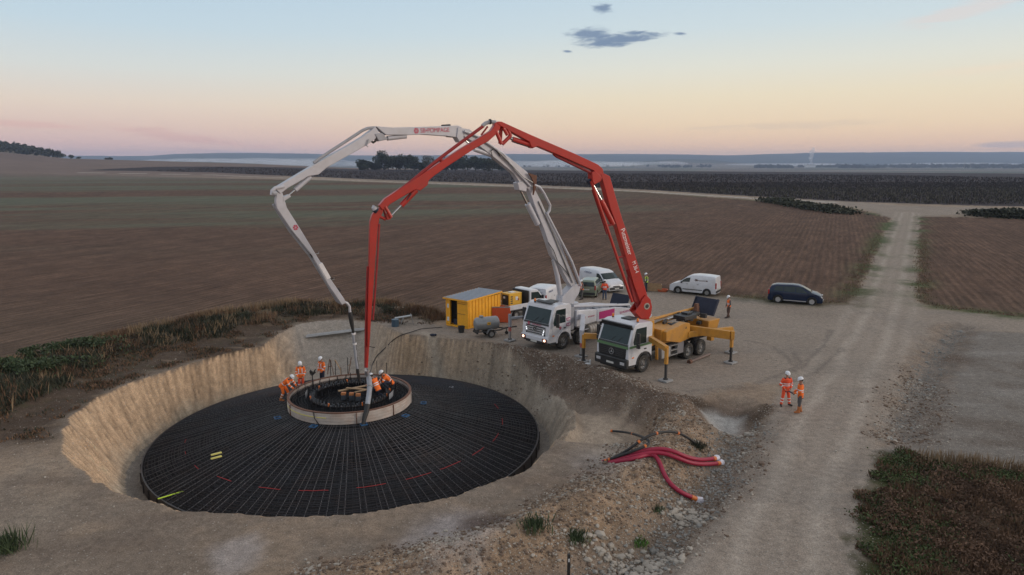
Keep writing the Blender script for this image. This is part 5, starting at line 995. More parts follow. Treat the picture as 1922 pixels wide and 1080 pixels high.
BR.rod('cylinder_rod', [(1113, 349), (1130, 380)], .075, M_CHROME, off=.05); BR.rod('cylinder', [(1127, 376), (1150, 421)], .17, M_RED, off=.05)
BR.rod('boom_pipe', [(1107, 340), (1119, 375), (1136, 424), (1156, 484), (1175, 540), (1184, 566)], .085, M_RED, off=.15); BR.rod('boom_pipe', [(1113, 356), (1125, 392), (1141, 440)], .05, M_REDD, off=-.1)
for a_, b_ in (((1136, 424), (1150, 421)), ((1156, 484), (1172, 480)), ((1119, 375), (1128, 378))): BR.rod('pipe_bracket', [a_, b_], .06, M_REDD, off=.1)
BR.plate('link', [(1107, 323), (1114, 322), (1126, 333), (1124, 340), (1111, 347), (1108, 341)], .55, M_RED); BR.rod('pivot_pin', [(1104, 338), (1108, 345)], .14, M_NAVY)
boom_text(BR, 'Putzmeister', (1164, 429), (1178.5, 477), 12.5, M_WPRINT, .246, RA1); boom_text(BR, 'M 36-4', (1185, 490), (1191.5, 511), 10.5, M_WPRINT, .246, RA1)
RA2 = BR.plate('boom_arm', [(929, 231), (933, 228.5), (939, 229), (992, 253), (1076, 289), (1119, 309), (1128, 317), (1130, 326), (1124, 333), (1110, 320), (1044, 291), (1006, 275), (999, 278), (994, 276), (991, 267), (955, 247), (936, 237)], .44, M_RED)
BR.rod('cylinder', [(962, 262), (993, 272)], .15, M_RED); BR.rod('cylinder_rod', [(953, 257), (963, 262)], .08, M_CHROME); BR.plate('cylinder_bracket', [(990, 265), (1003, 272), (999, 279), (993, 278)], .3, M_RED)
for o_ in (((929, 246), (940, 271)), ((942, 240), (940, 270)), ((950, 240), (957, 256)), ((957, 255), (941, 271)), ((943, 240), (951, 254))): BR.rod('link_bar', o_, .10, M_RED, off=.12 if o_[0][0] != 942 else -.12)
BR.rod('hydraulic_hose', [(961, 266), (970, 270), (980, 272), (992, 277)], .03, M_BLACK, off=.1, n=6)
BR.rod('boom_pipe', [(1038, 289), (1044, 294), (1075, 309), (1105, 323), (1112, 330)], .08, M_REDD, off=.05)
RA3 = BR.plate('boom_arm', [(926, 231), (934, 228.5), (938, 233), (936, 243), (926.5, 255), (914, 266), (888, 280), (838, 312.5), (812, 331), (803, 339), (800.5, 348), (787, 358), (778, 356), (752, 370.5), (730, 383.5), (725, 390), (716, 395), (710, 386), (721, 373), (782, 333), (864, 279), (901, 257), (919, 246), (926, 236)], .40, M_RED)
BR.rod('boom_pipe', [(906, 237), (865, 267), (825, 297), (790, 325), (768, 343), (730, 372)], .085, M_REDD, off=.1); BR.rod('boom_pipe', [(902, 254), (914, 238)], .05, M_REDD, off=.1)
for x, y in ((826, 298), (795, 322)): BR.rod('pipe_bracket', [(x-2, y-3), (x+4, y+7)], .11, M_REDD, off=.05)
BR.rod('elbow_hose', [(904, 237), (910, 232), (919, 229), (929, 230)], .10, M_GBOOM, off=.1); BR.rod('clamp_band', [(917, 229), (920, 229)], .14, M_BLACK, off=.1)
BR.rod('cylinder', [(781, 357), (753, 386)], .14, M_RED, off=.02); BR.rod('cylinder_rod', [(754, 385), (734, 406)], .05, M_CHROME, off=.02); BR.rod('hydraulic_hose', [(766, 363), (767, 359), (770, 364), (762, 376)], .03, M_BLACK, off=.15, n=6)
BR.rod('link_bar', [(722, 388), (733, 408)], .09, M_RED, off=.15); BR.rod('link_bar', [(724, 412), (709, 405)], .08, M_RED); BR.rod('link_bar', [(721, 392), (726, 410)], .06, M_REDD, off=-.15); BR.plate('link', [(723, 400), (733, 404), (733, 411), (725, 413)], .3, M_RED)
BR.rod('elbow_pipe', [(702, 393), (700, 390), (702, 387)], .14, M_WBOOM, off=.3); BR.rod('elbow_pipe', [(700, 392), (706, 396)], .15, M_NAVY, off=.25)
RA4 = BR.plate('boom_arm', [(697, 404), (703, 396), (712, 389), (719, 392), (717, 400), (711, 410), (708, 428), (704, 480), (699, 551), (695.5, 600), (692.5, 650), (688.5, 650), (689, 600), (690, 551), (692, 480), (693.5, 417)], .30, M_RED)
BR.rod('boom_pipe', [(711, 420), (708, 480), (703, 551), (699, 600)], .05, M_REDD, off=.12); BR.rod('boom_pipe', [(690, 500), (688, 560), (686.5, 620), (686, 690)], .06, M_REDD, off=0)
BR.rod('tip_tube', [(690.5, 648), (689, 672), (688, 690)], .075, M_RED)
for (x, y) in ((697, 571), (691, 602), (690, 651)): BR.rod('pipe_hook', [(x-6, y), (x+5, y), (x+14 if y > 560 else x+5, y+2)], .02, M_BLACK, n=5)
# last hose of the red boom arches out over the rim of the formwork
gh = G(690, 762, -.10); ge = G(681.5, 797, -.88)
tp = Y0 @ BR.pt(687.5, 690)
c1 = G(691, 706, .9); hp = [tp, tp+Vector((.02, -.1, -.1)), G(689, 702, .75), G(692.5, 710, .6), G(694, 726, .35), G(692.5, 742, .12), gh+Vector((0, 0, .08)), G(688, 772, -.32), G(684, 785, -.58), ge, ge+Vector((-.03, -.06, -.22))]
hpl = [Yi @ p for p in hp]; he = MB().tube(hpl, [.07, .09, .13, .15, .14, .14, .13, .12, .10, .085, .08], 12).build('end_hose', M_GBOOM, YT)
MB().tube(hpl[6:], [.15, .14, .12, .10, .10], 12).build('hose_sleeve', M_BLACK, he); MB().cyl(hpl[4], hpl[4]+(hpl[5]-hpl[4])*.15, .17, n=14).build('clamp_band', M_STEEL, he)
# small things on the gravel by the trucks
p0 = G(1293, 680, .1); p1 = G(1332, 665, .1); t = empty('steel_pipe', p0, 0, 'rusty steel pipe lying beside the rear wheels of the yellow pump truck', 'pipe')
MB().cyl((0, 0, 0), p1-p0, .085, n=14).build('pipe', mat('brown_pipe', (.17, .12, .10), rough=.6, noise=.3), t); MB().cyl(Vector((0, 0, 0)), (p1-p0).normalized()*.2, .14, n=14).build('coupling', M_RUST, t)
g = G(1103, 686, 0); mb = MB(); mb.sphere((0, 0, .08), .17, 10, (1.2, .8, .5)); mb.sphere((.16, .1, .22), .09, 8, (.5, .5, 1.6)); mb.sphere((-.22, 0, .04), .12, 8, (1.4, .7, .4)); o = mb.build('white_bag', M_WHPL); o.location = g; tag(o, 'crumpled white plastic bag on the gravel edge near the yellow truck', 'bag')
# ------------------------------------------------------------------ cars and vans
def car(name, label, cat, loc, rz, paint, top, belt, L0, L1, wb, hw=.88, wr=.32, side_win=(), ws=(.7, 1.25), rear=None, alloy=False, trim=True, van=False, front_z=.60, cladding=.0):
    t = empty(name, loc, rz, label, cat); place_root(t)
    tx, tz = zip(*top); bx, bz = zip(*belt)
    T = lambda x: float(np.interp(x, tx, tz)); B = lambda x: min(float(np.interp(x, bx, bz)), T(x)-.02)
    HWf = lambda x: hw*(1-.10*max(0, (x-(L1-.45))/.45)**2-.06*max(0, ((L0+.35)-x)/.35)**2)
    def HT(x): return HWf(x)-(.09 if van else .24)*max(0, T(x)-B(x)-.05)/.6
    def ys(x, z):
        b = B(x)
        if z <= b: return HWf(x)*(1-.03*max(0, (.45-z)/.3))
        return HWf(x)+(HT(x)-HWf(x))*(z-b)/max(T(x)-b, .05)
    xs = sorted(set([round(v, 3) for v in np.arange(L0, L1+.001, .07)]+[L0, L1]))
    ax = (-wb/2, wb/2); ar = wr+.07
    def zb(x):
        z = .24
        for a in ax:
            if abs(x-a) < ar: z = max(z, wr+math.sqrt(ar*ar-(x-a)**2))
        return z
    mb = MB(); rows = []
    for x in xs:
        z0 = zb(x); b = max(B(x), z0+.05); tt = max(T(x), b+.02); h = HWf(x); ht = HT(x); r = []
        prof = [(h*.97, z0), (h, z0+(b-z0)*.35), (h*1.0, z0+(b-z0)*.75), (h*.985, b), (h+(ht-h)*.5-.005, b+(tt-b)*.5), (ht, tt-min(.07, (tt-b)*.4)), (ht*.93, tt-.012), (ht*.6, tt+.012), (0, tt+.02)]
        rows.append([(x, y, z) for y, z in prof]+[(x, -y, z) for y, z in reversed(prof[:-1])])
    n = len(rows[0])
    for r in rows: mb.v += r
    for i in range(len(rows)-1):
        for k in range(n-1): mb.f.append((i*n+k, i*n+n+k, i*n+n+k+1, i*n+k+1))
    mb.f += [tuple(range(n)), tuple(len(rows)*n-1-k for k in range(n))]
    body = mb.build('body', paint, t, smooth=50); bm_fix(body)
    MB().box(((L0+L1)/2, 0, .42), (L1-L0-.3, 1.3, .36)).build('underbody', M_CHASS, t)
    for a in ax:
        for s in (1, -1):
            wheel(t, a, (hw-.12)*s, wr, .21, s, rimm=M_ALLOY if alloy else M_RIM, alloy=alloy, truck=False)
            A = [(a+ar*math.cos(q), wr+ar*math.sin(q)) for q in np.linspace(-.25, PI+.25, 16)]; Bq = [(a+(ar-.045)*math.cos(q), wr+(ar-.045)*math.sin(q)) for q in np.linspace(PI+.25, -.25, 16)]
            o = MB().prism(A+Bq, (hw-.10)*s, (hw+.012)*s).build('wheel_arch', M_DKPL, t); bm_fix(o)
    gl = []
    for poly in side_win:
        for s in (1, -1):
            P = [Vector((x, (ys(x, z)+.006)*s, z)) for x, z in poly]; Q2 = [p-Vector((0, .03*s, 0)) for p in P]; m_ = len(P)
            o = MB().add(P+Q2, [tuple(range(m_)), tuple(range(2*m_-1, m_-1, -1))]+[(i, (i+1) % m_, m_+(i+1) % m_, m_+i) for i in range(m_)]).build('side_window', M_GLASS, t, smooth=0); bm_fix(o)
    def span(name_, x0, x1, f, m, off=.012):
        mb = MB(); K = 6; rows = []
        for i in range(K+1):
            x = x0+(x1-x0)*i/K; w = (HT(x) if T(x)-B(x) > .1 else HWf(x)*.93)*f
            for y in (-w, -w*.5, 0, w*.5, w): rows.append((x, y, T(x)+off+.014*(1-(y/w)**2)))
        mb.v = rows; mb.f = [(i*5+k, i*5+k+1, i*5+6+k, i*5+5+k) for i in range(K) for k in range(4)]; o = mb.build(name_, m, t, smooth=60); bm_fix(o)
        sm = o.modifiers.new('solid', 'SOLIDIFY'); sm.thickness = .01; return o
    span('windshield', ws[0], ws[1], .93, M_GLASS)
    if rear: 
        (z0, z1) = rear; xr = lambda z: float(np.interp(z, [q for _, q in sorted(((x, z_) for x, z_ in top if x < L0+.7), key=lambda e: e[1])], [x for x, _ in sorted(((x, z_) for x, z_ in top if x < L0+.7), key=lambda e: e[1])]))
        w = hw*.80; P = [Vector((max(L0, min(xr(z0), L0+.3))-.012, -w, z0)), Vector((max(L0, min(xr(z0), L0+.3))-.012, w, z0)), Vector((xr(z1)-.02, w*.88, z1)), Vector((xr(z1)-.02, -w*.88, z1))]
        if van: P = [Vector((L0-.012, -w, z0)), Vector((L0-.012, w, z0)), Vector((L0-.008, w*.95, z1)), Vector((L0-.008, -w*.95, z1))]
        MB().add(P+[p+Vector((.03, 0, 0)) for p in P], [(0, 1, 2, 3), (7, 6, 5, 4), (0, 4, 5, 1), (1, 5, 6, 2), (2, 6, 7, 3), (3, 7, 4, 0)]).build('rear_window', M_GLASS, t)
    for s in (1, -1):
        MB().box((L1-.16, (HWf(L1)-.13)*s, front_z+.12), (.30, .30, .16), (0, .25, -.35*s), top=(.9, .9)).build('headlight', M_LAMP, t, bevel=.03)
        MB().box((L0+.03, (HWf(L0)-.04)*s, .98 if not van else 1.0), (.12, .12, .42 if not van else .55)).build('tail_light', M_TAIL, t, bevel=.02)
        x = ws[1]-.12; MB().box((x-.1, (hw+.10)*s, B(x)+.07), (.12, .20, .15)).build('mirror', M_DKPL if trim else paint, t, bevel=.03)
        MB().beam((-wb/2+ar+.05, (hw+.006)*s, .50 if van else .33), (wb/2-ar-.05, (hw+.006)*s, .50 if van else .33), .02, .07).build('side_strip', M_DKPL if van else M_ALLOY, t)
        for x in ((.95, .0) if not van else (.85, -.15)): MB().box((x-.35, (hw+.004)*s, B(0)-.10), (.16, .03, .03)).build('handle', M_DKPL if van else paint, t)
    MB().box((L1-.03, 0, .42), (.16, hw*1.7, .24), top=(.9, .95)).build('front_bumper', M_DKPL if van else paint, t, bevel=.03); MB().box((L0+.02, 0, .42), (.14, hw*1.8, .22)).build('rear_bumper', M_DKPL if trim else paint, t, bevel=.03)
    MB().box((L1+.01, 0, .62), (.05, .8, .10)).build('grille', M_DKPL, t, bevel=.01)
    MB().box((L0-.055, .0, .62 if van else .80), (.02, .5, .11)).build('number_plate', M_PLATE, t); MB().box((L1+.07, 0, .42), (.02, .5, .11)).build('number_plate', M_PLATE, t)
    t['hw'] = hw; del t['hw']
    return t, ys
M_NAVYP = mat('dark_blue_paint', (.006, .016, .045), rough=.25, noise=.05, coat=.15, spec=.35, dirt=(.03, .03, .035, 1), dirt_amt=.12); M_GREENP = mat('sage_green_paint', (.16, .20, .14), rough=.3, noise=.05, coat=.6, dirt=(.15, .13, .10, 1), dirt_amt=.3)
def near_side(wf, wr_, hw):     # ground centre of a car from its two near wheel contacts
    f = Vector(wf).to_2d(); r = Vector(wr_).to_2d(); d = (f-r).normalized(); n = Vector((-d.y, d.x)); c = (f+r)/2
    if n.y < 0: n = -n
    c = c+n*(hw-.1); return (c.x, c.y, 0), math.atan2(d.y, d.x)
loc, rz = near_side(G(1523, 574), G(1460, 569), .9)
car('parked_car', 'dark blue people carrier with alloy wheels parked at the field edge', 'car', loc, rz, M_NAVYP,
    [(-2.2, .92), (-2.14, 1.2), (-1.98, 1.5), (-1.6, 1.60), (-.3, 1.65), (.2, 1.62), (.55, 1.5), (1.3, 1.10), (1.7, 1.0), (2.05, .84), (2.18, .68)], [(-2.2, .92), (-1.9, 1.08), (1.2, 1.0), (1.7, .95), (2.18, .62)], -2.2, 2.18, 2.74, hw=.92, wr=.345,
    side_win=([(-1.75, 1.14), (-1.0, 1.10), (-1.0, 1.50), (-1.6, 1.50)], [(-.94, 1.10), (-.02, 1.08), (-.02, 1.54), (-.94, 1.51)], [(.04, 1.08), (.98, 1.05), (.55, 1.42), (.35, 1.52), (.04, 1.54)]), ws=(.50, 1.30), rear=(1.12, 1.48), alloy=True, trim=False)
VT = [(-2.18, .8), (-2.16, 1.74), (-2.05, 1.80), (-1.2, 1.86), (-.2, 1.86), (.30, 1.78), (.62, 1.62), (1.22, 1.18), (1.35, 1.10), (1.80, .98), (2.08, .84), (2.20, .66)]; VB = [(-2.2, 1.12), (.9, 1.10), (1.3, 1.04), (1.8, .92), (2.2, .6)]
loc, rz = near_side(G(1274, 551), G(1325, 556), .9)
t, ys = car('parked_van', 'small white panel van with dark logo, standing nose left beside the crate', 'van', loc, rz, M_WPAINT, VT, VB, -2.18, 2.20, 2.72, hw=.90, wr=.32, side_win=([(.28, 1.20), (1.10, 1.16), (.88, 1.36), (.60, 1.54), (.36, 1.60), (.22, 1.60)],), ws=(.62, 1.24), van=True)
for s in (1, -1):
    R_ = (1, 0, 0) if s < 0 else (-1, 0, 0); y_ = (.865)*s; M_BR = mat('brown_print', (.14, .07, .06), rough=.5)
    mb = MB(); r2 = random.Random(3)
    for q in range(9): a = r2.uniform(0, PI); c = Vector((-.35, y_, 1.42)); dv = Vector((math.cos(a)*.2, 0, math.sin(a)*.12)); mb.beam(c-dv, c+dv*.8, .01, .025)
    mb.beam((-.5, y_, 1.40), (-1.25, y_, 1.42), .01, .03).beam((-.6, y_, 1.34), (-1.2, y_, 1.35), .01, .02); mb.box((-1.32, y_, 1.39), (.12, .012, .12)); mb.build('logo', M_BR, t)
    text('- - -  -- -- -- -- --', .11, face_M((-.45, .905*s, 1.16), R_, (0, 0, 1)), M_BPRINT, t, ext=.002)
def omex(t, xs_, z, size, hw_, dz=0):
    for s in (1, -1): R_ = (1, 0, 0) if s < 0 else (-1, 0, 0); text('OMEXOM', size, face_M((xs_, hw_*s, z), R_, (0, -.12*s, 1)), M_BPRINT, t, ext=.002, shear=.2)
g = G(1120, 548); d = Vector((math.sin(math.radians(30)), -math.cos(math.radians(30)))); 
BT = [(-2.4, .85), (-2.38, 1.80), (-2.25, 1.90), (-1.2, 1.94), (.2, 1.94), (.75, 1.84), (1.05, 1.68), (1.62, 1.22), (1.75, 1.14), (2.15, 1.02), (2.38, .85), (2.48, .62)]
gc = G(1157, 550); d2_ = d; n2_ = Vector((-d.y, d.x)); c_ = Vector((gc.x, gc.y))-d*2.48
t, ys = car('parked_van', 'large white van facing the drone behind the green car', 'van', (c_.x, c_.y, 0), math.atan2(d.y, d.x), M_WPAINT, BT, [(-2.4, 1.18), (1.2, 1.15), (1.7, 1.06), (2.1, .95), (2.5, .6)], -2.4, 2.48, 3.2, hw=.96, wr=.34, side_win=([(.55, 1.26), (1.48, 1.22), (1.1, 1.54), (.85, 1.68), (.50, 1.68)],), ws=(1.02, 1.66), van=True)
omex(t, -.9, 1.58, .26, .915)
dd_ = Vector((.42, .91)).normalized(); n_ = Vector((-dd_.y, dd_.x)); rc_ = G(1026, 583).to_2d(); c_ = rc_+n_*.9+dd_*2.18
t, ys = car('parked_van', 'white panel van with blue lettering parked behind the white pump truck', 'van', (c_.x, c_.y, 0), math.atan2(dd_.y, dd_.x), M_WPAINT, VT, VB, -2.18, 2.20, 2.72, hw=.92, wr=.32, side_win=([(.28, 1.20), (1.10, 1.16), (.88, 1.36), (.60, 1.54), (.36, 1.60), (.22, 1.60)],), ws=(.62, 1.24), van=True)
omex(t, -1.2, 1.45, .22, .875); text('OMEXOM', .22, face_M((-2.20, 0, 1.42), (0, -1, 0), (0, 0, 1)), M_BPRINT, t, ext=.002, shear=.2); MB().box((-2.19, .0, 1.66), (.02, .5, .05)).box((-2.19, 0, 1.2), (.02, .02, 1.0)).build('door_seam', M_DKPL, t)
dd_ = Vector((.30, .95)).normalized(); c_ = G(1101, 560).to_2d()+dd_*2.0
car('parked_car', 'sage green hatchback seen from behind between two workers in vests', 'car', (c_.x, c_.y, 0), math.atan2(dd_.y, dd_.x), M_GREENP,
    [(-2.0, .85), (-1.96, 1.1), (-1.85, 1.5), (-1.7, 1.60), (-.6, 1.66), (.2, 1.62), (.5, 1.5), (1.15, 1.10), (1.6, 1.0), (1.9, .8), (2.0, .64)], [(-2.0, 1.0), (1.1, .98), (1.6, .92), (2.0, .6)], -2.0, 2.0, 2.6, hw=.86, wr=.31,
    side_win=([(-1.55, 1.08), (-.9, 1.06), (-.9, 1.50), (-1.5, 1.50)], [(-.84, 1.06), (.0, 1.05), (.0, 1.53), (-.84, 1.53)], [(.06, 1.05), (.9, 1.03), (.5, 1.40), (.3, 1.5), (.06, 1.52)]), ws=(.46, 1.14), rear=(1.08, 1.46), trim=True)
# flatbed truck with generator
FB = empty('flatbed_truck', (-.82, 53.45, 0), math.radians(42), 'white flatbed truck carrying the yellow generator behind the orange bin', 'truck'); place_root(FB)
cab = MB().prism([(2.15, .55), (2.15, 2.06), (2.28, 2.18), (2.95, 2.16), (3.2, 2.0), (3.75, 1.38), (4.3, 1.14), (4.4, .55)], -.92, .92).build('cab', M_WPAINT, FB, bevel=.06, smooth=30); bm_fix(cab)
for s in (1, -1):
    panel([(2.35, 1.38), (3.55, 1.38), (3.12, 1.93), (2.35, 1.97)], .92*s, .006, M_GLASS, 'side_window', FB); MB().box((3.5, 1.06*s, 1.5), (.12, .2, .3)).build('mirror', M_DKPL, FB, bevel=.02)
    for (x, z) in ((.0, 0),): pass
nx = Vector((.70, 0, .60)).normalized(); a_ = Vector((3.70, 0, 1.44))+nx*.015; b_ = Vector((3.24, 0, 1.96))+nx*.015
MB().add([a_+Vector((0, -.8, 0)), a_+Vector((0, .8, 0)), b_+Vector((0, .74, 0)), b_+Vector((0, -.74, 0))]+[p+nx*.02 for p in (a_+Vector((0, -.8, 0)), a_+Vector((0, .8, 0)), b_+Vector((0, .74, 0)), b_+Vector((0, -.74, 0)))], [(3, 2, 1, 0), (4, 5, 6, 7), (0, 1, 5, 4), (1, 2, 6, 5), (2, 3, 7, 6), (3, 0, 4, 7)]).build('windshield', M_GLASS, FB)
MB().box((.95, 0, .80), (2.1, 1.9, .10)).build('load_bed', M_CHASS, FB); MB().box((1.4, 0, .6), (2.8, .7, .3)).build('chassis', M_CHASS, FB)
for s in (1, -1): MB().box((.93, .97*s, 1.0), (1.96, .05, .38)).build('drop_side', M_WPAINT, FB, bevel=.01)
MB().box((-.08, 0, 1.0), (.05, 1.9, .38)).build('tail_gate', mat('grey_panel2', (.30, .29, .29), rough=.5), FB, bevel=.01)
MB().box((2.05, 0, 1.5), (.10, 1.86, 1.25)).build('headboard', M_DKPL, FB, bevel=.02)
for s in (1, -1): MB().box((-.10, .8*s, .7), (.06, .25, .12)).build('tail_light', M_TAIL, FB)
for x in (.75, 3.6):
    for s in (1, -1): wheel(FB, x, .84*s, .34, .22, s, truck=False)
GE = empty('generator', FB.matrix_basis @ Vector((.92, .0, .86)), math.radians(42), 'yellow generator box standing on the flatbed truck', 'generator')
M_GYEL = mat('generator_yellow', (.70, .38, .03), rough=.4, noise=.08, dirt=(.4, .22, .05, 1), dirt_amt=.3)
MB().box((.15, 0, .62), (1.35, .95, 1.05)).build('housing', M_GYEL, GE, bevel=.03); MB().box((-.535, 0, .62), (.03, .72, .80)).box((0, 0, .05), (1.5, .95, .10)).build('control_side', M_DKPL, GE, bevel=.01)
MB().box((-.56, .1, .8), (.02, .22, .16)).build('display', M_WHPL, GE)
for q in range(4): MB().box((-.28, -.482, .38+.17*q), (.22, .02, .09)).build('vent', M_DKPL, GE)
MB().box((.25, -.485, .72), (.24, .015, .28)).build('label', M_WHPL, GE); MB().box((.42, -.486, .62), (.12, .016, .18)).build('handle', M_REDD, GE); MB().box((.15, 0, 1.17), (.5, .4, .05)).build('exhaust_cover', M_WHPL, GE, bevel=.01)
# orange bin in front of the flatbed
OB = empty('orange_bin', G(942, 606), math.radians(-4), 'orange red steel bin standing against the back of the yellow container', 'bin')
M_OB = mat('orange_red_steel', (.62, .10, .03), rough=.5, noise=.12, scale=2, dirt=(.3, .07, .04, 1), dirt_amt=.4)
MB().prism([(-.72, .08), (-.76, 1.22), (.60, 1.16), (.66, .95), (.62, .02)], -.05, 0).build('side_panel', M_OB, OB, bevel=.01); MB().box((-.02, .9, .62), (1.3, .05, 1.1)).build('side_panel', M_OB, OB); MB().box((-.70, .44, .62), (.05, .84, 1.1)).box((.58, .44, .6), (.05, .84, 1.0)).build('end_panel', M_OB, OB); MB().box((-.05, .44, .12), (1.26, .84, .06)).build('floor_panel', M_OB, OB)
for x in (-.45, 0, .4): MB().box((x, -.065, .6), (.05, .03, 1.0)).build('rib', M_OB, OB)
MB().box((-.06, -.02, 1.22), (1.4, .10, .06)).build('rim', M_STEEL, OB)
# yellow container
CT = empty('site_container', G(838, 611), math.radians(-37), 'yellow ribbed tool container with grey roof and open front door', 'container')
M_CY = mat('container_yellow', (.85, .40, .02), rough=.45, noise=.07, dirt=(.42, .19, .04, 1), dirt_amt=.4)
W_, D_, H_ = 2.15, 3.9, 2.12
MB().box((.2, .03, H_/2+.1), (.38, .05, H_-.12)).box((1.62, .03, H_/2+.1), (1.04, .05, H_-.12)).box((W_/2, .03, H_-.02), (W_, .05, .14)).build('front_wall', M_CY, CT, bevel=.01)
MB().box((1.45, -.005, 1.08), (.95, .03, .02)).box((1.45, -.005, 1.85), (.95, .03, .02)).build('door_rail', M_RUST, CT)
def corr(x0, x1, n, fn, nm):
    mb = MB(); z0, z1 = .14, H_-.02; pts = []
    for k in range(n):
        u0 = k/n; 
        for du, dd in ((0, 0), (.08, .05), (.22, .05), (.30, 0)): pts.append((u0+du/n*1.0 if False else u0+du/n, dd))
    pts.append((1, 0)); v = []
    for u, dd in pts: v += [fn(u, dd, z0), fn(u, dd, z1)]
    mb.add(v, [(2*i, 2*i+2, 2*i+3, 2*i+1) for i in range(len(pts)-1)]); o = mb.build(nm, M_CY, CT, smooth=0); s_ = o.modifiers.new('solid', 'SOLIDIFY'); s_.thickness = .02; return o
corr(0, 1, 10, lambda u, d, z: (W_-d, .06+u*(D_-.1), z), 'side_wall'); corr(0, 1, 10, lambda u, d, z: (0+d, .06+u*(D_-.1), z), 'side_wall'); corr(0, 1, 6, lambda u, d, z: (.06+u*(W_-.1), D_-d, z), 'rear_wall')
MB().box((W_/2, D_/2, .07), (W_, D_, .12)).build('floor_frame', M_CY, CT, bevel=.01)
rf = MB().box((W_/2, D_/2-.05, H_+.10), (W_+.22, D_+.35, .05), (.028, 0, 0)); 
for k in range(13): rf.box((W_/2, -.1+k*(D_+.1)/12, H_+.145+.028*(k-6)*.33), (W_+.2, .10, .03))
rf.build('roof', mat('grey_roof_sheet', (.34, .37, .42), rough=.4, metal=.3), CT)
for (x, y, dx, dy) in ((W_/2, -.20, W_+.26, .05), (W_+.1, D_/2-.05, .05, D_+.3), (-.1, D_/2-.05, .05, D_+.3)): MB().box((x, y, H_+.08+(.028*(y-D_/2))), (dx, dy, .10), (.028 if dy > 1 else 0, 0, 0)).build('roof_trim', M_CY, CT)
for x in (.03, W_-.03):
    for y in (.03, D_-.03): MB().box((x, y, H_/2+.02), (.09, .09, H_)).build('corner_post', M_CY, CT)
MB().box((.2, -.01, 1.55), (.16, .015, .30)).box((.2, -.01, .55), (.20, .015, .30)).build('notice', M_WHPL, CT); MB().box((W_/2, D_/2+.2, H_/2+.03), (W_-.14, D_-.62, H_-.16)).build('interior_shade_block', mat('interior_shade', (.012, .012, .016), rough=.9), CT); MB().box((.75, .30, .35), (.35, .25, .4)).build('inner_box', M_NAVY, CT)  # solid black block added inside the container, standing in for the shade there
g = G(866, 624); o = MB().lathe([(0, 0), (.20, 0), (.26, .46), (.23, .46), (.18, .04), (0, .04)], n=20).build('black_bucket', M_DKPL); o.location = g; tag(o, 'black bucket standing by the corner of the yellow container', 'bucket')
# water bowser
BO = empty('water_trailer', G(919, 634), math.radians(24), 'grey cylindrical tank trailer on two small wheels beside the yellow container', 'trailer')
M_TK = mat('galvanised_tank', (.27, .28, .29), rough=.4, metal=.35, noise=.15, scale=2, dirt=(.16, .15, .14, 1), dirt_amt=.5)
TM = Matrix.Translation((-.05, .45, .95)) @ Matrix.Rotation(PI/2, 4, 'Y')
MB().lathe([(0, -.92), (.28, -.90), (.42, -.83), (.47, -.74), (.47, .74), (.42, .83), (.28, .90), (0, .92)], TM, 28).build('tank', M_TK, BO, smooth=50)
MB().cyl((-.45, .45, 1.38), (-.45, .45, 1.50), .16, n=16).sphere((-.45, .45, 1.5), .16, 12, (1, 1, .35)).build('filler_cap', M_TK, BO); MB().beam((-.85, .0, .48), (.85, .0, .48), .07, .08).beam((-.85, .9, .48), (.85, .9, .48), .07, .08).beam((.85, 0, .48), (1.35, .45, .46), .07, .08).beam((.85, .9, .48), (1.35, .45, .46), .07, .08).beam((1.3, .45, .46), (2.3, .45, .50), .08, .08).box((-.8, .45, .5), (.06, .9, .12)).box((0, .45, .4), (.08, 1.0, .08)).build('frame', M_CHASS, BO)
for s, y in ((-1, -.04), (1, .94)):
    wheel(BO, .12, y, .27, .17, s, truck=False); A = [(.12+.36*math.cos(q), .27+.36*math.sin(q)) for q in np.linspace(.1, PI-.1, 12)]; Bq = [(.12+.33*math.cos(q), .27+.33*math.sin(q)) for q in np.linspace(PI-.1, .1, 12)]; bm_fix(MB().prism(A+Bq, y-.12, y+.12).build('mudguard', M_TK, BO))
MB().box((-.05, -.025, 1.02), (.26, .02, .20)).build('sign_plate', M_GYEL, BO, bevel=.005); MB().beam((-.13, -.04, 1.07), (-.02, -.04, .96), .012, .03).beam((.02, -.04, 1.07), (-.06, -.04, 1.0), .012, .03).build('sign_mark', M_DKPL, BO)
MB().cyl((1.5, .45, .0), (1.5, .45, .5), .03, n=8).cyl((1.5, .40, .12), (1.5, .50, .12), .12, n=12).build('jockey_wheel', M_CHASS, BO); MB().box((-.88, .45, .38), (.06, .9, .14)).box((-.92, .1, .38), (.03, .12, .1)).box((-.92, .8, .38), (.03, .12, .1)).build('tail_board', M_CHASS, BO)
def GT(px, py, lift=0):                   # first place where the sight line meets the ground
    r = ray(px, py); ts = np.arange(12, 110, .12); X_, Y_, Z_ = r.x*ts, r.y*ts, CH+r.z*ts; hh = height(X_, Y_)[0]+lift; k = int(np.argmax(Z_ <= hh))
    return Vector((X_[k], Y_[k], float(hh[k]))) if Z_[k] <= hh[k] else G(px, py)
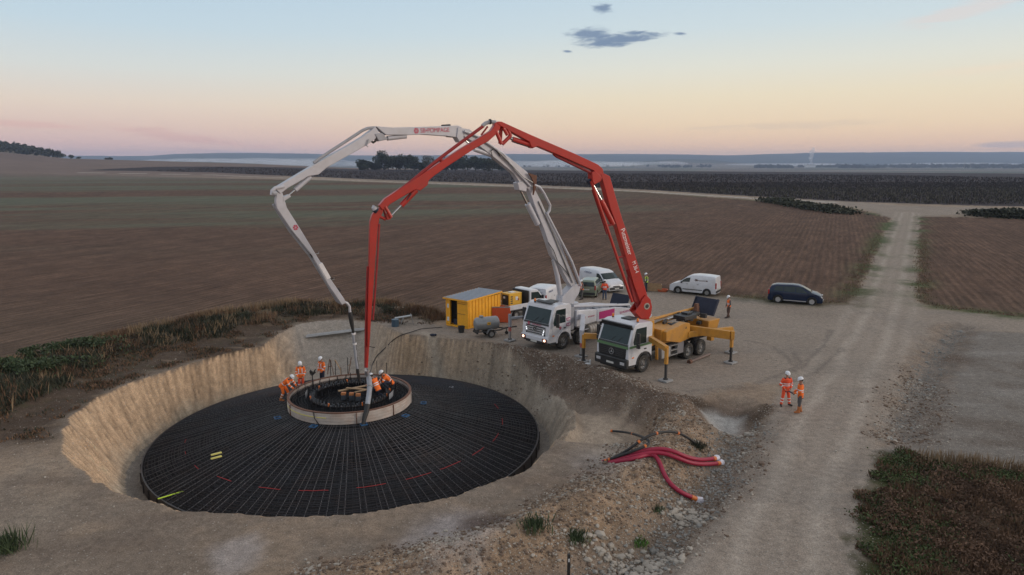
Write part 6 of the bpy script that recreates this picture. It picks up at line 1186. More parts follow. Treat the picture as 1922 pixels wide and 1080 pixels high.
# loose things around the yard
g = G(1228, 546); t = empty('timber_crate', g, math.radians(-8), 'low timber crate at the field edge near the man in yellow', 'crate')
for z in (.12, .34, .56): MB().box((0, -.45, z), (1.35, .04, .18)).box((0, .45, z), (1.35, .04, .18)).box((-.66, 0, z), (.04, .86, .18)).box((.66, 0, z), (.04, .86, .18)).build('slat', M_WOOD, t)
MB().box((0, 0, .05), (1.2, .8, .06)).build('base', M_WOOD, t)
g = G(1243, 547); o = MB().lathe([(0, .03), (.42, .03), (.52, .20), (.57, .20), (.47, .0), (0, .0)], n=24).build('orange_tub', mat('faded_orange', (.55, .13, .05), rough=.6)); o.location = g; tag(o, 'flat round orange tub lying right of the timber crate', 'tub')
p0 = GT(574, 637, .06); p1 = GT(684, 621, .06); t = empty('steel_props', p0, 0, 'bundle of long grey steel tubes lying on the ramp behind the workers', 'steel tubes')
for k in range(5): MB().cyl(Vector((0, k*.13, .08+.06*(k % 2))), p1-p0+Vector((rnd.uniform(-.1, .1), k*.11, .05+.05*(k % 2))), .055, n=10).build('tube', M_STEEL, t)
g = G(742, 613); o = MB().lathe([(0, 0), (.26, 0), (.28, .05), (.27, .5), (.28, .55), (0, .56)], n=20).build('blue_drum', mat('dull_blue', (.05, .09, .13), rough=.5)); o.location = g; tag(o, 'dull blue drum standing by the weeds left of the container', 'drum')
g = G(764, 610); t = empty('metal_trestle', g, .2, 'pale metal trestle beside the dull blue drum', 'trestle')
for a, b in (((-.5, 0, 0), (-.2, 0, .6)), ((-.5, .5, 0), (-.2, .5, .6)), ((.5, 0, 0), (.3, 0, .75)), ((.5, .5, 0), (.3, .5, .75))): MB().cyl(a, b, .03, n=8).build('leg', M_STEEL, t)
MB().beam((-.9, .25, .5), (.4, .25, .66), .4, .06).build('top', M_STEEL, t)
g = G(812, 631); mb = MB(); mb.sphere((0, 0, .08), .14, 8, (1.6, .7, .7)); mb.sphere((.2, .05, .07), .09, 8); o = mb.build('dark_bag', M_NAVY); o.location = g; tag(o, 'small dark bag on the gravel between the drum and the container', 'bag')
# ------------------------------------------------------------------ ducts and cables
def smooth_path(P, k=3):
    for _ in range(k):
        Q_ = [P[0]]
        for a, b in zip(P, P[1:]): Q_ += [a.lerp(b, .25), a.lerp(b, .75)]
        P = Q_+[P[-1]]
    return P
M_DUCT = mat('crimson_duct', (.30, .009, .04), rough=.5, noise=.1, scale=20, bump=.1); M_BAG = mat('white_film', (.62, .60, .66), rough=.4, noise=.1, bump=.4, scale=14)
def duct(name, label, cat, pts, r, m, cap=True, bands=(), group=None):
    P = [G(x, y, z) for x, y, z in pts]; P = smooth_path(P, 3); t = empty(name, P[0], 0, label, cat, group); P = [p-P[0] for p in P]; n = len(P)
    rs = [r*(1+.025*(i % 2)) for i in range(n)]; MB().tube(P, rs, 12).build('hose', m, t)
    if cap:
        d = (P[-1]-P[-2]).normalized(); MB().cyl(P[-1]-d*.12, P[-1]+d*.12, r*1.12, n=12).build('orange_tape', M_ORPL, t)
        b = MB(); b.tube([P[-1]+d*.1, P[-1]+d*.2, P[-1]+d*.34+Vector((0, .04, 0)), P[-1]+d*.46], [r*.9, r*1.5, r*1.7, r*.7], 9); b.v = [tuple(Vector(v)+Vector((rnd.uniform(-.02, .02), rnd.uniform(-.02, .02), rnd.uniform(-.02, .02)))) for v in b.v]; b.build('plastic_cap', M_BAG, t, smooth=20)
    for f in bands:
        i = int(f*(n-2)); MB().cyl(P[i], P[i]+(P[i+1]-P[i]).normalized()*.10, r*1.25, n=10).build('orange_band', M_ORPL, t)
    return t
def zt(L_): return [(x, y, GT(x, y, l).z) for x, y, l in L_]
D1 = zt([(1128, 868, -.1), (1150, 862, .05), (1180, 852, .15), (1212, 845, .2), (1240, 842, .25), (1264, 847, .3), (1290, 859, .3), (1315, 864, .25), (1340, 861, .15)])
D2 = zt([(1128, 869, -.1), (1152, 865, .03), (1185, 857, .10), (1215, 850, .15), (1245, 850, .2), (1272, 860, .2), (1298, 870, .2), (1325, 872, .15), (1348, 870, .10)])
D3 = zt([(1132, 870, -.1), (1160, 867, .05), (1190, 861, .1), (1216, 853, .12), (1230, 855, .12), (1239, 870, .12), (1246, 890, .12), (1258, 909, .12), (1278, 925, .12), (1302, 935, .10)])
duct('crimson_duct', 'upper of the two crimson ducts reaching the ditch side by side', 'duct', D1, .085, M_DUCT, group='crimson ducts coming out of the bank'); duct('crimson_duct', 'lower of the two crimson ducts reaching the ditch side by side', 'duct', D2, .085, M_DUCT, group='crimson ducts coming out of the bank'); duct('crimson_duct', 'crimson duct bending sharply down the bank away from the other two', 'duct', D3, .085, M_DUCT, group='crimson ducts coming out of the bank')
B1 = zt([(1134, 866, 0), (1160, 857, .2), (1191, 846, .3), (1211, 838, .3), (1221, 830, .35), (1208, 821, .35), (1180, 812, .25), (1147, 809, .1)])
B2 = zt([(1132, 867, 0), (1160, 856, .12), (1183, 842, .25), (1209, 822, .5), (1232, 813, .55), (1255, 810, .5), (1275, 813, .4), (1295, 824, .25), (1310, 837, .05)])
duct('black_cable', 'black cable looping back to end on the pale bench', 'cable', B1, .055, M_BLACK, cap=False, bands=(.1, .45, .8, .98), group='black cables above the crimson ducts'); duct('black_cable', 'black cable arching over the bank crest towards the puddle', 'cable', B2, .055, M_BLACK, cap=False, bands=(.05, .35, .5, .72), group='black cables above the crimson ducts')
PCb = [GT(x, y, .07) for x, y in ((830, 615), (810, 616), (790, 618), (775, 623), (760, 630), (749, 635), (738, 641), (730, 647), (722, 655), (715, 662), (708, 670), (703, 678), (699, 686))]+[G(694, 703, -.28), G(690, 710, -.42)]
o = MB().tube([p-PCb[0] for p in smooth_path(PCb, 2)], .03, 6).build('ground_cable', M_BLACK); o.location = PCb[0]; tag(o, 'thin dark cable running from the container down the ramp to the ring', 'cable')
g = G(1067, 1092, hz(*GT(1067, 1092)[:2])); t = empty('marker_post', g, 0, 'short dark post with a pale notch at the bottom edge of the photo', 'post'); MB().box((0, 0, .42), (.09, .09, .95)).build('post', M_BLACK, t, bevel=.01); MB().box((.0, -.05, .72), (.04, .015, .10)).build('notch', M_WHPL, t)
# ------------------------------------------------------------------ stones
nrng = np.random.default_rng(5)
def np_sample(poly_fn, n, x0, x1, y0, y1):
    xs, ys = [], []; k = 0
    while k < n:
        x = nrng.uniform(x0, x1, n*3); y = nrng.uniform(y0, y1, n*3); p = poly_fn(x, y); m = nrng.random(n*3) < p; xs.append(x[m]); ys.append(y[m]); k += m.sum()
        if len(xs) > 60: break
    return np.concatenate(xs)[:n], np.concatenate(ys)[:n]
_cube = np.array([(-1, -1, -1), (1, -1, -1), (1, 1, -1), (-1, 1, -1), (-1, -1, 1), (1, -1, 1), (1, 1, 1), (-1, 1, 1), (0, 0, 1.5), (0, 0, -1.5), (1.5, 0, 0), (-1.5, 0, 0), (0, 1.5, 0), (0, -1.5, 0)])*.7
_cf = []
for quad, c in (((4, 5, 6, 7), 8), ((3, 2, 1, 0), 9), ((1, 2, 6, 5), 10), ((4, 7, 3, 0), 11), ((2, 3, 7, 6), 12), ((0, 1, 5, 4), 13)):
    for i in range(4): _cf.append((quad[i], quad[(i+1) % 4], c))
_cf = np.array(_cf)
def stones(name, xs, ys, size, m, sink=.25):
    n = len(xs); zs = height(xs, ys)[0]; P = _cube[None]*(1+nrng.uniform(-.3, .3, (n, 14, 3))); P = P*(size[:, None, None]*np.array([1, .8, .6]))
    a = nrng.uniform(0, 2*PI, n); c, s = np.cos(a)[:, None], np.sin(a)[:, None]; X_ = P[..., 0]*c-P[..., 1]*s; Y_ = P[..., 0]*s+P[..., 1]*c; P = np.stack([X_+xs[:, None], Y_+ys[:, None], P[..., 2]+zs[:, None]+size[:, None]*sink], -1)
    F_ = (_cf[None]+(np.arange(n)*14)[:, None, None]).reshape(-1, 3); return tag(link_mesh(name, np_mesh(name, P.reshape(-1, 3), F_, False), m), kind='stuff')
M_ST = mat('pale_stone', (.36, .32, .27), rough=.9, noise=.35, scale=.9); M_STB = mat('brown_clod', (.15, .105, .075), rough=.95, noise=.35, scale=.9); M_STG = mat('grey_stone', (.24, .23, .21), rough=.9, noise=.35, scale=.9)
dry = lambda x, y: (sdf(x, y, hollow) > -.1)*(sdf(x, y, bench) > -.2)*1.0
x, y = np_sample(lambda x, y: rubble(x, y)*(.15+.85*ss(-.1, .25, fbm(x/.9, y/.9, 3, 305)))*dry(x, y), 11000, -14, 24, 13, 56); stones('loose_stones', x, y, nrng.gamma(1.3, .011, len(x))+.009, M_ST)
x, y = np_sample(lambda x, y: rubble(x, y)*.9*dry(x, y), 11000, -14, 24, 13, 56); stones('soil_clods', x, y, nrng.gamma(1.3, .014, len(x))+.010, M_STB)
def near_ditch(x, y): return ss(1.3, .3, pdist(x, y, ditch)[0]+fbm(x, y, 3, 300)*1.5)*.8*dry(x, y)+ss(1.0, .2, pdist(x, y, rdrain)[0]+fbm(x, y, 3, 301))*.3
x, y = np_sample(near_ditch, 4000, 0, 34, 13, 52); stones('ditch_stones', x, y, nrng.gamma(1.2, .016, len(x))+.010, M_STG)
x, y = np_sample(lambda x, y: ss(.9, .0, np.abs(sdf(x, y, road)))*.5+.10*(sdf(x, y, road) < 0)+.12, 9000, -22, 34, 12, 45); x, y = (lambda k: (x[k], y[k]))(np.hypot(x-CX, y-CY) > rim_r(np.arctan2(y-CY, x-CX))+.3); stones('gravel_pebbles', x, y, nrng.gamma(1.5, .006, len(x))+.006, M_ST)
cp_ = np.array([tuple(G(a, b, -.2)[:2]) for a, b in ((1225, 1052), (1200, 1068), (1185, 1058), (1245, 1035), (1292, 950), (1285, 960), (1130, 1036), (1400, 800))]); k_ = nrng.integers(0, len(cp_), 420)
x = cp_[k_, 0]+nrng.normal(0, .45, 420); y = cp_[k_, 1]+nrng.normal(0, .35, 420); stones('pale_rocks', x, y, nrng.gamma(2, .022, 420)+.03, M_ST)
# ------------------------------------------------------------------ plants
def leaf_mesh(name, C, size, m, parent=None, up=.0, asp=1.6, kind=None, droop=None):
    n = len(C); size = np.broadcast_to(size, n)
    a = nrng.uniform(0, 2*PI, n); e = nrng.uniform(-1, 1, n)*(1-up)+up*nrng.uniform(.6, 1, n); ce = np.sqrt(np.clip(1-e*e, 0, 1)); d = np.stack([np.cos(a)*ce, np.sin(a)*ce, e], -1)
    r = nrng.normal(size=(n, 3)); s = np.cross(d, r); s /= np.linalg.norm(s, axis=1)[:, None]+1e-9
    h = (size*asp/2)[:, None]*d; w = (size/2)[:, None]*s; P = np.stack([C-h, C+w*.9-h*.1, C+h, C-w*.9-h*.1], 1)
    Fq = np.arange(n*4).reshape(-1, 4); me = np_mesh(name, P.reshape(-1, 3), Fq, False); o = link_mesh(name, me, m, parent)
    if kind: tag(o, kind=kind)
    return o
def blades(name, x, y, h, w, m, lean=.35, z=None, kind='stuff', parent=None):
    n = len(x); z = height(x, y)[0] if z is None else z; a = nrng.uniform(0, 2*PI, n); l = nrng.uniform(0, lean, n)*h; b = nrng.uniform(0, PI, n); dx = np.cos(b)*w/2; dy = np.sin(b)*w/2
    B_ = np.stack([x, y, z-.05], -1); T_ = B_+np.stack([np.cos(a)*l, np.sin(a)*l, h+.05], -1); S_ = np.stack([dx, dy, 0*dx], -1); Mid = B_*.45+T_*.55+S_*0
    P = np.stack([B_-S_*.5, B_+S_*.5, Mid+S_, T_, Mid-S_], 1); Fq = np.arange(n*5).reshape(-1, 5); o = link_mesh(name, np_mesh(name, P.reshape(-1, 3), Fq, False), m, parent)
    if kind: tag(o, kind=kind)
    return o
M_L1 = mat('dark_leaf', (.036, .040, .022), rough=.8, noise=.5, scale=.8); M_L2 = mat('green_leaf', (.045, .068, .027), rough=.8, noise=.45, scale=.9); M_L3 = mat('dry_brown_leaf', (.14, .08, .045), rough=.85, noise=.45, scale=.8); M_L4 = mat('straw', (.24, .165, .095), rough=.85, noise=.35, scale=.9); M_L5 = mat('dead_brown', (.115, .066, .040), rough=.9, noise=.5, scale=.8); M_BARK = mat('bark', (.05, .035, .025), rough=.9, noise=.3)
sw = lambda x, y: sdf(x, y, weedL)
clump = lambda x, y, s_: ss(-.05, .22, fbm(x/1.6, y/1.6, 3, s_))
# tall weeds along the field edge
def weed_zone(x, y, s_, bias): d = sw(x, y)+fbm(x/1.5, y/1.5, 3, 310)*1.6; return ss(.3, -.5, d)*clump(x, y, s_)*bias(sdf(x, y, field)+fbm(x/2, y/2, 3, 311)*1.5, x)
nearp = lambda d, x: .12+.88*ss(.4, 1.4, d)
farp = lambda d, x: .15+.85*ss(2.2, .8, d)
bx_ = (-38, -3, 30, 62)
x, y = np_sample(lambda x, y: weed_zone(x, y, 320, nearp), 13000, *bx_); blades('tall_weeds', x, y, nrng.uniform(.12, .5, len(x)), nrng.uniform(.03, .08, len(x)), M_L1, lean=1.0)
x, y = np_sample(lambda x, y: weed_zone(x, y, 321, farp), 16000, *bx_); blades('dry_weeds', x, y, nrng.uniform(.15, .65, len(x)), nrng.uniform(.02, .06, len(x)), M_L3, lean=.9)
x, y = np_sample(lambda x, y: weed_zone(x, y, 325, nearp), 20000, *bx_); leaf_mesh('weed_leaves', np.stack([x, y, height(x, y)[0]+nrng.random(len(x))**1.3*(.06+.8*np.clip(fbm(x/1.2, y/1.2, 3, 326)+.2, 0, .5))], -1), nrng.uniform(.04, .11, len(x)), mat('weed_dark', (.045, .040, .024), rough=.85, noise=.6, scale=.7), kind='stuff')
x, y = np_sample(lambda x, y: weed_zone(x, y, 322, farp), 6000, *bx_); blades('straw_grass', x, y, nrng.uniform(.25, .85, len(x)), nrng.uniform(.02, .045, len(x)), M_L4, lean=.9)
bc_ = G(95, 690); bc2 = G(330, 612); x, y = np_sample(lambda x, y: weed_zone(x, y, 323, lambda d, x: 1)*ss(4.5, 1.5, np.hypot(x-bc_.x, y-bc_.y)*.9), 7000, *bx_); leaf_mesh('green_weeds', np.stack([x, y, height(x, y)[0]+nrng.random(len(x))*.75], -1), nrng.uniform(.06, .15, len(x)), M_L2, kind='stuff')
dz_ = lambda x, y: ss(.5, -.5, sdf(x, y, dirtL)+fbm(x, y, 3, 330))*ss(-.05, .25, fbm(x/1.1, y/1.1, 3, 331))*(T_in(x, y))
def T_in(x, y): return (np.hypot(x-CX, y-CY) > rim_r(np.arctan2(y-CY, x-CX))+.2)*1.0
x, y = np_sample(dz_, 6000, -38, -6, 26, 58); blades('sparse_weeds', x, y, nrng.uniform(.03, .2, len(x)), nrng.uniform(.03, .09, len(x)), M_L1, lean=.9); x, y = np_sample(dz_, 16000, -38, -6, 26, 58); blades('dry_litter', x, y, nrng.uniform(.03, .2, len(x)), nrng.uniform(.03, .08, len(x)), M_L3, lean=1.2)
# overgrown patch at the right
pz = lambda x, y: ss(.2, -.3, sdf(x, y, patch)+fbm(x/.8, y/.8, 3, 340)*2.2)
x, y = np_sample(lambda x, y: pz(x, y)*(.25+.75*ss(-.1, .2, fbm(x/.9, y/.9, 3, 341))), 42000, 9, 34, 14, 32); leaf_mesh('dead_undergrowth', np.stack([x, y, height(x, y)[0]+nrng.random(len(x))*(.06+.8*np.clip(fbm(x/.7, y/.7, 3, 345)+.2, 0, .5))], -1), nrng.uniform(.03, .09, len(x)), M_L5, kind='stuff')
x, y = np_sample(lambda x, y: pz(x, y)*ss(-.05, .25, fbm(x/.7, y/.7, 3, 342)), 15000, 9, 34, 14, 32); blades('dry_undergrowth', x, y, nrng.uniform(.06, .34, len(x)), nrng.uniform(.02, .06, len(x)), M_L3, lean=.8)
x, y = np_sample(lambda x, y: pz(x, y)*ss(-2.4, -.2, sdf(x, y, patch)+fbm(x/1.5, y/1.5, 3, 343)*2.4), 26000, 9, 34, 14, 32); leaf_mesh('green_verge', np.stack([x, y, height(x, y)[0]+nrng.random(len(x))*.22], -1), nrng.uniform(.03, .08, len(x)), mat('verge_green', (.06, .085, .024), rough=.8, noise=.5, scale=.9), kind='stuff')
x, y = np_sample(lambda x, y: ss(.5, 0, np.abs(sdf(x, y, patch)+.2))*(y > 24.5)*(x > 17), 1000, 9, 34, 20, 32); blades('verge_straw', x, y, nrng.uniform(.25, .7, len(x)), nrng.uniform(.02, .04, len(x)), M_L4)
# verges of the fields
fr_e = lambda x, y: ss(1.1, .2, np.abs(sdf(x, y, field_r)+.5)+fbm(x/2, y/2, 3, 350)*1.2)+ss(1.1, .2, np.abs(sdf(x, y, field)+.6)+fbm(x/2, y/2, 3, 351)*1.2)*((x > 20)*1.0+.5*(x > -3)*(x < 20))
x, y = np_sample(fr_e, 5500, -3, 75, 44, 120); blades('field_verge_grass', x, y, nrng.uniform(.02, .11, len(x)), nrng.uniform(.04, .09, len(x)), mat('verge_dull_green', (.12, .115, .06), rough=.85, noise=.5, scale=.5), lean=.8)
x, y = np_sample(fr_e, 4500, -3, 75, 44, 110); blades('field_verge_straw', x, y, nrng.uniform(.03, .15, len(x)), nrng.uniform(.03, .08, len(x)), M_L3, lean=.8)
# rows of stalks in the dark field
def stalks(x, y): return (m_dark(x, y))*(.4+.6*(np.mod(x*.92+y*.38+fbm(x/20, y/20, 2, 362)*2, 2.2) < .8))
def m_dark(x, y): return ss(0, -3, sdf(x, y, darkf))
def stalk_obj(n, x0, x1, y0, y1, nm, m, hh, ww): x, y = np_sample(stalks, n, x0, x1, y0, y1); blades(nm, x, y, nrng.uniform(.4, 1, len(x))*hh, nrng.uniform(.4, 1, len(x))*ww, m, lean=.3)
stalk_obj(34000, -40, 330, 205, 420, 'dark_stalks', mat('dark_stalk', (.030, .024, .022), rough=.9, noise=.5, scale=.2), .95, .5); stalk_obj(7000, -40, 330, 205, 330, 'dull_green_stalks', mat('dull_stalk', (.075, .07, .045), rough=.9, noise=.5, scale=.2), 1.05, .45)
stalk_obj(15000, -330, 420, 330, 800, 'far_stalks', mat('dark_stalk2', (.036, .028, .028), rough=.9, noise=.5, scale=.1), 1.3, 1.3)
# small plants one can point at
def weed_clump(px, py, label, n, h, m, z=None, spread=.18):
    g = GT(px, py); t = empty('weed_clump', g, 0, label, 'weed', 'green weeds on the bank'); x = nrng.normal(0, spread, n); y = nrng.normal(0, spread, n); 
    blades('foliage', x, y, nrng.uniform(.3, 1, n)*h, nrng.uniform(.02, .05, n), m, lean=.8, z=np.zeros(n), kind=None, parent=t)
weed_clump(1002, 992, 'dark green weed where the smooth ground meets the bank', 240, .38, M_L2, spread=.22); weed_clump(1083, 1012, 'green weed on the bank slope directly above the short post', 200, .30, M_L2); weed_clump(1200, 1024, 'bright little weed in the dark soil below the bank', 150, .2, mat('bright_leaf', (.08, .16, .03), noise=.4), spread=.14)
weed_clump(16, 1035, 'tall spiky weed at the left edge of the bare ground', 260, .75, M_L2, spread=.24); weed_clump(1309, 840, 'dark scrubby weed at the end of the black cable', 180, .35, M_L1, spread=.22); weed_clump(1232, 958, 'tiny weed beneath the bent crimson duct', 90, .18, M_L2, spread=.12)
# hedges and bushes
def crown_pts(n, c, r, lumps, seed=0):
    rg = np.random.default_rng(seed); L_ = []
    for k in range(lumps):
        d = rg.normal(size=3); d /= np.linalg.norm(d); q = np.array(c)+d*np.array(r)*rg.uniform(.35, .72)*np.array([1, 1, .9]); L_.append((q, rg.uniform(.30, .52)))
    out = []
    for q, f in L_:
        m_ = n//lumps; d = rg.normal(size=(m_, 3)); d /= np.linalg.norm(d, axis=1)[:, None]; out.append(q+d*np.array(r)*f*(rg.random((m_, 1))**.35)*.95)
    return np.concatenate(out)
def hedge(px, label, ys_, hgt, wid, n):
    P = [G(a, b, 0) for a, b in px]; t = empty('hedge', P[0], 0, label, 'hedge', 'dark hedges along the farm track'); pts = []
    for a, b in zip(P, P[1:]):
        m_ = int(n*(b-a).length/sum((q-p).length for p, q in zip(P, P[1:]))); u = nrng.random(m_); x = a.x+(b.x-a.x)*u; y = a.y+(b.y-a.y)*u; lum = .55+.9*(fbm(x/4, y/4, 3, 370)+.25)
        e = nrng.normal(size=(m_, 2)); x = x+e[:, 0]*wid*.35; y = y+e[:, 1]*wid*.35; z = nrng.random(m_)**.6*hgt*np.clip(lum, .3, 1.2)*np.exp(-(e[:, 1]/2.2)**2); pts.append(np.stack([x-P[0].x, y-P[0].y, z], -1))
    leaf_mesh('foliage', np.concatenate(pts), .55, M_L1, t, up=.3); mb = MB()
    for k in range(14): f = k/14*(len(P)-1); i = int(f); q = P[i].lerp(P[i+1], f-i)-P[0]; mb.cyl(q, q+Vector((rnd.uniform(-.3, .3), 0, hgt*.6)), .08, .03, n=6)
    mb.build('stem', M_BARK, t)
hedge([(1440, 379), (1480, 385), (1530, 394), (1592, 402)], 'dark hedge left of the track junction', 0, 2.2, 5, 3800); hedge([(1832, 405), (1880, 408), (1960, 411), (2060, 414)], 'dark hedge right of the track junction', 0, 2.2, 5, 3800)
def tree(px, d, hgt, wid, label, seed, leaves=700, m=None, ls=1.5, group='trees in the copse beyond the dark field', name='broadleaf_tree', open_=1.0):
    u = (px-961)/F; y = d; x = u*(d*math.cos(PITCH)+CH*math.sin(PITCH)); z0 = float(np.interp(x, X[np.argmin(abs(Y[:, 0]-d))], Z[np.argmin(abs(Y[:, 0]-d))])) if d < 1230 else float(fz[np.argmin(abs(fy-d)), np.argmin(abs(fu-x/(d+25)))])
    t = empty(name, (x, y, z0-.3), 0, label, 'tree', group); mb = MB(); r0 = hgt*.022; mb.tube([(0, 0, -.5), (.1, 0, hgt*.25), (rnd.uniform(-.4, .4), 0, hgt*.5), (0, 0, hgt*.75)], [r0*1.3, r0, r0*.7, r0*.25], 7)
    for k in range(6): a = rnd.uniform(0, 2*PI); q = hgt*rnd.uniform(.25, .6); mb.tube([(0, 0, q), (math.cos(a)*wid*.2, math.sin(a)*wid*.2, q+hgt*.1), (math.cos(a)*wid*.38, math.sin(a)*wid*.38, q+hgt*.2)], [r0*.5, r0*.3, r0*.1], 5)
    mb.build('trunk', M_BARK, t); C_ = crown_pts(leaves, (0, 0, hgt*.52), (wid*.5, wid*.5, hgt*.52), 15, seed); C_ = C_[C_[:, 2] > hgt*.04]; leaf_mesh('crown', C_, nrng.uniform(.7, 1.3, len(C_))*ls, m or M_TL, t); return t
M_TL = mat('copse_leaf', (.024, .036, .018), rough=.85, noise=.6, scale=.15); M_TL2 = mat('copse_leaf_brown', (.045, .045, .022), rough=.85, noise=.6, scale=.15)
cop = [(684, 892, 12, 16, 'low round tree at the left end of the copse'), (703, 905, 9, 13, 'short bush-like tree second from the left end of the copse'), (722, 895, 21, 19, 'tallest broad tree near the left of the copse'), (744, 915, 17, 14, 'dark tree between the two tallest crowns of the copse'), (760, 900, 19.5, 18, 'broad tree right of the tallest one in the copse'), (778, 920, 16.5, 13, 'loose crowned tree left of the gap in the copse'), (790, 905, 10, 12, 'low tree filling the gap in the copse'), (806, 890, 18.5, 14, 'open airy tree with sky showing through its crown'), (822, 910, 13, 14, 'dark tree just behind the red boom'), (838, 925, 14, 14, 'tree in the copse seen under the red boom'), (855, 905, 15.5, 14, 'tree right of the red boom in the copse'), (873, 895, 17, 17, 'rounded tree with an even crown in the copse'), (892, 910, 17, 15, 'tree beside the rounded one in the copse'), (909, 900, 15, 13, 'narrow tree near the right end of the copse'), (924, 905, 16.5, 15, 'tree behind the white boom in the copse'), (942, 920, 14, 14, 'last tree at the right end of the copse')]
for i, (px, d, h, w, lb) in enumerate(cop): tree(px, d, h*1.22, w*1.75, lb, 40+i, leaves=1600 if i != 7 else 620, m=M_TL2 if i in (5, 7, 14) else M_TL, ls=1.7 if i != 7 else 1.3)
for i, (px, d, h, w, lb) in enumerate(((120, 1255, 11, 13, 'round tree at the foot of the wooded hill'), (136, 1262, 8, 10, 'smaller tree right of the round one below the wooded hill'), (150, 1270, 5, 9, 'low bush at the tip of the wooded hill'), (206, 1240, 5, 16, 'lone low thicket on the skyline right of the wooded hill'))): tree(px, d, h, w, lb, 80+i, leaves=260, ls=1.3, group='trees near the wooded hill')
g = G(62, 331); t = empty('field_bush', g, 0, 'flat brown bush mound in the field far left', 'bush'); C_ = crown_pts(1500, (0, 0, .8), (13, 5, 2.8), 16, 99); C_ = C_[C_[:, 2] > -.3]; leaf_mesh('foliage', C_, .9, mat('brown_bush', (.06, .05, .038), rough=.9, noise=.4), t)
# woods on the hill
pp = []
for k in range(900):
    px = rnd.uniform(-420, 128); d = rnd.uniform(1245, 1700)
    if px > 20 and d > 1262+(128-px)*4: continue
    xx = (px-961)/F*d; i = np.argmin(abs(fy-d)); j = np.argmin(abs(fu-xx/(d+25))); zz = float(fz[i, j]); r = rnd.uniform(6, 9.5); c = crown_pts(64, (xx, d, zz+r*.95), (r, r, r*1.1), 5, k); pp.append(c)
leaf_mesh('hill_forest', np.concatenate(pp), 3.4, mat('forest_leaf', (.028, .036, .022), rough=.9, noise=.5, scale=.1), kind='stuff')
# far tree lines in the valley
pp = []
def far_line(x0, x1, d0, n, r0, r1, seed):
    rg = np.random.default_rng(seed)
    for k in range(n):
        px = rg.uniform(x0, x1); d = d0*rg.uniform(.97, 1.03); xx = (px-961)/F*d; i = np.argmin(abs(fy-d)); j = np.argmin(abs(fu-xx/(d+25))); zz = float(fz[i, j]); r = rg.uniform(r0, r1); pp.append(crown_pts(46, (xx, d, zz+r*.6), (r*1.5, r, r), 4, seed*1000+k))
for a in ((1240, 1330, 4700, 26, 8, 12, 1), (1410, 1480, 4200, 40, 10, 16, 2), (1485, 1560, 4600, 26, 8, 12, 3), (1565, 1640, 4000, 34, 9, 14, 4), (1640, 1800, 4400, 60, 10, 16, 5), (1800, 1960, 4000, 60, 12, 18, 6), (1700, 2300, 4700, 90, 12, 18, 7), (980, 1240, 5000, 30, 7, 10, 8), (1560, 1960, 5000, 90, 12, 17, 9)): far_line(*a)
leaf_mesh('far_woods', np.concatenate(pp), 8.5, mat('far_leaf', (.03, .038, .026), rough=.9, noise=.4, scale=.05), kind='stuff')
def far_pt(px, d): xx = (px-961)/F*d; return Vector((xx, d, float(fz[np.argmin(abs(fy-d)), np.argmin(abs(fu-xx/(d+25)))])))
q = far_pt(1512, 4450); t = empty('factory', q, 0, 'tiny pale factory under the rising smoke plume in the valley', 'factory'); MB().box((0, 0, 7), (60, 25, 14)).build('wall', M_WHPL, t); MB().box((0, 0, 15), (64, 28, 2)).build('roof', M_STEEL, t); MB().cyl((12, 0, 0), (12, 0, 32), 3, 2, n=10).build('chimney', M_WHPL, t)
for i, (px, d, w) in enumerate(((1632, 4300, 26), (1590, 4350, 18))): q = far_pt(px, d); t = empty('farm_building', q, .2, ['long pale farm building among the far trees at right', 'small pale farm building left of the long one far off'][i], 'building', 'farm buildings in the valley'); MB().box((0, 0, 4), (w, 12, 8)).build('wall', M_WHPL, t); bm_fix(MB().prism([(-w/2-1, 8), (0, 12), (w/2+1, 8)], -7, 7).build('roof', M_STEEL, t))
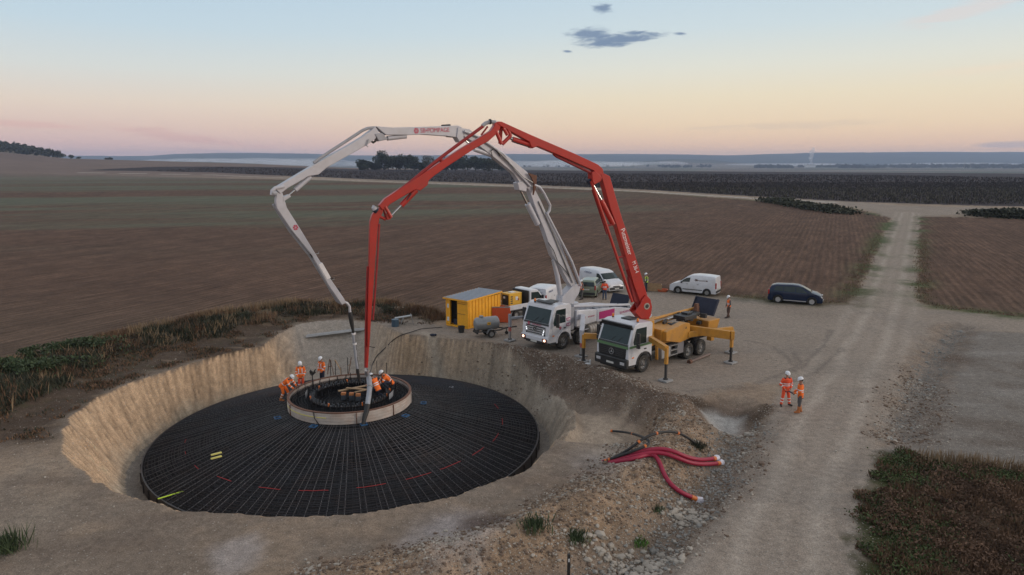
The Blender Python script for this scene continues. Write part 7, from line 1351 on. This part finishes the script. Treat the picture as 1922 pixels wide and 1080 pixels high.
for i, px in enumerate((1797, 1808)): q = far_pt(px, 3600); t = empty('far_mast', q, 0, ['left of two thin masts on the far right plain', 'right of two thin masts on the far right plain'][i], 'mast', 'thin masts on the plain'); MB().cyl((0, 0, 0), (0, 0, 42), .9, .5, n=6).build('pole', M_STEEL, t); MB().beam((-5, 0, 36), (5, 0, 36), .6, .6).build('cross_arm', M_STEEL, t)
# smoke and mist, real closed volumes outside nothing
def vol_mesh(name, mb, dens, col):
    m = bpy.data.materials.new(name); m.use_nodes = True; N = m.node_tree.nodes; N.remove(N['Principled BSDF']); v = N.new('ShaderNodeVolumePrincipled'); v.inputs['Color'].default_value = col; v.inputs['Density'].default_value = dens; m.node_tree.links.new(v.outputs[0], N['Material Output'].inputs['Volume']); return tag(mb.build(name, m, smooth=180), kind='stuff')
q = far_pt(1513, 4400); mb = MB(); mb.tube([(q.x, q.y, q.z+25), (q.x+1, q.y, q.z+42), (q.x-4, q.y, q.z+58), (q.x+3, q.y, q.z+74), (q.x-2, q.y, q.z+90), (q.x+9, q.y, q.z+108), (q.x+12, q.y, q.z+126)], [4, 8, 14, 13, 17, 14, 5], 10)
mb.v = [(x+rnd.uniform(-2, 2), y, z+rnd.uniform(-2, 2)) for x, y, z in mb.v]; vol_mesh('smoke', mb, .03, (.97, .97, 1, 1))
mb = MB(); r3_ = random.Random(12)
for (px, d, w, h, dp, zc_) in ((1110, 5200, 620, 17, 500, -4), (1230, 5600, 420, 14, 400, -2), (985, 5400, 420, 18, 400, -4), (760, 5200, 500, 15, 400, 0), (600, 5000, 480, 20, 420, 4), (480, 5200, 520, 20, 400, 10), (380, 5400, 420, 17, 400, 15), (1460, 5400, 600, 10, 300, -8), (1800, 5400, 700, 10, 300, -8)):
    for k in range(4): xx = (px-961)/F*d+r3_.uniform(-.5, .5)*w; mb.sphere((0, 0, 0), 1, 18, (w*r3_.uniform(.35, .7), dp*r3_.uniform(.5, .9), h*1.7*r3_.uniform(.5, 1)), Matrix.Translation((xx, d+r3_.uniform(-.4, .4)*dp, zc_+r3_.uniform(-4, 5))))
vol_mesh('mist', mb, .0022, (.95, .97, 1, 1))
